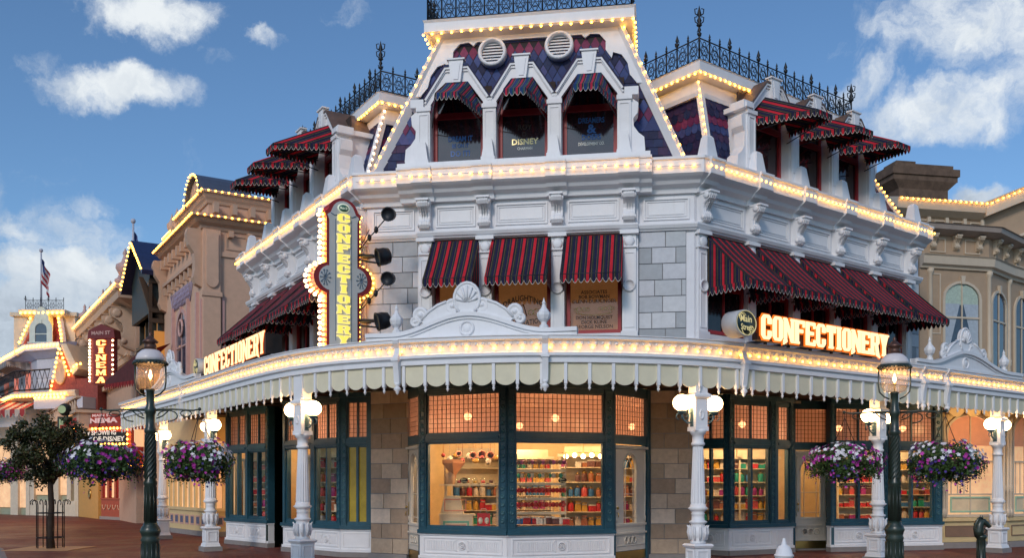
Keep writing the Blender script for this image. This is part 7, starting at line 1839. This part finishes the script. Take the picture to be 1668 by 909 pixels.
# turret
FU = Fr(PY(30, 0, YT+.5)[:2], PY(106, 0, YT+.5)[:2]); uL, uR = FU.u(33), FU.u(104); tL, tR = FU.u(47), FU.u(91)
RSL = island('red_slates', [(.16, .015, .02), (.20, .02, .025), (.12, .012, .016)], bump=0)
zq0, zq1 = FU.z(80, 562), FU.z(80, 514)
P_ = FU.P; dl = (uR-uL); dt_ = (tR-tL); ins = (dl-dt_)/2
lo = [P_(uL, 0, zq0), P_(uR, 0, zq0), P_(uR, -dl, zq0), P_(uL, -dl, zq0)]; hi = [P_(tL, -ins, zq1), P_(tR, -ins, zq1), P_(tR, -ins-dt_, zq1), P_(tL, -ins-dt_, zq1)]
m = MB(); m.raw(lo+hi, [(0, 1, 5, 4), (1, 2, 6, 5), (2, 3, 7, 6), (3, 0, 4, 7), (4, 5, 6, 7)]); rf = m.build('mansard_roof', RSL, TT)
mm = dict(s=MB()); tiles(mm, lo[0], lo[1], hi[1], hi[0], lambda f, r: ('scale', 's'), .3, .3); mm['s'].build('slate_covering', RSL, rf)
for a, b in ((0, 4), (1, 5)):
    m = MB(); m.tube([lo[a], hi[b-4]], .16, 4, sm=False); m.build('hip_board', WBL, TT); bulbs('hip_light_string', [Vector(lo[a])+Vector((0, -.2, 0)), Vector(hi[b-4])+Vector((0, -.2, 0))], .24, TT, .07)
m = MB(); m.sweep([FU.xy(tL-.5, -4), FU.xy(tL-.5, .0-ins+.5), FU.xy(tR+.5, -ins+.5), FU.xy(tR+.5, -4)], [(-.9, zq1-.05), (-.1, zq1), (0, zq1+.1), (.02, zq1+.3), (-.9, zq1+.3)]); m.build('turret_eave', CRD, TT)
bulbs('eave_light_string', [Vector(P_(tL-.5, -ins+.55, zq1+.12)), Vector(P_(tR+.5, -ins+.55, zq1+.12))], .24, TT, .07)
cresting([FU.xy(tL-.3, -ins+.2), FU.xy(tR+.3, -ins+.2)], zq1+.3, .55, TT, .45)
arch_window(FU, FU.u(60), FU.u(79), FU.z(70, 558), FU.z(70, 537), .15, TT, mat('cream_green_trim', (.62, .66, .56), .5), PANED, sw=.3, mid=FU.z(70, 545), mull=False)
m = MB(); m.box(FU, FU.u(56), FU.u(83), -1.5, .14, FU.z(70, 560), FU.z(70, 537)); m.prism(FU, arch_pts((FU.u(56)+FU.u(83))/2, (FU.u(83)-FU.u(56))/2, FU.z(70, 537), 1.2), -1.5, .14, 'v'); m.build('dormer', mat('cream_green_trim', (.62, .66, .56), .5), TT)
for px in (30, 100): m = MB(); a = FU.u(px); m.box(FU, a-.5, a+.5, -1.5, -.5, zq0-.5, zq0+1.6); m.box(FU, a-.65, a+.65, -1.65, -.35, zq0+1.6, zq0+1.8); m.build('chimney', CRD, TT)
def flagpole(px, py_top, py_bot, Y, label, par=None):
    x, y, z1 = PY(px, py_top, Y); z0 = PY(px, py_bot, Y)[2]
    t = thing('flagpole', label, 'flagpole', (x, y, z0)); m = MB(); m.tube([(x, y, z0), (x, y, z1)], [.06, .04], 6); m.ball((x, y, z1), .11, 8, 6); m.build('pole', WBL, t)
    m = MB(); N = 8; Hh = (z1-z0)*.42; zt = z1-.4
    for k in range(N):
        for j in range(7):
            a, b = k/N, (k+1)/N; X = lambda f: x+.0+f*.55*(.9+.1*math.sin(6*f)); yy = lambda f, j_: y+.15*math.sin(9*f+j_*.5); D = lambda f: f*.9
            mi = 2 if (k < 4 and j < 3) else j % 2
            m.quad([(X(a), yy(a, j), zt-D(a)-Hh*j/7), (X(b), yy(b, j), zt-D(b)-Hh*j/7), (X(b), yy(b, j+1), zt-D(b)-Hh*(j+1)/7), (X(a), yy(a, j+1), zt-D(a)-Hh*(j+1)/7)], mi)
    m.build('flag', [mat('flag_red', (.45, .05, .06), .7), mat('flag_white', (.7, .7, .7), .7), mat('flag_blue', (.05, .07, .2), .7)], t)
flagpole(67, 408, 500, YT+2, 'flagpole with striped flag on the red turret'); flagpole(217, 360, 470, 41, 'flagpole with striped flag above the cinema')
# brick gable with bulbs between the turret and cinema
FBk = Fr(PY(88, 0, 48)[:2], PY(132, 0, 47.5)[:2])
T = thing('brick_gabled_building', 'red brick gabled building with an oval opening between turret and cinema', 'building', (*FBk.xy(1, -2), 0))
BRK = mat('red_brick_wall', (.26, .06, .05), .8, var=.25, nscale=12)
zz = lambda py, px=108: FBk.z(px, py)
m = MB(); m.box(FBk, -.3, FBk.L+1.0, -4, 0, zz(672), zz(618)); m.prism(FBk, [(0, zz(625)), (FBk.L*.85, zz(625)), (FBk.L*.45, zz(572)), (FBk.L*.22, zz(572))], -3, .02, 'v'); m.build('brick_wall', BRK, T)
bulbs('gable_light_string', [Vector(FBk.P(-.1, .15, zz(640))), Vector(FBk.P(FBk.L*.27, .15, zz(565))), Vector(FBk.P(FBk.L*.62, .15, zz(612))), Vector(FBk.P(FBk.L*.85, .15, zz(596))), Vector(FBk.P(FBk.L*1.1, .15, zz(594)))], .24, T, .06)
m = MB(); m.prism(FBk, [(FBk.L*.28, zz(560)), (FBk.L*.5, zz(560)), (FBk.L*.95, zz(602)), (FBk.L*.75, zz(612))], -3, .10, 'v'); m.build('raking_coping', CRD, T)
m = MB(); m.lathe([(.34, 0), (.34, .1), (.24, .1), (.2, .02), (1e-5, .02)], FBk.P(FBk.L*.27, .02, zz(606)), 16, 0, (Vector((FBk.U.x, FBk.U.y, 0)), Vector((0, 0, 1)), Vector((FBk.N.x, FBk.N.y, 0))), ry=1.9); m.build('oval_opening', CTR, T)
m = MB(); m.box(FBk, -.4, FBk.L+.9, 0, .9, zz(668), zz(650)); m.build('white_band', WBL, T)
bulbs('band_light_string', [Vector(FBk.P(-.4, .95, zz(650))), Vector(FBk.P(FBk.L*.9, .95, zz(650)))], .24, T, .07)
# ground floor shops at far left
FW = Fr(G(-30, 838), G(128, 842))
T = thing('pale_shop_row', 'pale green and white shop fronts with lit windows behind the street tree', 'building', (*FW.xy(5, -2), 0))
m = MB(); m.box(FW, -6, FW.L, -3, -.2, 0, FW.z(60, 700)); m.build('wall', mat('pale_green_wall', (.30, .33, .24), .6), T)
m = MB(); 
for px in (-8, 20, 26, 45, 52, 86, 92, 112, 124): u_ = FW.u(px); m.box(FW, u_-.16, u_+.16, -.2, 0, 0, 4.2)
m.box(FW, -6, FW.L, -.2, .1, 4.2, 4.8); m.box(FW, FW.u(52), FW.u(124), -.2, .02, 0, .8); m.build('pilaster_row', CRD, T)
m = MB(); m.box(FW, FW.u(54), FW.u(84), -.2, -.12, 1.1, 4.1); m.box(FW, FW.u(94), FW.u(112), -.2, -.12, 1.1, 4.1); m.box(FW, FW.u(28), FW.u(44), -.2, -.12, .4, 3.6); m.box(FW, FW.u(-6), FW.u(18), -.2, -.12, .4, 3.8); m.build('lit_window', LITW, T)
m = MB(); P_ = FW.P
for k in range(2):
    a, b = FW.u(-20+k*62), FW.u(36+k*62); m.quad([P_(a, 0, 6.6), P_(b, 0, 6.6), P_(b, 2, 5.5), P_(a, 2, 5.5)], 0, [(0, 0), (b-a, 0), (b-a, 1), (0, 1)]); scallops(m, P_(a, 2, 5.5), P_(b, 2, 5.5), .4, .5)
m.build('awning', [stripes('awning_red_cream', [(0, (.35, .05, .05)), (.5, (.5, .42, .36))], .8), HEM], T)
for px, r_ in ((45, 22), (150, 22)): lo_ = lamp((PY(px, 0, 46)[0], 43, 3.6), 160, .3, (1, .55, .25)); lo_.name = 'shop_front_light'
T = thing('clock_sign', 'small lit green sign hanging over the cinema canopy', 'sign', PY(106, 680, 41)); cp = PY(106, 668, 41)
m = MB(); m.ball(cp, .28, 12, 8); m.box(None, cp[0]-.28, cp[0]+.28, cp[1]-.1, cp[1]+.1, cp[2]-1.3, cp[2]-.3); m.build('sign_body', DG, T); m = MB(); m.box(None, cp[0]-.2, cp[0]+.2, cp[1]-.12, cp[1]-.105, cp[2]-1.2, cp[2]-.4); m.lathe([(.17, -.3), (.17, -.29), (1e-5, -.29)], cp, 12, 0, (Vector((1, 0, 0)), Vector((0, 0, 1)), Vector((0, 1, 0)))); m.build('lit_face', emat('lit_pale_green', (.6, .75, .45), .45), T)
